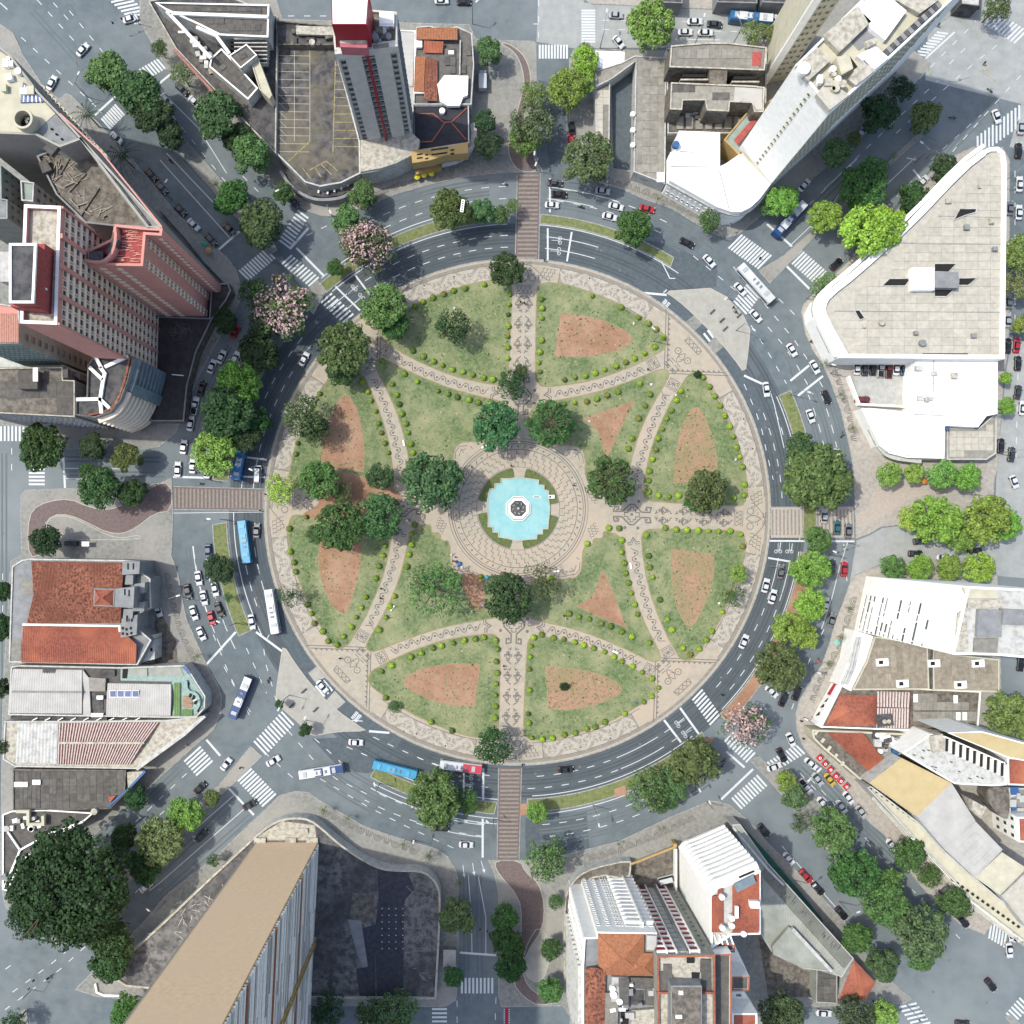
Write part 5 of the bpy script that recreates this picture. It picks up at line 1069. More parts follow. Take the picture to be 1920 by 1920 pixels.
walls(b, 'wall', [(1522, 1368), (1620, 1372), (1730, 1377), (1668, 1432), (1640, 1455), (1612, 1462), (1575, 1430), (1542, 1402), (1525, 1385)], 7, .1, CREAM, .5, MOSS, .5)
ribbed(b, 'clay_roof', [(1550, 1374), (1618, 1374), (1662, 1430), (1630, 1448)], 30, TILE, (7.5, 7.5, 6.8, 6.8))
rpoly(b, 'yard_slab', [(1690, 1384), (1724, 1377), (1668, 1430), (1655, 1415)], 5, 1.9, GREYC); m = MB(); m.cyl(W2(1680, 1409, 7.9), 1, 6.5, 7.9, 14); m.obj('blue_tank', MC['blue_plastic'], b)
junk(b, [(1640, 1376), (1690, 1382), (1668, 1405), (1652, 1410)], 6.6, 16, 2, (WHITE, WDIRT, DGREY, GREYC))
for k in range(5): p = lerp((1531, 1374), (1580, 1432), k / 4); rbox(b, 'ledge', p[0], p[1], 5, 9, 7, .4, CREAM, -35)
b = bld('long_building', 'long stepped building with ochre, grey, white and cream roofs along the south east avenue')
h = 13
for q, mt in [([(1630, 1468), (1690, 1421), (1784, 1468), (1719, 1531)], OCHRE), ([(1719, 1531), (1784, 1468), (1829, 1539), (1772, 1593)], METAL), ([(1772, 1593), (1829, 1540), (1880, 1593), (1828, 1645)], METAL), ([(1828, 1645), (1879, 1598), (1925, 1628), (1875, 1678)], CREAM), ([(1878, 1680), (1930, 1630), (1960, 1700), (1925, 1740), (1895, 1700)], SHEETL)]:
    walls(b, 'wall', q, h, .1, WDIRT, .12, mt, .3, mt)
panels(b, [(1776, 1592), (1829, 1543), (1876, 1593), (1828, 1641)], h - .1, 12, 13, 45, METAL)
rpoly(b, 'white_step', [(1824, 1500), (1850, 1515), (1838, 1535), (1822, 1520)], 6, 7.6, LIGHTC); rpoly(b, 'round_slab', smooth([(1845, 1485), (1870, 1472), (1892, 1478), (1893, 1535), (1880, 1535), (1860, 1515)], True, 1), 6, 5, MOSS)
walls(b, 'terrace_wall', [(1634, 1474), (1720, 1540), (1775, 1600), (1880, 1690), (1960, 1760), (1960, 1790), (1915, 1762), (1822, 1690), (1740, 1600), (1625, 1476)], 9, .1, WDIRT, .6, CREAM, .4)
wpx(b, (1719, 1531), (1630, 1468), h, 9.5, 12.4, 1, 12, .45, .6, WHITE, DARK) ; windows(b, W2(1719, 1531, h), W2(1630, 1468, h), 9.5, 12.4, 1, 12, .45, .6, WHITE, GLASS)
for k in range(9): p = lerp((1634, 1478), (1715, 1538), k / 8); rbox(b, 'dark_window', p[0], p[1], 4, 4, 8.6, .25, DARK, -38)
for k in range(14): p = lerp((1786, 1650), (1910, 1738), k / 13); rbox(b, 'dark_window', p[0], p[1], 5, 4.5, 8.6, .25, DARK, -40)
for k in range(3): rline(b, 'facade_ledge', [(1640 - k * 2, 1490 + k * 3), (1742 - k * 3, 1602 + k * 3), (1820 - k * 3, 1688 + k * 3), (1918 - k * 3, 1762 + k * 2)], 7.5 - k * 2.2, .7, .6, (WHITE, CREAM, WDIRT)[k])
b = bld('apartment_block', 'white building with ochre roof and a row of tall narrow windows near the right edge')
walls(b, 'wall', [(1776, 1374), (1841, 1371), (1990, 1412), (1990, 1440), (1890, 1421)], 24, .1, WHITE, .15, OCHRE, .3, WHITE)
walls(b, 'lower_wall', [(1692, 1412), (1745, 1376), (1772, 1380), (1885, 1430), (1888, 1472), (1860, 1474), (1790, 1470)], 16, .1, WHITE, .3, WDIRT, .4, WHITE)
for k in range(9): p = lerp((1776, 1394), (1880, 1440), k / 8); rbox(b, 'tall_window', p[0], p[1] + 3, 5, 24, 16, .25, DARK, -2); rbox(b, 'white_pier', p[0] + 6.5, p[1] + 6, 4, 24, 16, 1, WHITE, -2)
r = random.Random(4)
for k in range(34): x, y = r.uniform(1705, 1860), r.uniform(1400, 1470); (inside((x, y), [(1700, 1413), (1745, 1385), (1770, 1420), (1850, 1462), (1790, 1466)]) and rbox(b, 'skylight', x, y, 5, 1.6, 15.7, .2, DARK, -25))
rpoly(b, 'rough_wall', [(1745, 1380), (1768, 1376), (1770, 1410), (1750, 1412)], 10, 7, LIGHTC)
b = bld('tiled_house', 'red clay roofed houses cut by the right edge below the ochre roofed block')
walls(b, 'wall', [(1889, 1420), (1990, 1426), (1990, 1475), (1890, 1472)], 11, .1, WHITE, .2, TILE, .4, WHITE); walls(b, 'wall', [(1893, 1478), (1990, 1478), (1990, 1530), (1893, 1528)], 9, .1, WDIRT, .6, GREYC); walls(b, 'wall', [(1908, 1532), (1990, 1530), (1990, 1582), (1910, 1579)], 13, .1, WHITE, .2, TILE, .4, WHITE)
junk(b, [(1895, 1482), (1919, 1482), (1919, 1526), (1895, 1526)], 8.5, 9, 6, (MC['blue_plastic'], METAL, WDIRT))
wpx(b, (1910, 1579), (1908, 1532), 13, 1, 12, 3, 3, .5, .5, WHITE, GLASS)

# south block --------------------------------------------------------------------
b = bld('apartment_tower', 'white apartment tower with brown hipped clay roof and many small north facing windows', 'tower')
h = 39; AP = [(1092, 1990), (1092, 1812), (1095, 1758), (1119, 1757), (1120, 1747), (1232, 1749), (1234, 1990)]
walls(b, 'wall', AP, h, .1, WHITE, .8, GREYC, .4)
a, c = (1232, 1749), (1120, 1747)   # north face
for f0, f1, nb, ww in ((.0, .10, 1, .7), (.12, .20, 1, .5), (.21, .50, 1, .93), (.52, .66, 3, .55), (.72, .84, 1, .55), (.9, 1, 1, .6)): wpx(b, a, c, h, 1.5, 36, 13, nb, ww, .5 if nb == 1 and ww > .9 else .42, WHITE, GLASS, f0=f0, f1=f1)
for k in range(13): bpx(b, 'balcony_slab', a, c, h, 1.5 + k * 2.65 - .2, 2.2 + k * 2.65, .0, .50, .8, WHITE)
bpx(b, 'white_pier', a, c, h, .1, 36, .19, .215, 1.3, WHITE)
wpx(b, (1095, 1758), (1092, 1812), h, 2, 37, 13, 2, .6, .5, WHITE, GLASS); wpx(b, (1092, 1812), (1092, 1990), h, 2, 37, 12, 10, .55, .5, WHITE, GLASS)
for k in range(1, 13): bpx(b, 'balcony_slab', (1092, 1815), (1092, 1990), h, 1 + k * 2.9, 1.9 + k * 2.9, .02, .98, .9, WDIRT)
hip(b, 'clay_roof', [(1121, 1750), (1208, 1751), (1208, 1830), (1122, 1828)], h, 2.2, TILEB); hip(b, 'clay_roof', [(1180, 1786), (1227, 1787), (1227, 1830), (1165, 1829)], h, 1.6, TILEB)
ribbed(b, 'clay_roof', [(1097, 1814), (1116, 1814), (1116, 1990), (1096, 1990)], 9, TILEO, (39, 40.4, 40.4, 39), .14); ribbed(b, 'clay_roof', [(1116, 1814), (1136, 1820), (1133, 1990), (1116, 1990)], 9, TILEO, (40.4, 39.2, 39.2, 40.4), .14)
rpoly(b, 'white_slab', [(1213, 1754), (1231, 1755), (1230, 1782), (1212, 1781)], h - .5, 1.6, METAL)
for q, mt, dz in [([(1147, 1832), (1180, 1835), (1178, 1880), (1146, 1878)], METAL, 1.5), ([(1160, 1835), (1180, 1836), (1178, 1885), (1162, 1884)], SHEETD, 1.8), ([(1135, 1862), (1160, 1862), (1158, 1925), (1134, 1925)], SHEET, 1.2), ([(1182, 1833), (1230, 1834), (1229, 1885), (1211, 1885), (1210, 1855), (1184, 1852)], SHEETD, 1.0), ([(1184, 1895), (1230, 1892), (1231, 1925), (1184, 1925)], LIGHTC, 1.2), ([(1181, 1856), (1208, 1857), (1207, 1886), (1182, 1884)], DGREY, .1), ([(1163, 1888), (1180, 1888), (1178, 1925), (1164, 1925)], DARK, .1)]: rpoly(b, 'roof_slab', q, h - .8, dz, mt)
junk(b, [(1140, 1840), (1228, 1840), (1228, 1918), (1140, 1918)], h + .2, 16, 14, (WHITE, METAL, GREYC), .6, 2)
b = bld('apartment_tower', 'grey and white tower with columns of dark red balcony panels on its north face', 'tower')
h = 44; RP = [(1234, 1990), (1232, 1792), (1341, 1790), (1342, 1990)]
walls(b, 'wall', RP, h, .1, METALG, .8, LIGHTC, .5, TILE)
a, c = (1341, 1790), (1232, 1792)
for f0, f1, mt in ((.26, .40, RED), (.82, .98, RED), (.66, .79, RED)):
    for k in range(15): bpx(b, 'red_panel', a, c, h, 1 + k * 2.8, 2.5 + k * 2.8, f0, f1, .35, mt); bpx(b, 'white_sill', a, c, h, 2.7 + k * 2.8, 3.3 + k * 2.8, f0, f1, .5, WHITE)
for k in range(15): bpx(b, 'white_frame', a, c, h, 1 + k * 2.8, 3.2 + k * 2.8, .46, .60, .2, METAL); bpx(b, 'dark_recess', a, c, h, 2.5 + k * 2.8, 3.7 + k * 2.8, .66, .79, .1, DARK)
for f in (.24, .41, .64, .80): bpx(b, 'white_pier', a, c, h, .1, 43, f, f + .02, .9, WHITE)
for f in (.45, .61): bpx(b, 'grey_pier', a, c, h, .1, 43, f, f + .03, .6, GREYC)
wpx(b, a, c, h, 1, 43, 15, 1, .4, .3, METALG, GLASS, f0=.04, f1=.18)
for q, mt in [([(1244, 1808), (1259, 1808), (1259, 1825), (1265, 1836), (1265, 1845), (1258, 1845), (1258, 1858), (1236, 1858), (1237, 1822), (1244, 1822)], SHEETD), ([(1288, 1795), (1302, 1795), (1302, 1806), (1288, 1806)], DARK), ([(1314, 1798), (1333, 1799), (1334, 1860), (1316, 1860), (1315, 1824), (1313, 1823)], SHEETD), ([(1297, 1824), (1312, 1824), (1309, 1845), (1298, 1845)], DARK), ([(1261, 1834), (1279, 1834), (1279, 1846), (1261, 1846)], SHEETD)]: rpoly(b, 'roof_slab', q, h - .8, .35, mt)
rpoly(b, 'plant_room', [(1258, 1848), (1316, 1848), (1316, 1990), (1258, 1990)], h - .8, 4, GREYC); rpoly(b, 'plant_roof', [(1260, 1852), (1314, 1852), (1314, 1990), (1260, 1990)], h + 3.2, .15, MOSS); rline(b, 'roof_rim', [(1257, 1862), (1232, 1862)], h + .3, .5, .8, TILE); rline(b, 'roof_rim', [(1317, 1862), (1340, 1862)], h + .3, .5, .8, TILE)
rbox(b, 'white_hatch', 1273, 1907, 12, 6, h + 3.3, .5, WHITE); rbox(b, 'white_hatch', 1277, 1862, 8, 7, h + 3.3, .5, WHITE)
b = bld('apartment_block', 'narrow wing with dark roof strips edged in orange brick right of the red panelled tower')
walls(b, 'wall', [(1342, 1990), (1336, 1790), (1372, 1788), (1371, 1990)], 40, .1, WHITE, .7, SHEETD, .4, TILE)
walls(b, 'wall', [(1336, 1766), (1378, 1770), (1378, 1786), (1337, 1784)], 36, .1, WHITE, .5, DGREY, .4, TILE)
walls(b, 'wall', [(1373, 1831), (1406, 1831), (1405, 1858), (1372, 1857)], 30, .1, WHITE, .4, SHEETD, .4, TILE); walls(b, 'wall', [(1373, 1900), (1420, 1900), (1420, 1990), (1372, 1990)], 30, .1, WHITE, .4, TILE, .4, WHITE)
for q in ([(1372, 1770), (1377, 1770), (1405, 1830), (1372, 1831)], [(1372, 1860), (1395, 1860), (1420, 1898), (1372, 1899)]): rpoly(b, 'white_wall', q, .1, 22, WHITE)
for x, y in ((1385, 1866), (1394, 1879), (1378, 1892), (1398, 1890), (1375, 1790 + 20)): rbox(b, 'dark_window', x, y, 10, 5, 22, .1, DARK)
for k in range(4): rbox(b, 'pergola_bar', 1342 + k * 10, 1762, 2.5, 20, 36, .8, WHITE, 20)
b = bld('apartment_block', 'white building with curved ribbed front, blank west wall and red clay terrace roofs')
h = 37; CP = [(1331, 1678), (1347, 1665), (1426, 1632), (1426, 1752), (1372, 1754), (1333, 1780)]
walls(b, 'wall', CP, h, .1, WHITE, .7, WDIRT, .5, WHITE)
for k in range(11):
    z = 4 + k * 3.0; m = MB(); m.wallstrip(smooth(pw([(1332, 1676), (1340, 1664), (1356, 1660), (1426, 1629)], h), False, 2), 2.2, z, z + 1.15); m.obj('curved_balcony', WHITE, b)
    wpx(b, (1426, 1632), (1358, 1661), h, z + 1.1, z + 2.9, 1, 1, .9, 1, WHITE, DARK)
for k in range(10): wpx(b, (1345, 1666), (1333, 1676), h, 4 + k * 3, 7 + k * 3, 1, 1, .5, .4, WHITE, GLASS)
ribbed(b, 'clay_roof', [(1334, 1680), (1345, 1680), (1345, 1748), (1334, 1748)], 7, TILE, (37, 38, 38, 37)); ribbed(b, 'clay_roof', [(1345, 1668), (1356, 1664), (1356, 1748), (1345, 1748)], 7, TILE, (38, 37, 37, 38))
ribbed(b, 'clay_roof', [(1373, 1660), (1424, 1637), (1423, 1749), (1373, 1749)], 28, TILE, (37, 37, 38, 38))
rpoly(b, 'solar_panel', [(1375, 1658), (1412, 1640), (1418, 1655), (1383, 1674)], 38, .3, BLUER); rpoly(b, 'white_hatch', [(1406, 1690), (1424, 1691), (1424, 1704), (1407, 1703)], 37.5, 1.4, WHITE); rbox(b, 'long_tank', 1382, 1711, 6, 22, 38, .9, WHITE)
for x, y in ((1373, 1723), (1373, 1737), (1395, 1752), (1354, 1683), (1355, 1741)): m = MB(); m.cyl(W2(x, y, 38.6), .7, 37, 38.6, 12); m.obj('round_dish', WHITE, b)
b = bld('car_yard', 'dark paved courtyard with a yellow beam across its entrance', 'yard')
rpoly(b, 'yard_floor', [(1184, 1624), (1268, 1590), (1268, 1670), (1200, 1665), (1186, 1655)], .12, .04, MOSS); m = MB(); m.tube((*W2(1184, 1620, 4), 4), (*W2(1268, 1587, 4), 4), .35); m.obj('yellow_beam', YELLOW, b); rbox(b, 'beam_post', 1266, 1585, 6, 6, .1, 4.2, YELLOW); rline(b, 'side_wall', [(1268, 1592), (1268, 1672)], 3, .5, 3, WHITE)
b = bld('corner_wall', 'low stained concrete roof with rounded rim at the corner of the white apartment tower', 'building')
walls(b, 'wall', smooth([(1058, 1690), (1065, 1665), (1085, 1640), (1115, 1626), (1183, 1611), (1184, 1626), (1180, 1650), (1120, 1640), (1085, 1668), (1080, 1800), (1060, 1870), (1056, 1800)], True, 1), 4, .1, WDIRT, .5, MOSS, .4, LIGHTC)
b = bld('long_shed', 'long grey green corrugated roof with a green strip beside the south east avenue', 'shed')
h = 8; walls(b, 'wall', [(1372, 1546), (1388, 1545), (1440, 1618), (1601, 1797), (1578, 1833), (1556, 1822), (1538, 1820), (1506, 1816), (1450, 1790), (1426, 1750), (1424, 1635)], h, .1, METAL, .2, METALG, .3)
ribbed(b, 'metal_sheets', [(1428, 1640), (1440, 1622), (1598, 1797), (1583, 1815)], 40, METALG, (8.2, 8, 8, 8.2), .07); ribbed(b, 'metal_sheets', [(1428, 1644), (1582, 1816), (1565, 1826), (1432, 1700)], 36, METALG, (8.2, 8.2, 7.9, 7.9), .07)
rpoly(b, 'upper_roof', [(1448, 1775), (1480, 1738), (1538, 1790), (1506, 1816), (1450, 1790)], h - .1, 1.4, METALG); rline(b, 'ridge_vent', [(1486, 1742), (1560, 1822)], h + 1.8, .9, 1.2, WDIRT)
for k in range(26): p = (R.uniform(1450, 1570), 0); t = R.random(); p = lerp((1440, 1640), (1575, 1790), t); rbox(b, 'roof_slot', p[0] + R.uniform(-8, 8), p[1] + R.uniform(-6, 6), 9, 1.3, h + .12, .05, DGREY, 55)
rline(b, 'green_strip', [(1378, 1541), (1442, 1612), (1500, 1680), (1540, 1730)], 2.4, 1.6, 2, TURF); rline(b, 'front_wall', [(1375, 1552), (1440, 1630), (1470, 1660)], h + .3, .6, .6, WDIRT)
b = bld('tiled_house', 'small hipped red clay roof at the far south east end of the long grey shed')
hip(b, 'clay_roof', [(1602, 1800), (1642, 1843), (1621, 1876), (1572, 1872)], 5, 1.6, TILE); walls(b, 'wall', [(1602, 1800), (1642, 1843), (1621, 1876), (1572, 1872)], 5, .1, WDIRT, .3, TILE)
walls(b, 'wall', [(1531, 1816), (1570, 1828), (1570, 1882), (1530, 1880)], 5.5, .1, METALG, .4, SHEETD); panels(b, [(1534, 1820), (1567, 1832), (1567, 1878), (1533, 1877)], 5.2, 13, 14, 0, SHEETD)
sheet('yard_floor', [(1422, 1756), (1505, 1818), (1528, 1824), (1527, 1870), (1440, 1868)], MOSS, .135)

# south-west block: podium and the giant slab ----------------------------------------
b = bld('podium_building', 'wide stained flat podium roof with black tar patches and white S curved rim')
POD = smooth([(480, 1566), (505, 1546), (530, 1535), (557, 1532), (582, 1536), (605, 1553), (632, 1578), (668, 1604), (704, 1624), (732, 1631), (786, 1631), (806, 1640), (821, 1658), (827, 1680), (824, 1760)], False, 1) + [(818, 1874), (640, 1873), (470, 1873), (235, 1850), (200, 1826), (300, 1735), (400, 1640)]
h = 5; walls(b, 'wall', POD, h, .1, WDIRT, .6, mat('podium_roof', (152, 150, 146), (94, 94, 94), .6, detail=15, lo=.42, hi=.6, third=(84, 84, 86), sc3=.07), .55, LIGHTC)
for i, (q, mt) in enumerate([([(709, 1632), (762, 1632), (776, 1668), (760, 1690), (757, 1700), (755, 1872), (705, 1872), (704, 1740), (709, 1690)], TAR), ([(704, 1736), (678, 1742), (684, 1800), (690, 1815), (668, 1818), (672, 1870), (704, 1872)], TAR), ([(661, 1675), (702, 1676), (702, 1722), (680, 1735), (655, 1720)], MOSS), ([(650, 1724), (678, 1728), (690, 1812), (680, 1815), (668, 1790)], GREYC), ([(480, 1570), (530, 1540), (590, 1550), (592, 1578), (482, 1578)], LIGHTC)]):
    q = [(x + R.uniform(-1.5, 1.5), y + R.uniform(-1.5, 1.5)) for x, y in q]; m = MB(); m.face([(*p, h - .56 + i * .006) for p in ccw(pw(q, h))]); m.obj('roof_patch', mt, b)
m = MB()
for i in range(7):
    for j in range(4): m.disc(W2(716 + j * 13, 1705 + i * 12.5, h), .14, h - .5, 6)
m.obj('drain_caps', WHITE, b)
for k in range(40):
    x, y = R.uniform(762, 815), R.uniform(1640, 1868); rbox(b, 'roof_crack', x, y, R.uniform(5, 20), 1, h - .6, .06, GREYC, R.choice([0, 90, 90, 45, -45, 20]))
for k in range(30):
    t = R.random(); x, y = lerp((300, 1760), (520, 1600), t); rbox(b, 'roof_crack', x + R.uniform(-20, 20), y + R.uniform(-12, 12), R.uniform(6, 22), 1.2, h - .6, .06, LIGHTC, R.uniform(-80, 80))
for x, y, ww in ((487, 1576, 22), (545, 1576, 20), (585, 1576, 22), (568, 1558, 18)): rbox(b, 'concrete_block', x, y, ww, 9, h - .6, .7, LIGHTC)
m = MB()
for k in range(38):
    p = lerp((480, 1585), (268, 1768), k / 37); m.tube((*W2(p[0], p[1], 0), .1), (*W2(p[0] + 4, p[1] + 3, 0), 3.4), .12, 4); m.tube((*W2(p[0] + 6, p[1] + 2, 0), .1), (*W2(p[0] + 3, p[1] + 3, 0), 3.4), .12, 4)
m.obj('slanted_props', DGREY, b)
rline(b, 'low_wall', [(178, 1845), (182, 1866), (230, 1868)], .8, .5, .7, WHITE, False, 1)
b = bld('slab_skyscraper', 'giant slab tower with blank tan end wall and louvred side, bottom left', 'tower')
ha = [W2(x, y, 5) for x, y in ((478, 1580), (596, 1581), (578, 1960), (460, 1960))]
walls(b, 'wall', ha, 117, 4.4, TAN, 1, GREYC, .5, None, True)
a, c = ha[2], ha[1]     # east face
r = random.Random(3)
for k in range(78):
    z = 6 + k * 1.42; f = sorted([0, r.uniform(.2, .45), r.uniform(.55, .8), 1])
    for f0, f1 in zip(f, f[1:]): band(b, 'louvre', a, c, z, z + r.uniform(.6, 1.0), f0, f1, r.uniform(.35, .6), (LOUV, LOUV, LOUVD, LOUV, PALEG)[r.randrange(5)])
m = MB(); A_w, B_w = Vector(a), Vector(c); n_w = Vector(((B_w - A_w).y, -(B_w - A_w).x)).normalized()
for k in range(78):
    z = 6 + k * 1.42
    for t in range(12):
        if r.random() < .55: p, q = A_w.lerp(B_w, t / 12), A_w.lerp(B_w, (t + 1) / 12); m.prism([tuple(p), tuple(q), tuple(q + n_w * .2), tuple(p + n_w * .2)], z + .95, z + 1.35)
o = m.obj('floor_slots', DARK, b); o['kind'] = 'stuff'
for f in (.0, .50, .53): band(b, 'ochre_fin', a, c, 5, 116, f, f + .007, .9, YELLOW)
for z in (32, 62, 88): band(b, 'floor_slab', a, c, z, z + .8, 0, 1, .8, TILEB)
band(b, 'corner_edge', ha[1], ha[0], 5, 116.5, .0, .012, .08, YELLOW); band(b, 'corner_edge', ha[1], ha[0], 5, 116.5, .988, 1, .08, LITM)

# west block -----------------------------------------------------------------------
b = bld('church', 'old hall with mottled clay roof, small red pyramid tower and grey stepped gothic front', 'church')
h = 9; walls(b, 'wall', [(40, 1050), (54, 1047), (232, 1050), (262, 1052), (264, 1072), (282, 1085), (284, 1140), (262, 1150), (258, 1178), (284, 1200), (258, 1247), (16, 1242), (22, 1062)], h, .1, GREYC, .3, GREYC, .4, WDIRT)
ribbed(b, 'clay_roof', [(58, 1052), (232, 1055), (229, 1115), (63, 1113)], 62, TILEO, (9, 9, 12, 12), .16); ribbed(b, 'clay_roof', [(63, 1113), (229, 1115), (226, 1168), (50, 1168)], 62, TILEO, (12, 12, 9, 9), .16)
ribbed(b, 'clay_roof', [(43, 1174), (222, 1176), (256, 1208), (41, 1208)], 64, TILE, (9, 9, 11, 11), .14); ribbed(b, 'clay_roof', [(41, 1208), (256, 1208), (255, 1245), (40, 1242)], 64, TILE, (11, 11, 9, 9), .14)
rline(b, 'gutter', [(42, 1171), (224, 1174), (224, 1198), (240, 1201)], 9.6, .5, .7, WHITE)
hip(b, 'tower_roof', [(178, 1105), (213, 1106), (212, 1136), (177, 1134)], 13, 2, TILE); walls(b, 'tower_wall', [(176, 1103), (215, 1104), (214, 1138), (175, 1136)], 13, 6, GREYC, .3, TILE)
panels(b, [(24, 1060), (52, 1050), (52, 1075), (62, 1077), (60, 1145), (48, 1146), (40, 1238), (18, 1238)], h - .25, 18, 12, 0, SHEET)
for q, z in [([(230, 1052), (262, 1053), (261, 1076), (229, 1078)], 12), ([(236, 1078), (250, 1078), (249, 1096), (234, 1096)], 11), ([(216, 1104), (252, 1100), (250, 1140), (215, 1138)], 15), ([(252, 1095), (272, 1092), (270, 1112), (253, 1114)], 12), ([(250, 1130), (272, 1128), (270, 1146), (249, 1146)], 11.5), ([(232, 1142), (250, 1142), (248, 1160), (230, 1160)], 11), ([(228, 1160), (258, 1152), (256, 1190), (226, 1196)], 10.5), ([(272, 1082), (290, 1080), (290, 1142), (274, 1140)], 6)]: rpoly(b, 'stepped_front', q, .1, z, GREYC); 
for x, y, z in ((240, 1062, 12.1), (250, 1062, 12.1), (234, 1110, 15.1), (242, 1112, 15.1), (238, 1160, 11.2), (247, 1160, 10.7)): rbox(b, 'lancet_window', x, y, 3, 12, z, .05, DARK)
for x, y in ((230, 1178), (237, 1180), (245, 1178), (230, 1188), (238, 1189), (246, 1187)): rbox(b, 'small_window', x, y, 4, 5, 10.7, .05, DARK)
rpoly(b, 'side_annex', [(256, 1196), (290, 1190), (290, 1236), (256, 1244)], .1, 6, WDIRT)
for x, y in ((266, 1208), (275, 1206), (284, 1205), (266, 1222), (275, 1220), (284, 1218)): rbox(b, 'small_window', x, y, 4, 7, 6.1, .05, DARK)
b = bld('office_building', 'pale ribbed metal roofs with four blue skylights and mint green curved corner terrace')
h = 7; walls(b, 'wall', [(20, 1250), (35, 1247), (226, 1251), (345, 1247), (358, 1262), (385, 1305), (384, 1328), (368, 1345), (325, 1346), (192, 1344), (15, 1341)], h, .1, WDIRT, .5, SHEETD, .4, WDIRT)
rpoly(b, 'mint_terrace', [(226, 1253), (340, 1250), (355, 1264), (381, 1305), (380, 1326), (366, 1342), (324, 1343), (322, 1278), (226, 1276)], h - .5, .1, MINT)
ribbed(b, 'metal_roof', [(24, 1254), (154, 1256), (154, 1297), (20, 1297)], 30, METAL, (7, 7, 8, 8), .07); ribbed(b, 'metal_roof', [(20, 1297), (154, 1297), (154, 1338), (18, 1337)], 30, METAL, (8, 8, 7, 7), .07)
ribbed(b, 'metal_roof', [(202, 1281), (321, 1283), (321, 1312), (200, 1311)], 28, METAL, (7, 7, 7.9, 7.9), .07); ribbed(b, 'metal_roof', [(200, 1311), (321, 1312), (320, 1342), (199, 1342)], 28, METAL, (7.9, 7.9, 7, 7), .07)
rline(b, 'ridge_cap', [(22, 1297), (154, 1298)], 8.3, .5, .2, GREYC)
for k in range(4): rbox(b, 'blue_skylight', 211.5 + k * 14, 1301, 10.5, 11, 7.9, .15, BLUEG); rbox(b, 'skylight_frame', 211.5 + k * 14, 1301, 12.5, 13, 7.82, .15, WHITE)
rpoly(b, 'pale_strip', [(155, 1256), (167, 1272), (170, 1341), (156, 1341)], h - .3, .6, METAL); rpoly(b, 'sheet', [(166, 1270), (198, 1272), (197, 1296), (168, 1296)], h - .3, .9, SHEET); rpoly(b, 'dark_well', [(171, 1298), (194, 1299), (193, 1332), (171, 1331)], h - .4, .1, DGREY); rbox(b, 'white_unit', 187, 1308, 12, 7, h - .3, 1, WHITE); rbox(b, 'white_unit', 182, 1341, 22, 7, h - .3, .8, WHITE)
for x, y, ww, hh in ((92, 1261, 24, 12), (200, 1262, 30, 12)): rbox(b, 'dark_recess', x, y, ww, hh, h - .3, .5, DGREY)
rpoly(b, 'dark_well', [(230, 1254), (240, 1254), (238, 1272), (229, 1272)], h - .4, .1, DARK); rpoly(b, 'slatted_roof', [(242, 1253), (276, 1253), (276, 1268), (242, 1268)], h - .4, .4, METALG); rpoly(b, 'terrace', [(280, 1252), (338, 1251), (345, 1268), (282, 1268)], h - .4, .15, METALG); rpoly(b, 'blue_panel', [(343, 1250), (349, 1249), (358, 1262), (352, 1264)], h, .3, BLUEG)
ribbed(b, 'green_roof', [(326, 1280), (338, 1280), (338, 1343), (326, 1343)], 3, GREENR, (7, 7, 7, 7), .1); ribbed(b, 'green_roof', [(339, 1330), (361, 1330), (361, 1343), (339, 1343)], 8, GREENR, (7, 7, 7, 7), .1)
rpoly(b, 'round_planter', smooth([(342, 1306), (352, 1304), (362, 1316), (360, 1328), (342, 1328)], True, 1), h - .4, .2, DIRTG)
for x, y in ((352, 1284), (357, 1303), (363, 1308), (367, 1316), (371, 1330)): rbox(b, 'dark_opening', x, y, 5, 9, h - .4, .15, DARK, -20)
rline(b, 'inner_wall', smooth([(348, 1276), (350, 1296), (368, 1300), (375, 1318), (366, 1334)], False, 1), h + .4, .7, .9, MINT)
b = bld('workshop', 'long low roof half white sheets and half rusty corrugated stripes with grey wedge slab', 'building')
h = 6; walls(b, 'wall', [(8, 1352), (110, 1352), (312, 1350), (383, 1342), (345, 1375), (300, 1408), (256, 1442), (28, 1438), (5, 1424)], h, .1, WDIRT, .3, LIGHTC, .4)
ribbed(b, 'white_roof', [(33, 1356), (110, 1356), (108, 1392), (31, 1392)], 12, WDIRT, (6, 6, 6.8, 6.8), .1); ribbed(b, 'white_roof', [(31, 1392), (108, 1392), (107, 1432), (29, 1430)], 12, WDIRT, (6.8, 6.8, 6, 6), .1)
ribbed(b, 'rusty_roof', [(111, 1356), (300, 1354), (272, 1392), (109, 1392)], 34, RUST, (6, 6, 6.9, 6.9), .22, alt=STRIPE); ribbed(b, 'rusty_roof', [(109, 1394), (270, 1394), (246, 1433), (108, 1433)], 30, RUST, (6.9, 6.9, 6, 6), .22, alt=STRIPE)
rline(b, 'ridge_tiles', [(109, 1393), (270, 1393)], 7.3, .6, .3, LIGHTC)
for q in ([(20, 1345), (200, 1348)], ): rline(b, 'gutter', q, 5, .8, 1, DGREY)
for k in range(9): rline(b, 'glass_rib', [(70 + k * 24, 1346), (60 + k * 24, 1351)], 5.6, .25, .3, WHITE)
rline(b, 'front_parapet', [(384, 1343), (346, 1377), (256, 1443)], 6.6, .7, 1, WDIRT)
b = bld('warehouse', 'dark sheeted roof with blue edged signboard along the south west avenue', 'building')
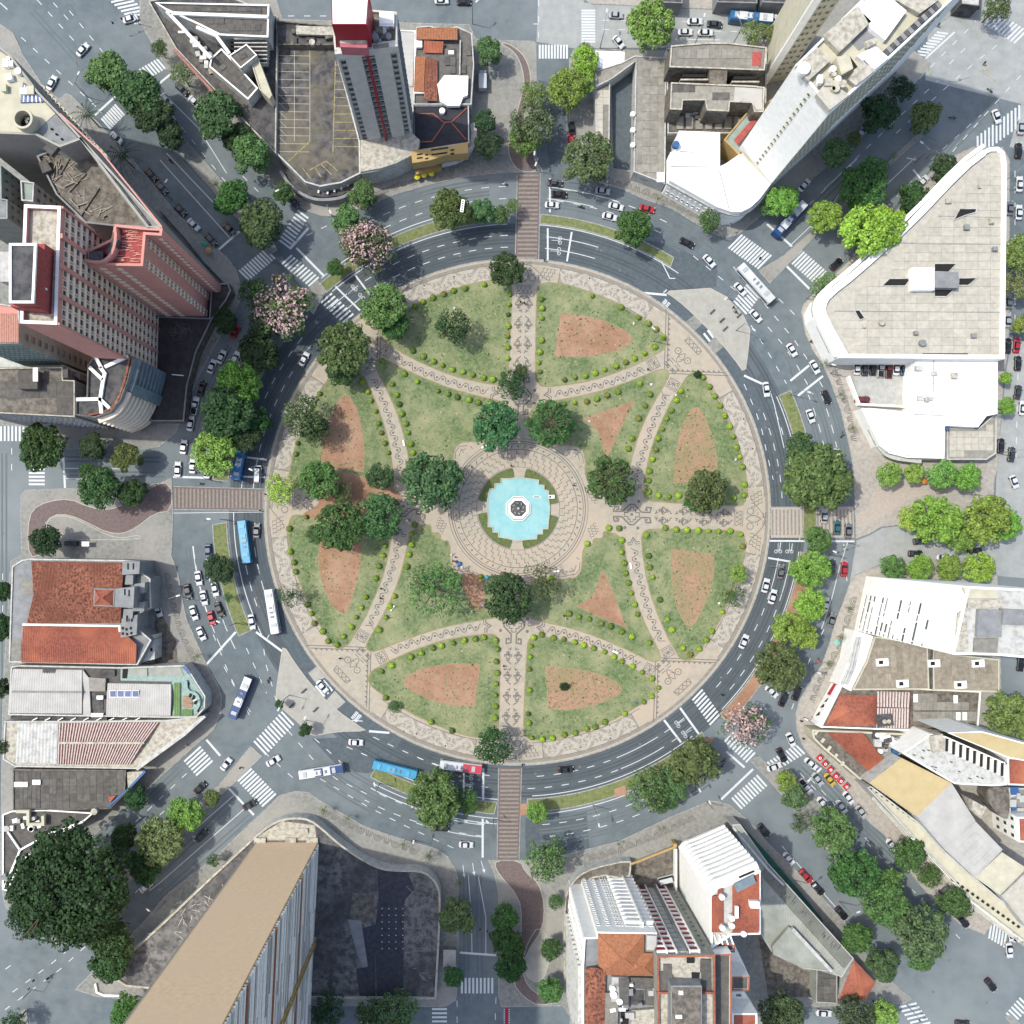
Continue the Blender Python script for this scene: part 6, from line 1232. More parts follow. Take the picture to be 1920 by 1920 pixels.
h = 6; walls(b, 'wall', [(24, 1442), (236, 1444), (234, 1490), (206, 1517), (24, 1520)], h, .1, MOSS, .3, SHEETD); panels(b, [(28, 1446), (76, 1446), (76, 1514), (28, 1515)], h - .25, 8, 17, 0, SHEETD); panels(b, [(80, 1446), (232, 1446), (230, 1488), (204, 1514), (80, 1516)], h - .25, 12.5, 13, 0, SHEETD)
for x, y, ww in ((39, 1471, 25), (68, 1467, 15)): rbox(b, 'white_hatch', x, y, ww, 9, h - .2, .5, WHITE)
rline(b, 'blue_sign', [(272, 1446), (238, 1482), (203, 1512)], 6.3, .6, 1.4, MC['blue_plastic']); rpoly(b, 'front_slab', [(238, 1448), (272, 1446), (240, 1480)], 4, 1.6, LIGHTC); rpoly(b, 'red_slab', [(203, 1493), (217, 1492), (205, 1506)], 6, .5, TILE)
b = bld('warehouse', 'dark triangular roofs with white ridge lines and rooftop ducts beside the huge tree', 'building')
walls(b, 'wall', [(4, 1527), (22, 1520), (84, 1518), (176, 1524), (158, 1540), (100, 1570), (40, 1615), (14, 1672), (4, 1668)], 6, .1, WDIRT, .4, SHEETD, .4, WHITE)
for q in ([(155, 1541), (95, 1562), (37, 1594), (8, 1664)], [(14, 1560), (37, 1594)]): rline(b, 'roof_ridge', q, 6.4, .5, .5, WHITE)
rline(b, 'duct', [(30, 1522), (52, 1522), (52, 1546), (80, 1546), (80, 1530)], 7.6, .8, 1.2, CREAM); junk(b, [(8, 1530), (80, 1528), (70, 1560), (10, 1560)], 5.7, 14, 12, (WHITE, WDIRT, METAL)); junk(b, [(6, 1620), (18, 1620), (14, 1660), (6, 1660)], 5.7, 3, 13)
m = MB(); m.cyl(W2(176, 1522, 7), .9, 5.6, 7, 14); m.obj('satellite_dish', LIGHTC, b)
for x, y, lab, dg in ((843, 1797, 'white roofed kiosk on the pavement beside the south approach road', 0),):
    b = thing('kiosk', lab, 'kiosk'); rbox(b, 'cabin', x, y, 21, 29, .1, 2.4, GREYC, dg); rbox(b, 'kiosk_roof', x, y, 24, 32, 2.5, .15, METAL, dg)
b = thing('news_stand', 'small grey stand with white roof at the west plaza entrance pavement', 'kiosk'); rbox(b, 'cabin', 131, 1019, 22, 9, .12, 2.2, DGREY); rbox(b, 'stand_roof', 160, 1020, 14, 9, 2.2, .12, WHITE)

# ------------------------------------------------------------- trees
def crown_mesh(name, seed, lobes, per, leaf, flat=.55, spread=.74, lr=(.2, .36), gaps=0.0, mats=LEAF, dome=True):
    """leaf clumps on many overlapping lobes; unit radius crown"""
    g = np.random.default_rng(seed); V = []; N_ = []
    for i in range(lobes):
        t = g.uniform(0, 2 * math.pi); rr = spread * math.sqrt(g.uniform(0.0, 1)); zz = flat * math.sqrt(max(0, 1 - rr * rr)) * g.uniform(.55, 1.0) * (1 if g.random() < .8 else -.5)
        rad = g.uniform(*lr) * (1.1 - .3 * rr); c = np.array([rr * math.cos(t), rr * math.sin(t), zz])
        if g.random() < gaps: continue
        n = int(per * (rad / lr[1]) ** 2); d = g.normal(size=(n, 3)); d /= np.linalg.norm(d, axis=1)[:, None]
        d[:, 2] = np.where(d[:, 2] < -.35, -d[:, 2], d[:, 2])
        jit = 1 + .14 * np.sin(7 * d[:, 0] + i) * np.cos(6 * d[:, 1] + 2 * i) + g.normal(size=n) * .07
        V.append(c + d * rad * jit[:, None] * np.array([1, 1, .8])); N_.append(d)
    V = np.concatenate(V); N_ = np.concatenate(N_); n = len(V)
    nn = N_ + g.normal(size=(n, 3)) * .35 + np.array([0, 0, .25]); nn /= np.linalg.norm(nn, axis=1)[:, None]
    a = np.cross(nn, g.normal(size=(n, 3))); a /= np.linalg.norm(a, axis=1)[:, None]; b = np.cross(nn, a)
    s = leaf * g.uniform(.6, 1.35, size=(n, 1))
    P = np.stack([V - a * s, V + b * s * .75, V + a * s, V - b * s * .75], 1).reshape(-1, 3)
    me = bpy.data.meshes.new(name); me.vertices.add(4 * n); me.vertices.foreach_set('co', P.ravel())
    me.loops.add(4 * n); me.loops.foreach_set('vertex_index', np.arange(4 * n)); me.polygons.add(n)
    me.polygons.foreach_set('loop_start', np.arange(0, 4 * n, 4)); me.polygons.foreach_set('loop_total', np.full(n, 4))
    me.materials.append(mats); me.update(); me.validate(); return me
def trunk_mesh(seed, branches=6, bare=False):
    r = random.Random(seed); b = MB(); b.cyl((0, 0), .055, -.9, -.3, 8, r1=.045)
    for k in range(branches):
        t = 2 * math.pi * k / branches + r.uniform(-.3, .3); e = (r.uniform(.35, .6) * math.cos(t), r.uniform(.35, .6) * math.sin(t), r.uniform(.05, .35)); m_ = (e[0] * .45, e[1] * .45, -.1)
        b.tube((0, 0, -.32), m_, .03, 5); b.tube(m_, e, .018, 5)
        for q in range(2): b.tube(e, (e[0] * 1.35 + r.uniform(-.12, .12), e[1] * 1.35 + r.uniform(-.12, .12), e[2] + .12), .009, 4)
    if bare:
        for k in range(14):
            t = 2 * math.pi * k / 14 + r.uniform(-.15, .15); l = r.uniform(.45, .8); b.tube((0, 0, .3), (l * math.cos(t), l * math.sin(t), .56 + r.uniform(-.05, .08)), .016, 4)
    return b.mesh('trunk', BARK)
CM = {'dense': [crown_mesh('crown', 10 + i, 46, 150, .06, lr=(.2, .33)) for i in range(5)],
      'broc': [crown_mesh('crown', 20 + i, 90, 110, .05, lr=(.13, .24), spread=.82) for i in range(4)],
      'dark': [crown_mesh('crown', 30 + i, 55, 130, .065, lr=(.16, .32), spread=.82) for i in range(3)],
      'sparse': [crown_mesh('crown', 40 + i, 60, 80, .045, lr=(.14, .26), spread=.84, gaps=.08) for i in range(3)],
      'huge': [crown_mesh('crown', 50 + i, 210, 170, .03, lr=(.09, .2), spread=.88, flat=.45) for i in range(2)],
      'star': [crown_mesh('crown', 60 + i, 60, 110, .055, lr=(.16, .26), spread=.86, flat=.4) for i in range(2)],
      'thin': [crown_mesh('crown', 90 + i, 62, 46, .036, lr=(.12, .22), spread=.86) for i in range(2)],
      'pink': [crown_mesh('crown', 70 + i, 50, 90, .042, lr=(.13, .26), spread=.82) for i in range(2)]}
BL = [crown_mesh('blossom', 80 + i, 50, 42, .042, lr=(.15, .28), spread=.78, flat=.62) for i in range(2)]
TK = [trunk_mesh(i, 6) for i in range(4)]; TKB = trunk_mesh(9, 7, True)
def palm_mesh(seed, n=15):
    r = random.Random(seed); b = MB()
    for k in range(n):
        t = 2 * math.pi * k / n + r.uniform(-.12, .12); d = (math.cos(t), math.sin(t)); s = (-d[1], d[0]); L_ = r.uniform(.8, 1.05)
        for q in range(9):
            f = .12 + .88 * q / 8; z = .28 * math.sin(f * math.pi * .75) - .35 * f * f; c = (d[0] * f * L_, d[1] * f * L_, z); w_ = .16 * (1 - .55 * f)
            for sg in (1, -1):
                b.face([(c[0] - d[0] * .02, c[1] - d[1] * .02, z), (c[0] + d[0] * .03, c[1] + d[1] * .03, z), (c[0] + d[0] * .1 + s[0] * w_ * sg, c[1] + d[1] * .1 + s[1] * w_ * sg, z - .07)])
        b.tube((0, 0, 0), (d[0] * .5 * L_, d[1] * .5 * L_, .2), .012, 3)
    return b.mesh('fronds', PALM)
PM_ = [palm_mesh(1), palm_mesh(2)]
def palmtrunk():
    b = MB(); b.cyl((0, 0), .05, -2, -.02, 8, r1=.035); return b.mesh('trunk', BARK)
PTK = palmtrunk()
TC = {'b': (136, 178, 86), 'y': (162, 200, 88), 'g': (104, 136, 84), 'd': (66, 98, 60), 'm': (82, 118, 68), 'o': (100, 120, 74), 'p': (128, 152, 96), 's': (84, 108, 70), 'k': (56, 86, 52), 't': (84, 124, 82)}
tn = 0
def tree(x, y, r, kind, c, where, group='trees lining the roads and the plaza'):
    global tn; tn += 1; rr = random.Random(int(x * 7 + y)); rad = r * S * 1.06
    zc = 2.6 + rad * .95
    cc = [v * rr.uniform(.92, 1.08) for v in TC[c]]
    look = {'b': 'bright green', 'y': 'yellow green', 'g': 'mid green', 'd': 'dark green', 'm': 'deep green', 'o': 'olive green', 'p': 'pale green', 's': 'dull green', 'k': 'very dark', 't': 'glossy green'}[c]
    form = {'dense': 'round tree', 'broc': 'clumpy tree', 'dark': 'dense tree', 'sparse': 'thin tree', 'huge': 'spreading tree', 'star': 'pale limbed tree', 'thin': 'feathery tree', 'pink': 'pink blossomed tree'}[kind]
    t = thing('tree', f'{look} {form} {where}', 'tree', group, (*W2(x, y, zc), 0), rr.uniform(0, 6.3))
    link('trunk', TKB if kind == 'star' else TK[tn % 4], t, (0, 0, zc), 0, (rad, rad, zc / .9))
    sx, sy = rr.uniform(.94, 1.06), rr.uniform(.94, 1.06)
    link('crown', CM['thin' if (kind == 'pink' and x > 1300) else kind][tn % 2 if kind == 'pink' else tn % len(CM[kind])], t, (0, 0, zc), 0, (rad * sx, rad * sy, rad * rr.uniform(.95, 1.15)), c3(*cc))
    if kind == 'pink': link('blossom', BL[tn % 2], t, (0, 0, zc + .1), 1, (rad * .98, rad * .92, rad * 1.12), c3(218, 188, 192))
    if kind == 'sparse' and c == 'o' and False: pass
    return t
for a in [(205, 138, 42, 'dense', 'g', 'on the north west avenue nearest the top zebra crossing'), (262, 180, 42, 'dark', 'm', 'on the north west avenue between two stop lines'), (288, 215, 36, 'dark', 'd', 'on the north west avenue just below the zebra crossing'), (322, 255, 27, 'dark', 'd', 'at the lower end of the avenue clump by the palms'),
          (413, 225, 44, 'dense', 'm', 'beside the wedge building on the north west avenue'), (448, 262, 28, 'dark', 'd', 'wedged between two larger trees beside the wedge building'), (470, 293, 38, 'dense', 'g', 'below the wedge building near the deck corner'), (300, 92, 17, 'sparse', 'm', 'in front of the wedge building tip'), (343, 142, 23, 'sparse', 'p', 'beside the red parapet of the wedge building'),
          (435, 373, 34, 'dense', 'm', 'on the north west avenue median above the black car'), (491, 423, 45, 'dense', 'm', 'at the ring end of the north west avenue median'), (533, 363, 19, 'dark', 'm', 'at the corner below the rooftop car park'), (680, 365, 29, 'dense', 'g', 'below the rooftop car park on the ring pavement'), (650, 412, 28, 'dense', 'g', 'between the car park tree and the upper pink tree'),
          (628, 503, 15, 'dark', 'm', 'at the south tip of the upper pink tree'), (480, 556, 32, 'sparse', 's', 'behind the lower pink tree near the pink towers'), (496, 610, 34, 'sparse', 'd', 'shading the ring road below the lower pink tree'), (843, 398, 37, 'dark', 'o', 'on the north ring median'), (903, 398, 26, 'dense', 'g', 'on the north ring median beside the brick crossing'), (935, 403, 20, 'dense', 'g', 'between two median trees near the north brick crossing'), (961, 388, 14, 'sparse', 'g', 'touching the left edge of the north brick crossing'),
          (915, 100, 26, 'dense', 'g', 'above the white box truck'), (910, 230, 21, 'dark', 'd', 'below the white box truck'), (917, 273, 28, 'dense', 'g', 'at the ring end of the truck alley'), (718, 577, 43, 'broc', 'g', 'at the north west corner of the plaza'), (742, 612, 26, 'dark', 'm', 'behind the plaza corner tree on the north west lawn'),
          (645, 655, 50, 'broc', 'o', 'beside the plaza corner circle at the north west'), (640, 697, 26, 'dark', 'm', 'at the south side of the olive plaza corner tree'), (573, 782, 42, 'sparse', 'o', 'over the west rim mosaic near the red soil bed'), (590, 810, 28, 'sparse', 's', 'at the corner of the west red soil bed'), (848, 613, 34, 'sparse', 'd', 'standing alone on the north west lawn'), (950, 508, 33, 'broc', 'd', 'at the north entrance of the plaza'),
          (957, 722, 27, 'sparse', 'd', 'over the north node of the axial path'), (976, 700, 16, 'broc', 'o', 'touching the scroll mosaic at the north node'), (928, 800, 44, 'broc', 't', 'north west of the fountain court'), (1030, 795, 42, 'star', 'm', 'north of the fountain court'), (1142, 902, 44, 'star', 'm', 'east of the fountain court'), (812, 903, 55, 'broc', 't', 'west of the fountain court'),
          (600, 902, 38, 'broc', 'g', 'on the west path beside the red soil'), (642, 922, 20, 'sparse', 'g', 'bridging the west path above the soil patch'), (713, 893, 26, 'broc', 'm', 'right of the worn soil on the west lawn'), (528, 918, 27, 'sparse', 'y', 'at the west entrance of the plaza'), (638, 985, 46, 'broc', 'm', 'covering the head of the lower west soil bed'), (592, 1002, 18, 'broc', 'g', 'left of the tree on the lower west soil bed'), (712, 968, 41, 'broc', 't', 'beside the west node of the axial path'),
          (545, 1115, 24, 'thin', 'd', 'over the south west rim mosaic'), (815, 1105, 55, 'thin', 'g', 'over the south west inner lawn'), (790, 1085, 28, 'thin', 'm', 'at the edge of the feathery tree on the inner lawn'), (950, 1120, 45, 'broc', 'd', 'south of the fountain court'), (1013, 1092, 36, 'thin', 'o', 'beside the court at the south'), (1323, 923, 40, 'broc', 'o', 'on the east path'), (1306, 935, 26, 'broc', 'm', 'at the left of the east path tree'),
          (1385, 1075, 17, 'broc', 'b', 'on the east lawn edge'), (1372, 1115, 24, 'thin', 'm', 'under the bright bush tree on the east lawn edge'), (925, 1395, 36, 'sparse', 'd', 'at the south entrance of the plaza'), (450, 718, 42, 'broc', 'b', 'on the west ring median below the pink towers'), (430, 775, 48, 'dark', 'd', 'in the middle of the west ring median row'), (480, 790, 28, 'dark', 'd', 'at the ring side of the west median row'), (490, 660, 38, 'dark', 'k', 'on the west ring median above the brightest tree'), (462, 820, 28, 'dark', 'd', 'above the bright tree beside the blue bus'), (406, 850, 42, 'broc', 'b', 'beside the blue bus at the west stop line'),
          (422, 603, 24, 'dark', 'k', 'in the shade of the dark roof terrace'), (85, 840, 42, 'dark', 'd', 'over the west street zebra crossing'), (175, 838, 24, 'dark', 'd', 'below the balconied corner building on the west street'), (240, 860, 27, 'dense', 'o', 'at the mouth of the west street'), (190, 915, 40, 'broc', 'm', 'over the west brick path'), (165, 885, 16, 'broc', 'm', 'at the upper tip of the brick path tree'), (250, 925, 27, 'broc', 'd', 'right of the big tree on the west brick path'), (90, 1015, 28, 'dark', 'k', 'above the hall with clay roofs'),
          (413, 1067, 29, 'broc', 'd', 'on the south west ring median between cars and cyan bus'), (428, 1120, 9, 'sparse', 'm', 'on the grass tip below the median tree'), (525, 1320, 9, 'dense', 'd', 'at the left corner of the south west traffic island'), (572, 1367, 13, 'dense', 'd', 'at the bottom of the south west traffic island'),
          (137, 1655, 105, 'huge', 'k', 'covering the south west avenue'), (205, 1745, 40, 'dark', 'd', 'at the lower right of the huge avenue tree'), (60, 1720, 40, 'sparse', 'k', 'at the lower left of the huge avenue tree'), (235, 1570, 26, 'dark', 'k', 'at the upper right of the huge avenue tree'), (275, 1620, 32, 'dark', 'd', 'between the huge tree and the white van'), (300, 1573, 43, 'broc', 'p', 'on the south west avenue median'), (350, 1525, 34, 'broc', 'b', 'on the south west median above the black car'), (398, 1495, 18, 'dense', 'g', 'at the ring end of the south west median'),
          (257, 1495, 22, 'dark', 'k', 'beside the blue signboard'), (210, 1800, 36, 'dark', 'd', 'at the podium corner beside the huge tree'), (228, 1770, 28, 'dark', 'm', 'just under the huge tree by the podium wall'), (238, 1892, 33, 'dense', 'm', 'at the foot of the giant slab at the bottom edge'), (400, 1613, 13, 'sparse', 'm', 'on the pavement beside the podium props'), (30, 1915, 22, 'sparse', 'd', 'on the bottom left corner median'),
          (815, 1492, 50, 'broc', 'g', 'over the cyan and red buses'), (820, 1525, 30, 'broc', 'g', 'at the lower side of the bus tree'), (873, 1500, 25, 'sparse', 'm', 'right of the bus tree on the south median'), (1007, 1523, 21, 'broc', 'b', 'right of the south brick crossing'), (1025, 1608, 43, 'sparse', 'g', 'at the head of the south brick path'), (855, 1718, 36, 'dense', 'g', 'beside the podium on the south approach road'),
          (948, 1718, 28, 'dense', 'm', 'left of the curving south brick path'), (950, 1765, 32, 'dark', 'd', 'in the middle of the south pavement row'), (957, 1808, 28, 'dark', 'd', 'at the lower end of the south pavement row'), (850, 1828, 21, 'dense', 'm', 'under the white kiosk'), (1033, 1778, 20, 'dark', 'm', 'on the round cobbled area'), (1033, 1855, 25, 'dense', 'g', 'below the round cobbled area'), (1042, 1690, 15, 'sparse', 'm', 'between brick path and white tower'),
          (615, 1892, 34, 'sparse', 'd', 'with pale blossom at the bottom edge by the podium'), (700, 1900, 32, 'sparse', 'm', 'over the bottom street left of the red car'), (745, 1895, 40, 'sparse', 'g', 'over the bottom street below the tar roof'), (1298, 1428, 46, 'dark', 'o', 'with a white sign beside it on the south east ring median'), (1212, 1478, 40, 'sparse', 'g', 'at the left end of the south east ring clump'), (1262, 1465, 34, 'broc', 'g', 'in the middle of the south east ring clump'), (1245, 1500, 28, 'sparse', 'm', 'at the bottom of the south east ring clump'),
          (1460, 1250, 45, 'broc', 'o', 'on the east ring median nearest the black cars'), (1480, 1180, 34, 'broc', 'b', 'fourth down the east ring median row'), (1508, 1192, 26, 'broc', 'y', 'at the right of the fourth median tree in the east'), (1518, 1132, 31, 'broc', 'b', 'third down the east ring median row'), (1518, 1067, 36, 'broc', 'b', 'second down the east ring median row'), (1530, 1013, 27, 'broc', 'g', 'first below the east brick crossing'),
          (1527, 900, 60, 'broc', 'g', 'above the east brick crossing'), (1500, 840, 30, 'dark', 'm', 'at the upper side of the large east crossing tree'), (1545, 862, 26, 'dark', 'm', 'beside the white van at the east ring road'), (1188, 430, 32, 'dark', 'm', 'on the north east ring median tip'), (1328, 415, 22, 'sparse', 'm', 'on the pavement of the white corner building'), (1100, 300, 46, 'broc', 'g', 'beside the covered yard over the queue of cars'),
          (1000, 235, 42, 'sparse', 'g', 'over the north side street'), (985, 262, 30, 'broc', 'g', 'over the north brick path'), (1000, 180, 28, 'sparse', 'p', 'above the feathery trees of the north side street'), (1062, 172, 38, 'broc', 'b', 'over the north side street beside the white pavilion'), (1090, 155, 26, 'broc', 'b', 'behind the pavilion tree'), (1095, 118, 27, 'broc', 'y', 'touching the small white pavilion'), (1095, 95, 14, 'sparse', 'o', 'at the north zebra corner'),
          (1220, 52, 47, 'broc', 'b', 'on the north street between parked cars'), (1412, 65, 25, 'sparse', 'p', 'below the blue and white street bus'), (1440, 62, 16, 'sparse', 'p', 'at the foot of the cream tower face'), (1465, 378, 30, 'broc', 'b', 'at the round end of the white corner building'), (1440, 392, 16, 'dark', 'g', 'left of the tree by the white corner building'), (1545, 408, 31, 'broc', 'y', 'right of the blue and white bus on the north east avenue'),
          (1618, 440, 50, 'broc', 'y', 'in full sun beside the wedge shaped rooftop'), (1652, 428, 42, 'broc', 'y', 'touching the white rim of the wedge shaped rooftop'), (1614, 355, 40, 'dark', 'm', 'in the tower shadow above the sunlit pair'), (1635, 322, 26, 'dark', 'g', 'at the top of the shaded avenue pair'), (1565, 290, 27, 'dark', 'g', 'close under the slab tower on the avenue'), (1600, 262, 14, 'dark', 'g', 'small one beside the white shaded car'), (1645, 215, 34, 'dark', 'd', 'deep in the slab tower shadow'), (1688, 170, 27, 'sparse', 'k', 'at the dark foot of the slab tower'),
          (1730, 222, 32, 'dense', 'g', 'alone at the head of the north east median'), (1710, 372, 29, 'dark', 'd', 'shaded against the wedge shaped building'), (1768, 318, 25, 'dark', 'd', 'at the tip pavement of the wedge shaped building'), (1545, 540, 26, 'sparse', 'p', 'at the rounded corner of the wedge shaped building'), (1865, 18, 26, 'sparse', 'o', 'at the top right zebra crossing'), (1905, 475, 34, 'broc', 'p', 'on the right edge street above the grey car'), (1908, 535, 28, 'sparse', 'p', 'on the right edge street lower down'), (1914, 610, 20, 'broc', 'b', 'above the red car at the right edge'),
          (1885, 710, 12, 'dense', 'b', 'slim one beside the market hall'), (1886, 762, 17, 'broc', 'b', 'beside the lower market hall corner'), (1665, 890, 24, 'broc', 'b', 'first from the left in the row under the market hall'), (1712, 888, 20, 'broc', 'y', 'second in the row under the market hall'), (1763, 890, 27, 'broc', 'b', 'third in the row under the market hall'), (1811, 895, 26, 'broc', 'b', 'fourth in the row under the market hall'),
          (1706, 972, 24, 'broc', 'y', 'at the left end of the big east clump'), (1752, 975, 44, 'broc', 'b', 'left half of the big east clump'), (1845, 975, 46, 'broc', 'b', 'right half of the big east clump'), (1800, 1005, 30, 'broc', 'b', 'at the bottom of the big east clump'), (1880, 985, 30, 'broc', 'b', 'at the right end of the big east clump'), (1672, 1064, 24, 'broc', 'g', 'first along the white slotted building'), (1722, 1064, 24, 'broc', 'b', 'second along the white slotted building'), (1778, 1064, 26, 'broc', 'b', 'third along the white slotted building'), (1832, 1064, 30, 'broc', 'y', 'fourth along the white slotted building'),
          (1895, 1342, 46, 'broc', 'p', 'behind the ochre roofed block at the right edge'), (1472, 1465, 20, 'broc', 'b', 'first on the south east avenue median'), (1488, 1492, 24, 'dark', 'g', 'second on the south east avenue median'), (1503, 1540, 24, 'thin', 'm', 'half bare beside the third south east median tree'), (1560, 1555, 42, 'broc', 'g', 'third on the south east avenue median'), (1597, 1630, 47, 'broc', 'm', 'fourth on the south east avenue median'), (1665, 1655, 27, 'dark', 'g', 'between the fourth and fifth south east median trees'), (1655, 1692, 42, 'broc', 'g', 'fifth on the south east avenue median'), (1722, 1745, 50, 'broc', 'g', 'sixth and last on the south east avenue median'), (1720, 1790, 28, 'broc', 'g', 'at the foot of the last south east median tree'),
          (1703, 1600, 32, 'broc', 'm', 'at the long stepped building beside white car'), (1742, 1640, 23, 'sparse', 'm', 'between two trees along the long stepped building'), (1785, 1690, 33, 'dense', 'm', 'near the lower end of the long stepped building'), (1602, 1757, 32, 'dense', 'm', 'upper one by the end of the long grey shed'), (1655, 1808, 30, 'dense', 'm', 'lower one by the red hipped roof'), (1600, 1900, 34, 'broc', 's', 'at the bottom edge under the red hipped roof'), (1655, 1898, 26, 'broc', 'b', 'at the bottom edge beside the zebra crossing'), (1465, 1900, 40, 'broc', 's', 'at the bottom edge left of the white car'),
          (8, 1110, 20, 'dark', 'k', 'at the left edge beside the old hall'), (5, 1175, 24, 'dark', 'k', 'at the left edge beside the red clay roof'), (4, 1290, 18, 'dark', 'k', 'at the left edge beside the metal roofs'), (5, 1400, 16, 'sparse', 'k', 'at the left edge beside the rusty roof')]: tree(*a)
tree(697, 468, 50, 'pink', 's', 'on the north west ring median'); tree(664, 455, 32, 'pink', 'g', 'left of the larger pink tree on the ring median'); tree(533, 578, 60, 'pink', 'o', 'at the north west crossing by the plaza'); tree(1395, 1358, 46, 'pink', 'o', 'between two zebra crossings in the south east')
# low shrubs and planter palms
for x, y, r, lab in [(165, 215, 29, 'dark feathery palm below the arched grey block'), (230, 292, 33, 'larger dark feathery palm beside the long grey block'), (405, 345, 13, 'small palm on the north west avenue median'), (1675, 293, 11, 'tiny palm on the narrow north east median'), (607, 1520, 12, 'small palm in a planter at the podium corner'), (652, 1535, 9, 'second small planter palm along the podium pavement'), (757, 1583, 10, 'third small planter palm along the podium pavement'), (805, 1606, 15, 'dark palm at the round podium pavement corner'), (1235, 372, 9, 'little planter palm on the north ring mosaic pavement'), (1548, 680, 9, 'planter palm beside the small car park entrance'), (1577, 740, 10, 'planter palm beside the dark red parked car'), (1600, 802, 10, 'planter palm beside the rounded market hall'), (1592, 1140, 8, 'planter palm in front of the white slotted building'), (1578, 1195, 9, 'planter palm in front of the white ledged strip'), (1555, 1245, 10, 'planter palm left of the brown sheeted roofs'), (370, 1230, 11, 'planter palm beside the mint corner terrace'), (1160, 1583, 7, 'tiny palm on the pavement north of the white apartments'), (1237, 1555, 7, 'tiny palm on the pavement near the yellow beam'), (862, 1655, 12, 'bright palm at the podium edge above the round tree')]:
    rad = r * S * 1.05; zc = 2 + rad * 1.3
    t = thing('palm_tree', lab, 'palm', 'palms around the plaza', (*W2(x, y, zc), 0)); link('trunk', PTK, t, (0, 0, zc), 0, (rad * .8, rad * .8, zc / 2)); link('fronds', PM_[int(x) % 2], t, (0, 0, zc), x % 3, (rad, rad, rad), c3(*((58, 84, 54) if r > 12 else (112, 128, 74))))
t = thing('shrub', 'small dark shrub on the bare soil of the south lawn', 'shrub', None, (*W2(1058, 1287, 1), 0)); link('foliage', CM['dark'][0], t, (0, 0, .9), 0, (1.5, 1.2, 1.2), c3(50, 76, 44))
t = thing('shrub', 'low green shrub on the south west lawn edge near the rim mosaic', 'shrub', None, (*W2(740, 1325, 1), 0)); link('foliage', CM['sparse'][0], t, (0, 0, .8), 0, (2.2, 1.9, 1.2), c3(84, 120, 70))
t = thing('shrub', 'dark round shrub beside the first bush of the east lawn', 'shrub', None, (*W2(1308, 702, 1), 0)); link('foliage', CM['dark'][1], t, (0, 0, .8), 0, (1.2, 1.2, 1.1), c3(50, 84, 44))

# ------------------------------------------------------------- clipped round bushes
def bush_mesh(seed):
    g = np.random.default_rng(seed); n = 620; d = g.normal(size=(n, 3)); d[:, 2] = abs(d[:, 2]) * .8; d /= np.linalg.norm(d, axis=1)[:, None]
    V = d * (1 + g.normal(size=(n, 1)) * .04) * np.array([1, 1, 1.15]); nn = d + g.normal(size=(n, 3)) * .3; nn /= np.linalg.norm(nn, axis=1)[:, None]
    a = np.cross(nn, g.normal(size=(n, 3))); a /= np.linalg.norm(a, axis=1)[:, None]; b_ = np.cross(nn, a); s_ = .15 * g.uniform(.6, 1.3, size=(n, 1))
    P = np.stack([V - a * s_, V + b_ * s_, V + a * s_, V - b_ * s_], 1).reshape(-1, 3); m = MB(); m.v = [tuple(p) for p in P]; m.f = [tuple(range(4 * i, 4 * i + 4)) for i in range(n)]; m.m = [0] * n
    return m.mesh('foliage', LEAF)
BM = [bush_mesh(i) for i in range(4)]
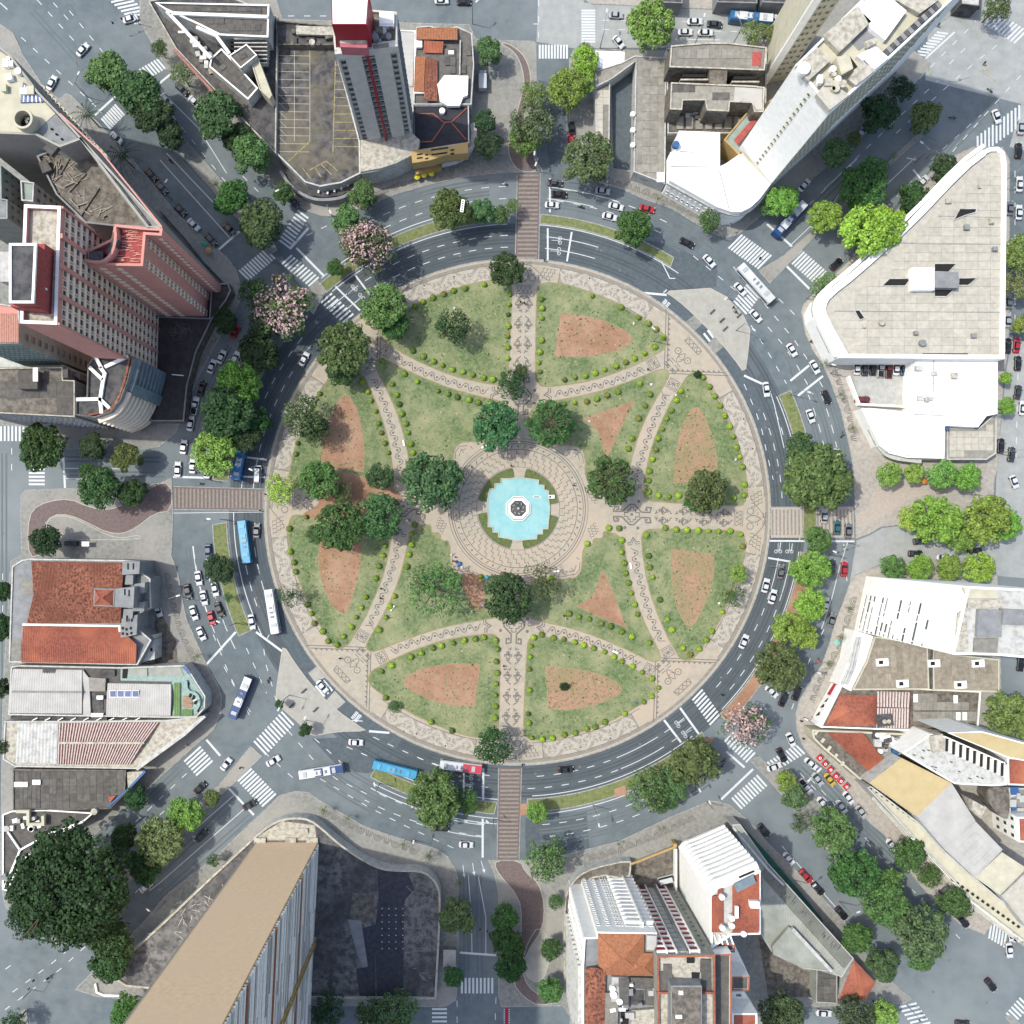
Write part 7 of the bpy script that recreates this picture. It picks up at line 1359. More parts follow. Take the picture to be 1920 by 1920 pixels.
BUSH = {
 'north edge of the north west lawn': [(777, 573), (793, 565), (812, 557), (831, 551), (850, 544), (872, 540), (908, 533)],
 'east side of the north west lawn': [(955, 551), (954, 570), (953, 590), (953, 612), (952, 630), (952, 651), (952, 672)],
 'curved path side of the north west lawn': [(775, 657), (794, 667), (814, 677), (830, 684), (849, 692), (868, 697), (887, 703), (907, 709), (925, 712)],
 'north side of the north west inner lawn': [(717, 677), (758, 701), (783, 716), (821, 732), (840, 738), (857, 745), (880, 749), (898, 755), (919, 758)],
 'west side of the north west inner lawn': [(735, 720), (743, 741), (749, 758), (754, 775), (760, 794), (766, 812), (770, 832), (775, 848)],
 'path side of the west upper lawn': [(680, 716), (689, 734), (696, 751), (704, 771), (710, 793), (715, 812), (721, 830), (727, 848)],
 'west rim of the west upper lawn': [(598, 738), (558, 831), (554, 852)],
 'west rim of the west lower lawn': [(574, 970), (541, 991), (543, 1034), (551, 1054), (553, 1072), (576, 1134), (584, 1150), (590, 1168), (604, 1185), (614, 1203), (631, 1209)],
 'path side of the west lower lawn': [(722, 1024), (717, 1042), (710, 1062), (704, 1084), (685, 1120), (677, 1140), (668, 1157), (658, 1176), (645, 1193)],
 'west side of the south west inner lawn': [(777, 985), (773, 1001), (771, 1022), (766, 1041), (762, 1062), (740, 1118), (731, 1138), (724, 1157), (710, 1182)],
 'north side of the south west lawn': [(716, 1259), (734, 1248), (770, 1231), (790, 1224), (811, 1216), (829, 1211), (850, 1206), (870, 1201), (890, 1199), (908, 1195), (929, 1200)],
 'east side of the south west lawn': [(932, 1218), (931, 1240), (932, 1262), (929, 1282), (930, 1305), (928, 1325), (928, 1347)],
 'south rim of the south west lawn': [(722, 1308), (809, 1355), (847, 1370)],
 'south side of the court': [(902, 1081), (1033, 1084)],
 'north side of the south east inner lawn': [(1101, 1019), (1141, 989), (1161, 991)],
 'east side of the south east inner lawn': [(1166, 1013), (1166, 1035), (1170, 1055), (1173, 1075), (1179, 1093), (1183, 1113), (1190, 1134), (1196, 1152), (1217, 1206)],
 'south side of the south east inner lawn': [(1067, 1151), (1086, 1156), (1105, 1161), (1127, 1169), (1145, 1175), (1166, 1184), (1185, 1193)],
 'north side of the south lawn': [(1000, 1195), (1016, 1191), (1038, 1195), (1058, 1198), (1078, 1205), (1094, 1210), (1114, 1216), (1134, 1223), (1152, 1231), (1167, 1240), (1187, 1249), (1204, 1261), (1223, 1272), (1235, 1289), (1222, 1306)],
 'west side of the south lawn': [(995, 1211), (995, 1232), (992, 1255), (992, 1295), (991, 1338), (992, 1357)],
 'south rim of the south lawn': [(998, 1384), (1018, 1386), (1037, 1384), (1058, 1378), (1079, 1375), (1100, 1368), (1117, 1363), (1135, 1355), (1172, 1338), (1207, 1317)],
 'north side of the east lower lawn': [(1248, 990), (1268, 993), (1288, 994), (1310, 994), (1329, 995), (1348, 996), (1370, 996), (1389, 1001), (1394, 1024)],
 'west side of the east lower lawn': [(1213, 1003), (1216, 1043), (1219, 1064), (1225, 1083), (1237, 1124), (1252, 1161), (1260, 1180), (1281, 1215), (1294, 1227)],
 'east rim of the east lower lawn': [(1354, 1148), (1335, 1183), (1326, 1200), (1312, 1216)],
 'west side of the east upper lawn': [(1278, 732), (1268, 750), (1258, 769), (1251, 785), (1243, 804), (1234, 823), (1230, 843), (1223, 862), (1218, 883), (1216, 902), (1216, 921), (1235, 929), (1254, 931), (1273, 930)],
 'east rim of the east upper lawn': [(1320, 707), (1330, 725), (1340, 743), (1351, 761), (1360, 780), (1369, 799), (1376, 818), (1381, 838), (1388, 857), (1392, 875), (1396, 908), (1396, 929), (1378, 934)],
 'north side of the north east inner lawn': [(1057, 758), (1078, 755), (1100, 752), (1119, 747), (1139, 741), (1158, 735), (1199, 719)],
 'east side of the north east inner lawn': [(1219, 740), (1209, 761), (1198, 784), (1186, 822), (1179, 841), (1174, 875)],
 'rim of the north east lawn': [(1014, 560), (1110, 554), (1164, 576), (1197, 595), (1216, 607), (1230, 617), (1243, 631)],
 'path side of the north east lawn': [(1229, 651), (1209, 663), (1190, 671), (1173, 679), (1155, 686), (1135, 693), (1116, 699), (1097, 704), (1078, 708), (1059, 711)],
 'west side of the north east lawn': [(1017, 578), (1017, 597), (1015, 639), (1012, 659), (1011, 679), (1012, 697)]}
ORD = ['first', 'second', 'third', 'fourth', 'fifth', 'sixth', 'seventh', 'eighth', 'ninth', 'tenth', 'eleventh', 'twelfth', 'thirteenth', 'fourteenth', 'fifteenth']
DIRW = {'north edge': 'from the left', 'north side': 'from the left', 'south side': 'from the left', 'south rim': 'from the left', 'curved path side': 'from the left', 'path side': 'from the top', 'rim of': 'from the left'}
for row, pts in BUSH.items():
    hor = abs(pts[-1][0] - pts[0][0]) > abs(pts[-1][1] - pts[0][1])
    fr = ('from the left' if pts[-1][0] > pts[0][0] else 'from the right') if hor else ('from the top' if pts[-1][1] > pts[0][1] else 'from the bottom')
    for i, (x, y) in enumerate(pts):
        r = R.choice([.7, .76, .8, .82, .86, .64]); x += R.uniform(-1, 1); y += R.uniform(-1, 1)
        t = thing('clipped_bush', f'{ORD[i]} round bush {fr} on the {row}', 'bush', 'clipped round bushes edging the lawns', (*W2(x, y, .8), .15), R.uniform(0, 6))
        g_ = R.uniform(.85, 1.15); link('foliage', BM[R.randrange(4)], t, (0, 0, .25), 0, (r, r, .85), c3(*((160 * g_, 194 * g_, 80) if R.random() < .9 else ((150, 160, 84) if R.random() < .6 else (110, 140, 74)))))
        link('stem', unit('stem', BARK), t, (0, 0, 0), 0, (.12, .12, .5))

# ------------------------------------------------------------- vehicles
def rrect(l0, l1, w_, r=.3, n=3):
    q = []
    for cx, cy, a0 in ((l1 - r, w_ - r, 0), (l0 + r, w_ - r, 90), (l0 + r, -w_ + r, 180), (l1 - r, -w_ + r, 270)):
        for i in range(n + 1): t = math.radians(a0 + 90 * i / n); q.append((cx + r * math.cos(t), cy + r * math.sin(t)))
    return q
def loft(rings, m_=0, b=None):
    b = b or MB(); k = len(b.v); n = len(rings[0][0])
    for q, z in rings: b.v += [(x, y, z) for x, y in q]
    for j in range(len(rings) - 1):
        for i in range(n): i2 = (i + 1) % n; b.f.append((k + j * n + i, k + j * n + i2, k + (j + 1) * n + i2, k + (j + 1) * n + i)); b.m.append(m_)
    b.f.append(tuple(k + (len(rings) - 1) * n + i for i in range(n))); b.m.append(m_); return b
def wheelmesh():
    b = MB(); b.tube((0, -.11, 0), (0, .11, 0), .32, 12, 0); b.tube((0, -.12, 0), (0, .12, 0), .18, 8, 1); return b.mesh('wheel', [TYRE, POLE])
WHL = wheelmesh()
LIGHTM = mat('head_lamp', (235, 235, 225), rough=.2); TAILM = mat('tail_lamp', (170, 30, 30), rough=.3)
def car_parts(kind):
    L2 = {'car': 2.1, 'hatch': 1.9, 'pickup': 2.5, 'van': 2.45}[kind]; w_ = {'car': .87, 'hatch': .84, 'pickup': .92, 'van': .95}[kind]
    body = loft([(rrect(-L2, L2, w_ * .96, .3), .28), (rrect(-L2, L2, w_, .34), .5), (rrect(-L2 + .02, L2 - .03, w_, .38), .68), (rrect(-L2 + .1, L2 - .18, w_ * .93, .4), .86), (rrect(-L2 + .25, L2 - .4, w_ * .82, .35), .92)])
    for s_ in (1, -1): body.box((.75 if kind != 'van' else 1.5, s_ * (w_ + .1), .85), (.22, .2, .14))
    P = {'car': (-1.45, 1.05, -.95, .35), 'hatch': (-1.7, 1.0, -1.35, .35), 'pickup': (-.55, 1.3, -.35, .7), 'van': (-2.3, 2.1, -2.2, 1.5)}[kind]; h1 = {'car': 1.4, 'hatch': 1.45, 'pickup': 1.6, 'van': 1.95}[kind]
    cab = loft([(rrect(P[0], P[1], w_ * .88, .25), .9), (rrect(P[2], P[3], w_ * .72, .22), h1)])
    roof = loft([(rrect(P[2] + .0, P[3], w_ * .73, .22), h1 - .04), (rrect(P[2] + .04, P[3] - .06, w_ * .7, .2), h1 + .05)])
    out = [('body', body.mesh('body', CARP), 1), ('windows', cab.mesh('windows', CARG), 0), ('roof', roof.mesh('roof', CARP), 1)]
    if kind == 'pickup':
        b = MB(); b.box((-1.45, 0, .93), (1.6, 1.4, .02)); out.append(('load_bed', b.mesh('load_bed', DARK), 0))
    for nm, x, m_ in (('headlights', L2 - .12, LIGHTM), ('tail_lights', -L2 + .1, TAILM)):
        for s_ in (1, -1):
            b = MB(); b.box((x, s_ * w_ * .68, .66), (.2, .36, .16)); out.append((nm[:-1], b.mesh(nm[:-1], m_), 0))
    return out, L2
CARK = {k: car_parts(k) for k in ('car', 'hatch', 'pickup', 'van')}
CCOL = {'white': (232, 236, 238), 'silver': (186, 192, 194), 'grey': (120, 126, 130), 'black': (34, 36, 40), 'dark grey': (66, 70, 76), 'red': (196, 40, 52), 'dark red': (130, 48, 54), 'teal': (52, 112, 118), 'blue': (50, 84, 120), 'yellow': (216, 180, 70)}
def car(x, y, deg, colour, where, kind='car', grp='cars on the roads around the plaza'):
    parts, L2 = CARK[kind]; nm = {'car': 'car', 'hatch': 'car', 'pickup': 'pickup_truck', 'van': 'van'}[kind]
    sc_ = random.Random(int(x * 3 + y)).uniform(.96, 1.06); cc = c3(*CCOL[colour])
    t = thing(nm, f'{colour} {nm.replace("_", " ")} {where}', nm.replace('_', ' '), grp, (*W2(x, y, .8), .03), math.radians(deg)); t.scale = (sc_, 1.02, 1)
    for n_, me, pc in parts: link(n_, me, t, color=cc if pc else None)
    for sx in (.62, -.62):
        for sy in (.8, -.8): link('wheel', WHL, t, (sx * L2, sy, .32))
    return t
CARS = [(244, 35, 17, 'white', 'on the top zebra crossing at the north west'), (155, 93, 48, 'white', 'alone on the north west avenue in the sun'), (97, 155, 63, 'white', 'beside the arched grey block wall'), (218, 258, -42, 'white', 'between the two dark palms'), (311, 187, -50, 'white', 'half hidden beside the dark tree clump on the avenue'), (341, 167, -44, 'black', 'parked at the wedge building under the pale tree'), (365, 191, -45, 'white', 'parked behind the black one by the wedge building'), (283, 327, -47, 'black', 'parked first in the row beside the long grey block'), (303, 352, -47, 'dark grey', 'parked second in the row beside the long grey block'), (338, 393, -45, 'black', 'parked third in the row beside the pink tower'), (363, 421, -45, 'white', 'parked fourth in the row beside the pink tower'), (395, 449, -48, 'black', 'parked last in the row beside the pink tower'), (430, 429, -42, 'black', 'waiting at the stop line by the median trees'), (549, 377, -35, 'dark grey', 'under the small tree at the car park corner'),
 (870, 3, 0, 'black', 'cut by the top edge above the tiled houses'), (828, 1, 0, 'white', 'cut by the top edge left of the black one'), (1155, 28, -3, 'silver', 'on the north street left of the big bright tree'), (1160, 78, -50, 'white', 'parked askew beside the white pavilion'), (1303, 40, 0, 'white', 'in the upper lane right of the bright tree'), (1340, 45, -6, 'dark grey', 'just left of the blue and white street bus'), (1285, 60, 0, 'white', 'in the lower lane beside the bright tree'), (1323, 61, 0, 'white', 'in the lower lane in front of the other white one'), (1072, 242, -85, 'black', 'on the side street under the bright trees'), (1071, 264, -85, 'red', 'half under the tree on the north side street'), (1041, 343, -5, 'dark grey', 'at the north stop line nearest the pavement'), (1048, 364, -4, 'black', 'second at the north stop line'), (1035, 384, -3, 'white', 'third at the north stop line'), (1130, 358, -8, 'silver', 'peeking out below the covered yard tree'), (1155, 387, -14, 'white', 'driving right behind the red one'), (1143, 406, -14, 'white', 'at the left of the dark median tree'), (1213, 391, -13, 'red', 'on the north ring road'), (1288, 455, -27, 'black', 'on the north east ring road'), (1330, 489, -48, 'white', 'ahead of the white and green bus'),
 (1455, 35, -40, 'white', 'parked between the bus and the cream tower'), (1508, 347, 50, 'white', 'in the shadow beside the slab tower'), (1615, 249, 48, 'white', 'parked in the deep shadow of the slab tower'), (1869, 218, -70, 'white', 'at the shaded edge of the wide right zebra crossing'), (1915, 238, 85, 'silver', 'cut by the right edge at the wide zebra crossing'), (1910, 282, 88, 'black', 'below the wide zebra crossing at the right edge'), (1912, 345, 88, 'white', 'on the right edge street, upper'), (1894, 390, 88, 'grey', 'parked beside the wedge shaped building'), (1911, 398, 88, 'white', 'on the right edge street, beside the grey one'), (1730, 340, 45, 'white', 'parked by the shaded wedge building trees'), (1892, 566, 88, 'grey', 'parked at the right wall of the wedge building'), (1890, 600, 88, 'silver', 'parked below the grey one at the wedge building'), (1890, 648, 88, 'black', 'in shade at the lower wall of the wedge building'), (1907, 647, 84, 'red', 'on the right edge street'), (1909, 681, 88, 'black', 'on the right edge street below the red one'), (1909, 735, 80, 'dark grey', 'on the right edge street beside the slim tree'), (1877, 836, 86, 'black', 'parked at the market hall lower right corner'), (1897, 852, 84, 'dark grey', 'right of the one at the market hall corner'), (1902, 903, -68, 'white', 'on the sunlit east street'), (1918, 765, 86, 'white', 'cut by the right edge beside the market hall'),
 (441, 621, 62, 'red', 'at the pavement bend under the pink towers'), (415, 669, 66, 'white', 'left of two beside the dark roof terrace'), (441, 672, 66, 'white', 'right of two beside the dark roof terrace'), (397, 687, 68, 'white', 'in the shade left of the brightest median tree'), (378, 728, 72, 'black', 'in the shade by the balconied building'), (357, 794, 80, 'white', 'beside the bright median tree, left lane'), (344, 838, 82, 'white', 'in the left lane before the west stop line'), (333, 880, 88, 'white', 'at the west stop line, left'), (361, 874, 86, 'white', 'at the west stop line, middle'), (388, 884, 86, 'white', 'at the west stop line, right'), (372, 838, 84, 'white', 'partly hidden by the median tree near the stop line'), (483, 889, 88, 'white', 'right of the blue bus at the crossing', 'van'), (365, 761, 78, 'white', 'in the shade opposite the balconied building', 'pickup'), (570, 673, 62, 'white', 'alone on the inner ring road below the pink tree'),
 (1568, 495, 42, 'black', 'beside the pale rim of the wedge building in the avenue'), (1388, 542, -48, 'white', 'before the ring zebra beside the bus'), (1417, 592, -48, 'white', 'after the ring zebra beside the island'), (1485, 656, -58, 'white', 'in the middle lane of the east ring road'), (1528, 688, -62, 'white', 'between two stop lines on the east ring road'), (1550, 745, -68, 'black', 'in the right lane near the dark red parked car'), (1520, 780, -70, 'white', 'beside the east median grass'), (1437, 730, -82, 'white', 'at the inner ring stop line in the east'), (1568, 858, 85, 'white', 'peeking out of the large east tree', 'van'), (1590, 900, -88, 'silver', 'right of the large east tree'), (1546, 968, 88, 'silver', 'on the east brick crossing'), (1570, 989, 88, 'teal', 'just below the east brick crossing'), (1591, 995, 88, 'grey', 'right of the teal one below the east crossing'),
 (1607, 690, 88, 'white', 'first in the row of eight in the small car park'), (1622, 691, 88, 'dark grey', 'second in the row of eight in the small car park'), (1637, 691, 88, 'black', 'third in the row of eight in the small car park'), (1652, 691, 88, 'silver', 'fourth in the row of eight in the small car park', 'pickup'), (1667, 693, 88, 'dark red', 'fifth in the row of eight in the small car park', 'pickup'), (1681, 690, 88, 'white', 'sixth in the row of eight in the small car park'), (1695, 690, 88, 'blue', 'seventh in the row of eight in the small car park'), (1710, 697, 86, 'white', 'last in the row of eight in the small car park'), (1617, 749, 0, 'dark red', 'parked alone in the small car park'),
 (1583, 1067, 86, 'red', 'in the sun on the east ring road'), (1560, 1063, 86, 'dark grey', 'in tree shade left of the red one'), (1464, 1072, 84, 'grey', 'on the inner ring road below the east bicycle signs'), (1436, 1098, 76, 'white', 'left of two on the inner east ring road'), (1449, 1119, 74, 'white', 'right of two on the inner east ring road'), (1548, 1133, 78, 'white', 'half under the third east median tree'), (1560, 1163, 74, 'grey', 'beside the white slotted building pavement'), (1395, 1203, 66, 'white', 'alone on the inner ring road in the south east'), (1726, 1015, 5, 'dark grey', 'half under the big east clump'), (1717, 1038, 0, 'black', 'between the two rows of east trees'), (1770, 1045, 0, 'white', 'behind the third tree along the slotted building'), (1828, 1033, 0, 'black', 'in the shade below the big east clump'), (1494, 1300, 70, 'black', 'right of two below the east median trees'), (1469, 1311, 68, 'black', 'left of two below the east median trees'), (1447, 1297, -42, 'white', 'turning under the olive median tree'), (1483, 1387, -66, 'white', 'before the south east zebra crossing'), (1466, 1416, -62, 'black', 'on the south east zebra crossing'), (1914, 1245, 85, 'black', 'in the dark gap at the right edge'),
 (1511, 1475, -52, 'white', 'before the stop line on the south east avenue', 'pickup'), (1533, 1461, -52, 'silver', 'at the stop line left of the yellow one'), (1556, 1462, -52, 'yellow', 'beside the red parasols'), (1543, 1507, -52, 'white', 'touching the third south east median tree'), (1578, 1513, -52, 'white', 'in the middle of the south east avenue'), (1591, 1496, -52, 'white', 'parked first below the parasols'), (1615, 1522, -52, 'silver', 'parked second below the parasols'), (1672, 1585, -52, 'white', 'beside the tree at the long stepped building'), (1432, 1557, -50, 'black', 'at the round end of the ribbed white building'), (1479, 1610, -50, 'white', 'parked beside the long grey shed'), (1511, 1643, -48, 'red', 'parked beside the long grey shed'), (1534, 1667, -48, 'black', 'parked behind the red one by the shed'), (1578, 1713, -50, 'black', 'parked last along the long grey shed'), (1806, 1727, -50, 'black', 'below the last tree of the stepped building'), (1893, 1782, -84, 'white', 'at the lower right zebra crossing'), (1898, 1753, -86, 'white', 'close to the wall at the lower right'), (1858, 1847, -52, 'black', 'alone on the wide lower right junction'), (1545, 1900, -4, 'white', 'on the bottom edge street between trees'), (1521, 1432, -40, 'white', 'under the canopy beside the first parasol'), (1452, 1438, 20, 'white', 'half hidden at the median nose crossing'), (1805, 1920, -3, 'dark grey', 'cut by the bottom edge at the lower right'),
 (1061, 1443, 4, 'black', 'right of the south brick crossing on the inner ring'), (1250, 1649, 14, 'white', 'parked in the dark courtyard', 'van'), (874, 1584, -2, 'white', 'at the south outer stop line'), (828, 1553, -2, 'black', 'under the south bus tree'), (667, 1392, -3, 'white', 'in the slip road below the south west island'), (512, 1427, 30, 'white', 'crossing the south west junction'), (604, 1287, -50, 'white', 'on the raised slip lane crossing'), (468, 1509, 30, 'black', 'at the south west stop line'), (424, 1433, 52, 'white', 'beside the south west median nose'), (375, 1477, 45, 'black', 'leaving along the south west avenue'), (378, 1567, 44, 'black', 'on the lower carriageway of the south west avenue'), (273, 1663, 40, 'white', 'right of the huge dark tree'), (481, 995, 86, 'grey', 'right of the cyan bus'), (472, 1166, -80, 'white', 'left of the white bus'), (390, 1034, -86, 'blue', 'above the dark south west median tree'), (372, 1084, -80, 'white', 'leading the left group of the south west ring'), (352, 1109, -76, 'black', 'nearest the pavement in the south west ring'), (403, 1105, -78, 'white', 'beside the south west median grass'), (382, 1121, -78, 'white', 'in the middle of the south west ring group'), (363, 1149, -72, 'white', 'left lane of the south west ring group'), (411, 1143, -68, 'black', 'at the stop line of the south west ring, inner'), (396, 1159, -74, 'red', 'in the south west ring queue'), (377, 1188, -66, 'white', 'last at the south west stop line'), (396, 1076, -80, 'white', 'hidden left of the dark median tree'), (296, 1143, -72, 'white', 'parked in front of the old hall'), (745, 1918, 0, 'red', 'under the tree at the bottom edge'), (690, 1918, 0, 'white', 'cut by the bottom edge under the thin tree')]
for a in CARS: car(*a)
def bus(x, y, deg, L_, label, segs, wide=2.6):
    hh = 3.1; t = thing('bus', label, 'bus', 'city buses', (*W2(x, y, hh), .03), math.radians(deg))
    b = loft([(rrect(-L_ / 2, L_ / 2, wide / 2, .25), .35), (rrect(-L_ / 2, L_ / 2, wide / 2, .25), 1.1), (rrect(-L_ / 2, L_ / 2, wide / 2, .25), 2.3), (rrect(-L_ / 2 + .05, L_ / 2 - .05, wide / 2 - .03, .25), 2.75), (rrect(-L_ / 2 + .15, L_ / 2 - .15, wide / 2 - .18, .25), hh)])
    link('body', b.mesh('body', CARP), t, color=c3(*segs[0][1]))
    b = MB()
    for s_ in (1, -1): b.box((0, s_ * wide / 2, 1.25), (L_ - 1.2, .05, .95))
    b.box((L_ / 2, 0, 1.1), (.06, wide - .5, 1.3)); link('windows', b.mesh('windows', CARG), t)
    x0 = -L_ / 2 + .1
    for f, c_ in segs:
        l = (L_ - .2) * f; b = MB(); b.box((x0 + l / 2, 0, hh - .06), (l, wide - .42, .12)); link('roof_panel', b.mesh('roof_panel', CARP), t, color=c3(*c_)); x0 += l
    for px_, l, c_ in ((-.08, 2.4, (236, 238, 240)), (.3, 1.0, (200, 204, 206)), (-.36, 1.0, (200, 204, 206))):
        b = MB(); b.box((px_ * L_, 0, hh + .06), (l, 1.5, .24)); link('roof_unit', b.mesh('roof_unit', CARP), t, color=c3(*(c_ if segs[0][1] != (74, 172, 216) else (96, 186, 222))))
    for px_ in (-.06, .04, .14):
        b = MB(); b.box((px_ * L_ - .3, 0, hh + .3), (.5, .9, .03)); link('fan_grille', b.mesh('fan_grille', CARP), t, color=c3(130, 140, 146))
    for sx in (.32, -.3):
        for sy in (1.15, -1.15): o = link('wheel', WHL, t, (sx * L_, sy, .46)); o.scale = (1.45, 1.3, 1.45)
    for s_ in (1, -1): b = MB(); b.box((L_ / 2 + .15, s_ * (wide / 2 + .05), 2.3), (.3, .15, .4)); link('mirror', b.mesh('mirror', DARK), t)
wb, bb, cy_ = (238, 242, 244), (36, 76, 134), (74, 172, 216)
bus(1410, 30, -5, 12, 'white and blue bus on the north street at the top', [(.2, (54, 122, 178)), (.2, wb), (.28, (54, 122, 178)), (.32, wb)])
bus(1483, 409, 48, 12, 'dark blue and white bus half in the slab tower shadow', [(.22, bb), (.2, wb), (.2, bb), (.38, wb)])
bus(1419, 530, -48, 13.4, 'white roofed bus with lime green sides on the north east ring', [(.5, wb), (.5, (228, 230, 226))])
bus(449, 860, 79, 12, 'blue and cyan bus partly under the bright west median tree', [(.6, (50, 130, 196)), (.4, (90, 190, 224))])
bus(457, 1016, -83, 12, 'cyan bus on the inner ring road below the west crossing', [(1, cy_)])
bus(509, 1147, -81, 12.6, 'all white bus on the inner ring road in the south west', [(1, wb)])
bus(450, 1309, 68, 12.4, 'blue bus with two white roof sections on the south west ring', [(.3, bb), (.18, wb), (.22, bb), (.3, wb)])
bus(601, 1448, 9, 12.4, 'white and blue bus beside the podium building rim', [(.36, wb), (.2, bb), (.16, wb), (.28, bb)])
bus(740, 1444, -14, 12.6, 'cyan bus on the south inner ring beside the tree', [(1, cy_)])
bus(864, 1439, -7, 11.8, 'white and red bus waiting at the south stop line', [(.55, wb), (.45, (222, 62, 84))])
def truck(x, y, deg, L_, label):
    t = thing('box_truck', label, 'truck', None, (*W2(x, y, 2.6), .03), math.radians(deg))
    b = MB(); b.box((-.7, 0, .7), (L_ - 1.8, 2.2, 2.1)); link('cargo_box', b.mesh('cargo_box', CARP), t, color=c3(222, 228, 232))
    b = loft([(rrect(L_ / 2 - 1.6, L_ / 2, 1.0, .2), .4), (rrect(L_ / 2 - 1.6, L_ / 2, 1.0, .2), 1.3), (rrect(L_ / 2 - 1.5, L_ / 2 - .4, .88, .2), 2.1)]); link('cab', b.mesh('cab', CARP), t, color=c3(206, 212, 216))
    b = MB(); b.box((L_ / 2 - .28, 0, 1.3), (.12, 1.6, .6)); link('windscreen', b.mesh('windscreen', CARG), t)
    for sx in (.3, -.32):
        for sy in (.95, -.95): link('wheel', WHL, t, (sx * L_, sy, .4))
truck(905, 147, 90, 5.9, 'white box truck parked in the alley beside the tiled houses'); truck(262, 1551, 42, 4.8, 'white box van beside the huge dark tree')

# ------------------------------------------------------------- people and motorcycles
def skin(name, verts, edges, rad, m_, sub=1):
    me = bpy.data.meshes.new(name + '_cage'); me.from_pydata(verts, edges, []); o = bpy.data.objects.new(name + '_cage', me); col.objects.link(o)
    md = o.modifiers.new('s', 'SKIN'); 
    for i, v in enumerate(me.skin_vertices[0].data): v.radius = (rad[i], rad[i]) if not isinstance(rad[i], tuple) else rad[i]; v.use_root = i == 0
    sm = o.modifiers.new('u', 'SUBSURF'); sm.levels = sm.render_levels = sub
    dg = bpy.context.evaluated_depsgraph_get(); out = bpy.data.meshes.new_from_object(o.evaluated_get(dg)); out.name = name
    bpy.data.objects.remove(o); out.materials.clear(); out.materials.append(m_); return out
def person_mesh(pose):
    w_ = pose == 'walk'; s_ = pose == 'ride'
    hip = (0, 0, .92) if not s_ else (-.1, 0, .88)
    tx = .1 if s_ else .03
    V = [hip, (tx, 0, 1.2), (tx + .03, 0, 1.42), (tx + .05, 0, 1.52), (tx + .07, 0, 1.66)]
    Rr = [(.14, .11), (.15, .11), (.14, .1), .055, .1]; E_ = [(0, 1), (1, 2), (2, 3), (3, 4)]
    for sg in (1, -1):
        st = .22 * sg if w_ else 0; k = len(V)
        if s_: leg = [(.0, .12 * sg, .86), (.32, .16 * sg, .72), (.18, .17 * sg, .34), (.3, .17 * sg, .28)]
        else: leg = [(0, .1 * sg, .84), (st * .6 + .03, .1 * sg, .48), (st, .1 * sg, .08), (st + .16, .1 * sg, .04)]
        V += leg; Rr += [.085, .06, .04, .035]; E_ += [(0, k), (k, k + 1), (k + 1, k + 2), (k + 2, k + 3)]
        k = len(V)
        if s_: arm = [(tx + .02, .2 * sg, 1.38), (.2, .28 * sg, 1.15), (.45, .3 * sg, 1.05)]
        else: arm = [(tx, .2 * sg, 1.38), (tx - st * .5, .24 * sg, 1.12), (tx - st * .7 + .08, .23 * sg, .86)]
        V += arm; Rr += [.055, .042, .032]; E_ += [(2, k), (k, k + 1), (k + 1, k + 2)]
    return skin('body', V, E_, Rr, SKIN)
PB = {p: person_mesh(p) for p in ('walk', 'stand', 'ride')}
def shirt_mesh():
    return loft([([(x * .2 + .03, y * .26) for x, y in rrect(-1, 1, 1, .8, 2)], .9), ([(x * .19 + .04, y * .27) for x, y in rrect(-1, 1, 1, .8, 2)], 1.15), ([(x * .17 + .05, y * .29) for x, y in rrect(-1, 1, 1, .8, 2)], 1.38), ([(x * .1 + .06, y * .15) for x, y in rrect(-1, 1, 1, .8, 2)], 1.5)]).mesh('shirt', FABR)
def hair_mesh():
    return loft([([(x * .11 + .06, y * .1) for x, y in rrect(-1, 1, 1, .9, 2)], 1.66), ([(x * .11 + .06, y * .1) for x, y in rrect(-1, 1, 1, .9, 2)], 1.73), ([(x * .06 + .06, y * .05) for x, y in rrect(-1, 1, 1, .9, 2)], 1.79)]).mesh('hair', HAIR)
SH, HR = shirt_mesh(), hair_mesh()
def trouser_mesh():
    b = MB()
    for s_ in (1, -1): b.tube((0, .1 * s_, .92), (.06 * s_, .1 * s_, .14), .1, 8)
    return b.mesh('trousers', FABR)
TR_ = trouser_mesh()
def person(x, y, deg, pose, shirt, label, z=.15):
    t = thing('person', label, 'person', 'people walking and sitting around the plaza', (*W2(x, y, 1), z), math.radians(deg))
    link('body', PB[pose], t); link('shirt', SH, t, color=c3(*shirt)); link('hair', HR, t)
    if pose != 'ride': link('trousers', TR_, t, color=c3(52, 58, 76))
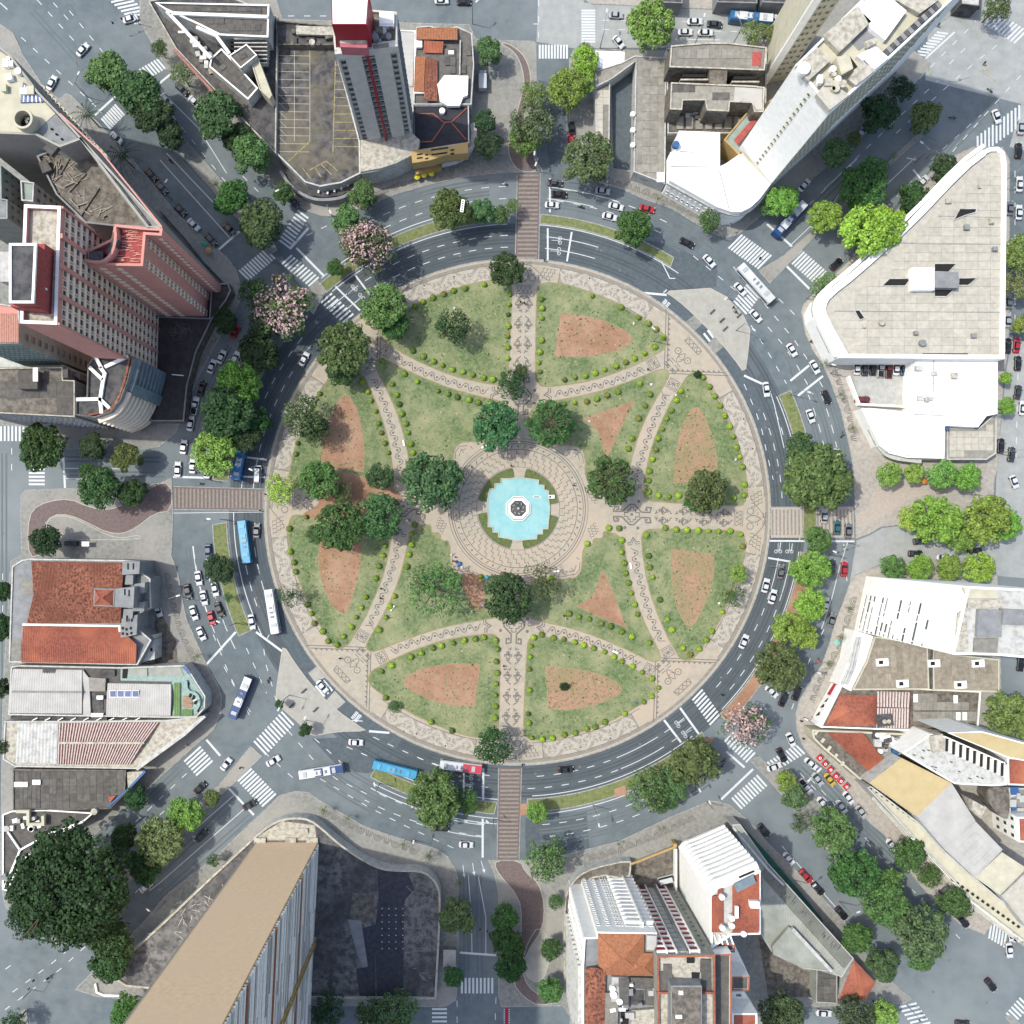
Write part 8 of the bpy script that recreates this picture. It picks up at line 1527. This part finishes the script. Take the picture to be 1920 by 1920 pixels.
PPL = [(976, 566, 90, 'walk', (40, 40, 46), 'person in dark clothes walking on the north path, left of two'), (983, 568, 90, 'walk', (60, 50, 46), 'person in dark clothes walking on the north path, right of two'), (944, 1249, 20, 'walk', (40, 40, 50), 'person in dark shirt at the left edge of the south path'), (944, 1255, 60, 'stand', (230, 230, 230), 'person in white shirt at the left edge of the south path'), (714, 1104, 60, 'walk', (30, 34, 40), 'person in black on the south west curved path, upper'), (713, 1122, 60, 'walk', (36, 38, 44), 'person in black on the south west curved path, lower'), (1215, 692, 200, 'walk', (30, 30, 34), 'person in black near the end of the north east curved path'), (1076, 910, 100, 'walk', (30, 40, 60), 'person in dark clothes on the east side of the fountain court'), (958, 873, 40, 'stand', (70, 40, 40), 'person in dark red shirt north of the pool'), (869, 906, 0, 'stand', (36, 36, 40), 'person in black under the tree west of the court'), (851, 1044, 0, 'stand', (232, 230, 226), 'person in white sitting place at the south west court corner'), (850, 1052, 140, 'stand', (70, 60, 110), 'person in purple beside the bundles at the court corner'), (883, 1138, 0, 'stand', (220, 70, 60), 'person in red shirt on the south west inner lawn'), (885, 1146, 0, 'stand', (236, 236, 234), 'person in white shirt on the south west inner lawn'), (1060, 1160, 0, 'stand', (236, 236, 234), 'person in white on the south east curved path edge'), (1057, 1155, 60, 'walk', (60, 60, 70), 'person in grey on the south east curved path edge'), (498, 927, 80, 'stand', (30, 34, 40), 'person in black at the west end of the plaza'), (488, 958, 80, 'walk', (40, 44, 50), 'person in dark clothes waiting at the west crossing'), (1380, 585, 0, 'stand', (44, 60, 50), 'person waiting at the island zebra, upper'), (1375, 576, 0, 'stand', (50, 50, 60), 'person waiting at the island zebra, lower'), (637, 1235, 60, 'walk', (36, 38, 44), 'person in black beside the south west corner triangles'), (1354, 1303, 0, 'stand', (40, 44, 52), 'person waiting at the south east plaza crossing'), (979, 1434, 0, 'stand', (36, 38, 44), 'person in black at the south crossing'), (1021, 488, 0, 'walk', (40, 40, 46), 'person in black at the north crossing kerb'), (1520, 640, 0, 'walk', (50, 46, 44), 'person on the pavement at the rounded corner of the wedge building'), (1502, 1352, 0, 'walk', (60, 60, 64), 'person on the pavement beside the red clay roof'), (1506, 1385, 0, 'stand', (44, 50, 60), 'person at the corner before the south east zebra'), (349, 1398, 40, 'walk', (232, 232, 230), 'person in white crossing to the south west zebra'), (1760, 46, 0, 'walk', (60, 60, 66), 'person near the top right zebra crossing'), (1846, 118, 0, 'walk', (50, 50, 56), 'person among the yellow marks at the top right'), (1425, 484, 60, 'walk', (40, 36, 34), 'person in dark clothes on the north east avenue zebra'), (450, 1440, 20, 'walk', (60, 50, 50), 'person on the south west median nose')]
for a in PPL: person(*a)
def moto(x, y, deg, colour, label, rider=(50, 50, 56)):
    t = thing('motorcycle', label, 'motorcycle', 'motorcycles on the roads', (*W2(x, y, .7), .03), math.radians(deg)); b = MB()
    b.tube((-.3, 0, .7), (.35, 0, .75), .17, 8); b.box((-.45, 0, .68), (.6, .28, .12)); b.tube((.45, 0, .8), (.65, 0, .35), .05, 6); link('frame', b.mesh('frame', CARP), t, color=c3(*CCOL[colour]))
    b = MB(); b.tube((.42, -.36, 1.02), (.42, .36, 1.02), .03, 5); link('handlebar', b.mesh('handlebar', POLE), t)
    for xx in (.68, -.62): o = link('wheel', WHL, t, (xx, 0, .31)); o.scale = (1, .5, 1)
    if rider:
        r_ = thing('person', 'rider of the ' + label, 'person', 'motorcycle riders', (*W2(x, y, .7), .05), math.radians(deg))
        link('body', PB['ride'], r_); link('shirt', SH, r_, color=c3(*rider)); h_ = MB(); h_.cyl((.1, 0), .14, 1.6, 1.74, 10, r1=.12); h_.cyl((.1, 0), .12, 1.74, 1.82, 10, r1=.04); link('helmet', h_.mesh('helmet', CARP), r_, color=c3(*rider[::-1]))
for a in [(319, 301, -50, 'black', 'motorcycle beside the larger dark palm'), (946, 345, 0, 'white', 'motorcycle left of the north brick crossing', (200, 204, 208)), (1090, 388, -8, 'black', 'motorcycle in the marked box of the north ring'), (1787, 220, 170, 'black', 'motorcycle in the shadow right of the lone avenue tree', (150, 140, 150)), (1857, 169, 140, 'grey', 'motorcycle just outside the tower shadow', (200, 200, 200)), (375, 907, 5, 'black', 'motorcycle in front of the west stop line', (150, 170, 70)), (378, 814, 80, 'white', 'motorcycle in the west ring queue', (210, 210, 214)), (370, 851, 80, 'white', 'motorcycle behind the west stop line cars', (200, 200, 204)), (1579, 815, 70, 'black', 'motorcycle on the east ring beside the market hall', (110, 130, 126)), (1533, 1240, 60, 'red', 'motorcycle beside the brown sheeted roofs', (220, 120, 120)), (503, 1276, 70, 'dark red', 'motorcycle left of the south west island', (90, 50, 60)), (90, 1834, 40, 'black', 'motorcycle at the bottom left junction', (60, 60, 66)), (1353, 1436, 40, 'black', 'motorcycle at the south east ring stop line'), (1344, 1416, 40, 'silver', 'motorcycle behind the south east ring stop line', (190, 196, 200)), (1357, 1426, 40, 'dark grey', 'motorcycle between two others in the south east'), (405, 1049, -85, 'white', 'motorcycle on the south west ring beside the median', (70, 70, 90)), (508, 347 + 280, 60, 'black', 'motorcycle on the shaded west ring road')]: moto(*a)

# ------------------------------------------------------------- street furniture
LMP = []
def lamp(x, y, dx, dy, label, hgt=9, mast=False):
    """foot at pixel x,y; arm towards dx,dy metres (world)"""
    t = thing('traffic_mast' if mast else 'street_lamp', label, 'traffic light' if mast else 'street lamp', 'traffic masts' if mast else 'street lamps', (*W2(x, y), .13)); b = MB()
    b.cyl((0, 0), .14, 0, hgt, 8, r1=.09); link('pole', b.mesh('pole', POLE), t); b = MB(); b.tube((0, 0, hgt - .05), (dx, dy, hgt + (.2 if not mast else 0)), .07, 6); link('arm', b.mesh('arm', POLE), t)
    l = math.hypot(dx, dy); ux, uy = dx / l, dy / l
    if mast:
        for f in (.55, 1): b = MB(); b.box((dx * f, dy * f, hgt - 1.0), (.35, .35, 1.0)); link('signal_head', b.mesh('signal_head', DARK), t)
    else:
        b = MB(); b.box((dx + ux * .4, dy + uy * .4, hgt + .1), (1.1, .42, .16), math.atan2(dy, dx)); link('lamp_head', b.mesh('lamp_head', LAMPG), t)
for a in [(1032, 353, 15, -2, 'long traffic mast over the north stop line', 6, True), (262, 46, -5.5, -2.5, 'traffic mast at the top left zebra crossing', 6, True), (1440, 1065 - 4, 6, -3, 'traffic mast at the east stop line', 6, True), (1352, 448, 2.5, 4.5, 'traffic mast at the corner of the white curved building', 6, True), (1512, 560, 5, 3, 'traffic mast at the rounded corner of the wedge building', 6, True), (930, 1735, -4.5, 1, 'traffic mast over the south approach arrows', 6, True), (60, 1855, 3, 5, 'traffic mast at the bottom left junction', 6, True), (1700, 1884, 2, -3, 'traffic mast at the lower right zebra', 6, True), (1890, 1733, -2, -4, 'traffic mast beside the lower right white car', 6, True), (1590, 1018, -6, -2, 'traffic mast below the east brick crossing', 6, True), (395, 900, -3, 3, 'traffic mast at the west stop line', 6, True), (1735, 298, 3, -3, 'traffic mast on the north east median', 6, True),
          (712, 1468, -.4, 1.6, 'street lamp on the south ring median left of the tree'), (1112, 1510, .4, -2.4, 'street lamp in the middle of the south ring median'), (1290, 1450, 1, -2, 'street lamp above the olive tree of the south east median'), (1000, 296, -.2, -2, 'street lamp at the ring end of the north side street'), (1005, 320, -.5, -1.4, 'short street lamp beside the north crossing'), (622, 165 + 240, .8, -1.6, 'street lamp on the pavement below the car park'), (548, 372, -2, -1, 'street lamp at the corner of the rooftop car park'), (165, 183, 1, 2, 'street lamp near the left dark palm'), (322, 375, 1.2, 1.6, 'street lamp beside the parked row of the long grey block'), (700, 560, 1.5, 1, 'street lamp at the plaza north west corner'), (1360, 560, -2, -2, 'street lamp at the top of the north east island'), (1380, 620, 2, -1.5, 'street lamp at the right of the north east island'), (445, 865, -2, .2, 'street lamp beside the blue bus'), (427, 975, -2.4, .1, 'street lamp on the median below the west crossing'), (444, 1168, -2.4, 1, 'street lamp at the median tip in the south west'), (337, 1118, 2, .6, 'street lamp on the mosaic pavement of the south west ring'), (368, 1310, 2, 1, 'street lamp at the mint corner terrace'), (543, 1303, -1, -2, 'street lamp on the south west island'), (575, 1350, 1, 2, 'street lamp at the bottom of the south west island'), (776, 1575, .4, 2, 'street lamp on the podium pavement'), (860, 1680, 2.2, -.6, 'street lamp by the round tree on the south approach'), (925, 1535, -1.5, 1.6, 'street lamp left of the south brick crossing'), (1325, 1503, -1.2, 2, 'street lamp at the corner of the ribbed white building'), (1506, 1345, -2, 1, 'street lamp at the bend beside the red clay roof'), (1530, 1258, -2, .6, 'street lamp by the planter palm in the east'), (1556, 700, -2, .6, 'street lamp at the small car park entrance'), (1480, 740, 2, -.6, 'street lamp on the east median tip'), (1555, 1040, -1.6, .8, 'street lamp among the east median trees'), (1715, 305, -2, 1.6, 'street lamp in the avenue shadow'), (1868, 350, 3, 3, 'street lamp at the tip of the wedge building'), (1872, 850, 3, .3, 'street lamp at the market hall corner'), (886, 45, 1, 1, 'street lamp on the north street near the truck alley'), (1125, 90, .6, 5, 'street lamp beside the white pavilion'), (1303, 82, .4, 2.6, 'street lamp behind the sheeted roofs'), (1375, 82, -1, 2.4, 'street lamp below the blue and white bus'), (310, 1690, -1.4, 1, 'street lamp on the podium pavement by the huge tree'), (1490, 1650, 2, 1.6, 'street lamp near the red car by the shed'), (1573, 1690, 1.4, .5, 'street lamp near the end of the parked row'), (1695, 1560, -1.4, .8, 'street lamp at the stepped building'), (495, 890, -1.2, .6, 'street lamp at the plaza west entrance'), (1225, 640, -1.4, 1.4, 'street lamp at the north east plaza corner')]: lamp(*a)
for i, (x, y) in enumerate([(1537, 1421), (1547, 1432), (1557, 1443), (1567, 1455), (1576, 1464), (1587, 1475)]):
    t = thing('parasol', f'{ORD[i]} red square parasol from the top in the row beside the cream curved front', 'parasol', 'red parasols', (*W2(x, y, 2.4), .12), .8)
    b = MB(); q = [(-.8, -.8), (.8, -.8), (.8, .8), (-.8, .8)]
    for k in range(4): b.face([(*q[k], 2.2), (*q[(k + 1) % 4], 2.2), (0, 0, 2.75)])
    link('canopy', b.mesh('canopy', FABR), t, color=c3(214, 44, 66)); b = MB(); b.ring((0, 0), .3, .16, 2.76, 12); link('round_logo', b.mesh('round_logo', WHITE), t); b = MB(); b.cyl((0, 0), .03, 0, 2.7, 6); link('pole', b.mesh('pole', POLE), t)
for i, (x, y) in enumerate([(782, 331), (795, 327), (809, 325)]):
    t = thing('parasol', f'{["left", "middle", "right"][i]} yellow parasol in front of the mustard facade', 'parasol', 'yellow parasols', (*W2(x, y, 2.4), .12), .5 + i)
    b = MB()
    for k in range(8): a0, a1 = k * math.pi / 4, (k + 1) * math.pi / 4; b.face([(.85 * math.cos(a0), .85 * math.sin(a0), 2.1), (.85 * math.cos(a1), .85 * math.sin(a1), 2.1), (0, 0, 2.6)])
    link('canopy', b.mesh('canopy', FABR), t, color=c3(236, 226, 60)); b = MB(); b.cyl((0, 0), .03, 0, 2.5, 6); link('pole', b.mesh('pole', POLE), t)
for x, y, c_, lab in [(1570, 1205, (150, 214, 200), 'pale green parasol at the mosaic pavement of the east'), (382, 457, (70, 176, 140), 'green parasol at the pavement by the pink tower'), (390, 469, (226, 170, 110), 'orange and white street stall awning beside the green parasol'), (1854 - 120, 902, (226, 150, 60), 'orange flower stall awning under the east row of trees')]:
    t = thing('parasol', lab, 'parasol', None, (*W2(x, y, 2.2), .12)); b = MB()
    for k in range(8): a0, a1 = k * math.pi / 4, (k + 1) * math.pi / 4; b.face([(.9 * math.cos(a0), .9 * math.sin(a0), 2.0), (.9 * math.cos(a1), .9 * math.sin(a1), 2.0), (0, 0, 2.4)])
    link('canopy', b.mesh('canopy', FABR), t, color=c3(*c_)); b = MB(); b.cyl((0, 0), .03, 0, 2.3, 6); link('pole', b.mesh('pole', POLE), t)
# signs standing above trees and roads
for x, y, deg, L_, lab in [(867, 385, 82, 3.4, 'white sign board beside the dark north median tree'), (431, 760, -10, 4.2, 'white sign board over the west median trees'), (1303, 1434, -60, 3.6, 'white sign board over the olive south east tree'), (1550, 931, 0, 3.4, 'white sign board at the foot of the large east tree'), (873, 1500 - 40, 60, .01, '')]:
    if lab:
        t = thing('sign', lab, 'sign', 'white sign boards over the ring road', (*W2(x, y, 13), .1), math.radians(deg)); b = MB(); b.box((0, 0, 12.4), (L_, .9, .12)); link('board', b.mesh('board', WHITE), t); b = MB()
        for k in range(5): b.box((-L_ * .36 + k * L_ * .18, 0, 12.53), (L_ * .1, .4, .02))
        link('lettering', b.mesh('lettering', DGREY), t); b = MB(); b.cyl((0, 0), .1, 0, 12.4, 6); link('pole', b.mesh('pole', POLE), t)
# benches, bundles and litter bins on the plaza
for x, y, deg, lab in [(736, 1140, 52, 'white bench on the south west curved path beside a bush'), (1182, 1061, -80, 'white bench at the east curved path'), (1043, 1071, 4, 'white bench at the lower right court corner'), (757, 831, -80, 'white bench beside the north west curved path'), (1153, 1222, -22, 'white bench on the south east curved path'), (908, 838, 20, 'white seat at the north side of the court')]:
    t = thing('bench', lab, 'bench', 'white benches', (*W2(x, y), .16), math.radians(deg)); b = MB(); b.box((0, 0, .4), (1.7, .5, .08)); link('seat', b.mesh('seat', WHITE), t)
    for s_ in (-.6, .6): b = MB(); b.box((s_, 0, 0), (.12, .4, .4)); link('leg', b.mesh('leg', WHITE), t)
for x, y, c_, s_, lab in [(913, 1082, (60, 190, 220), (1.1, 1.5, .7), 'bright cyan tarpaulin heap beside the bush south of the court'), (862, 1057, (70, 120, 180), (1.5, 1.3, .6), 'blue bundle at the south west corner of the court'), (856, 1053, (90, 80, 150), (1.0, .9, .5), 'purple bundle left of the blue one at the court'), (866, 1064, (232, 232, 236), (1.1, .9, .5), 'white bundle right of the blue one at the court'), (847, 1040, (226, 222, 214), (.9, .8, .5), 'white bags at the west side of the court'), (904, 1134, (228, 216, 220), (.8, 1.2, .4), 'pale pink cloth on the south west inner lawn'), (1221, 721, (220, 226, 240), (1.1, .9, .3), 'pale sheet on the north east inner lawn'), (1188, 607, (244, 244, 210), (.6, 1.0, .4), 'pale yellow box on the north east lawn'), (1105, 790, (236, 232, 220), (.8, .8, .3), 'white box at the tip of the red soil triangle'), (1348, 1131, (246, 246, 214), (.9, .9, .4), 'pale bucket on the east lower lawn'), (852, 578, (240, 240, 240), (.8, .8, .5), 'white bag above the lone lawn tree'), (1191, 1318, (120, 130, 160), (1.1, .8, .5), 'grey bundle at the south lawn rim'), (700, 999, (244, 244, 240), (.6, .6, .3), 'white bag on the soil below the west tree'), (1267, 741, (236, 236, 240), (.7, .8, .4), 'white bag on the path side of the east lawn'), (1379, 862, (230, 232, 236), (.7, .9, .4), 'white bag beside the east rim bush')]:
    t = thing('bundle', lab, 'bundle', None, (*W2(x, y), .2), x % 3)
    g_ = random.Random(int(x)); q = [( s_[0] / 2 * math.cos(k * math.pi / 5) * g_.uniform(.75, 1.1), s_[1] / 2 * math.sin(k * math.pi / 5) * g_.uniform(.75, 1.1)) for k in range(10)]
    b = loft([(q, 0), ([(a_ * .95, c__ * .95) for a_, c__ in q], s_[2] * .6), ([(a_ * .5, c__ * .5) for a_, c__ in q], s_[2])]); link('cloth', b.mesh('cloth', FABR), t, color=c3(*c_))
for i, (x, y) in enumerate([(1353, 601), (1335, 585), (1359, 617), (1385, 592), (570, 1295), (548, 1322), (592, 1330)]):
    t = thing('bollard_bench', ['dark slatted bench on the north east island, upper left', 'dark slatted bench on the north east island, top', 'dark slatted bench on the north east island, lower', 'dark slatted bench on the north east island, right', 'dark slatted bench on the south west island, upper', 'dark slatted bench on the south west island, left', 'dark slatted bench on the south west island, right'][i], 'bench', 'dark benches on the traffic islands', (*W2(x, y), .13), .75)
    b = MB(); b.box((0, 0, .4), (1.9, .4, .07)); link('seat', b.mesh('seat', DGREY), t); b = MB(); b.box((-.6, 0, 0), (.1, .35, .4)); b.box((.6, 0, 0), (.1, .35, .4)); link('legs', b.mesh('legs', DGREY), t)
for q, lab in [([(1100 - 480, 0)], '')]: pass

# ------------------------------------------------------------- ground cover, litter and weeds
def scatter(name, polys, n, z, size, m_, seed, color=None, h=.12):
    """tiny upright leaf tufts over polygons (world xy), one uncountable mass"""
    g = np.random.default_rng(seed); b = MB(); rr = random.Random(seed)
    for P in polys:
        xs = [p[0] for p in P]; ys = [p[1] for p in P]; k = 0; A_r = abs(area(P)); tgt = int(n * A_r)
        while k < tgt:
            x, y = rr.uniform(min(xs), max(xs)), rr.uniform(min(ys), max(ys)); k += 1
            if not inside((x, y), P): continue
            s_ = size * rr.uniform(.5, 1.5); a = rr.uniform(0, 6.28); c_, d_ = s_ * math.cos(a), s_ * math.sin(a); hh = h * rr.uniform(.4, 1.4)
            b.face([(x - c_, y - d_, z + .01), (x + d_ * .6, y - c_ * .6, z + hh), (x + c_, y + d_, z + .02), (x - d_ * .6, y + c_ * .6, z + hh * .6)])
    o = b.obj(name, m_); o['kind'] = 'stuff'
    if color: o.color = (*c3(*color), 1)
    return o
LW_ = []
for sx, sy in quads.values():
    for P in (A_, mir(A_), B_): LW_.append(inset(pw(q4(P, sx, sy)), .6))
SO_ = [pw(q4(D_, sx, sy)) for sx, sy in quads.values()] + [pw(q4(mir(D_), sx, sy)) for sx, sy in quads.values()] + [pw(q4(T_, sx, sy)) for sx, sy in ((1, 1), (1, -1))]
scatter('grass_tufts', LW_, .9, .19, .24, LEAF, 1, (126, 150, 92)); scatter('dry_grass_tufts', LW_, .3, .19, .26, LEAF, 2, (176, 174, 122)); scatter('dark_weeds', LW_, .06, .19, .3, LEAF, 3, (76, 112, 62))
scatter('fallen_leaves', SO_, .12, .2, .14, LEAF, 4, (150, 124, 96), .03); scatter('soil_weeds', SO_[1:2] + SO_[5:6] + SO_[4:5], .3, .2, .2, LEAF, 5, (120, 128, 78))
MED = [pw(arc(r0, a0, a1) + list(reversed(arc(r1, a0, a1)))) for r0, r1, a0, a1 in [(547, 564, 92, 130), (544, 558, 59, 85), (538, 559, -4, 23), (540, 561, -51, -87), (547, 566, -95, -118), (547, 570, 183, 203), (547, 572, 148, 173)]]
scatter('median_tufts', MED, 1.6, .1, .24, LEAF, 6, (134, 146, 84))

mh = [o for o in bpy.data.objects if o.name.startswith('market_hall')][0]
for y in range(690, 776, 14): rline(mh, 'roof_seam', [(1720, y), (1868, y + 1)], 8.02, .1, .05, WDIRT)
for y in range(790, 850, 14): rline(mh, 'roof_seam', [(1655, y), (1768, y + 1)], 6.7, .1, .05, WDIRT)
junk(mh, [(1722, 680), (1865, 680), (1865, 770), (1722, 770)], 8, 6, 31, (WDIRT, LIGHTC), .8, 1.8)
tr_ = [o for o in bpy.data.objects if o.name == 'commercial_building.001'][0]
junk(tr_, [(1600, 600), (1870, 600), (1870, 655), (1600, 655)], 10.3, 5, 32, (LIGHTC, GREYC), .8, 1.6); junk(tr_, [(1790, 330), (1870, 330), (1870, 480), (1740, 470)], 10.3, 5, 33, (LIGHTC, GREYC), .8, 1.6)
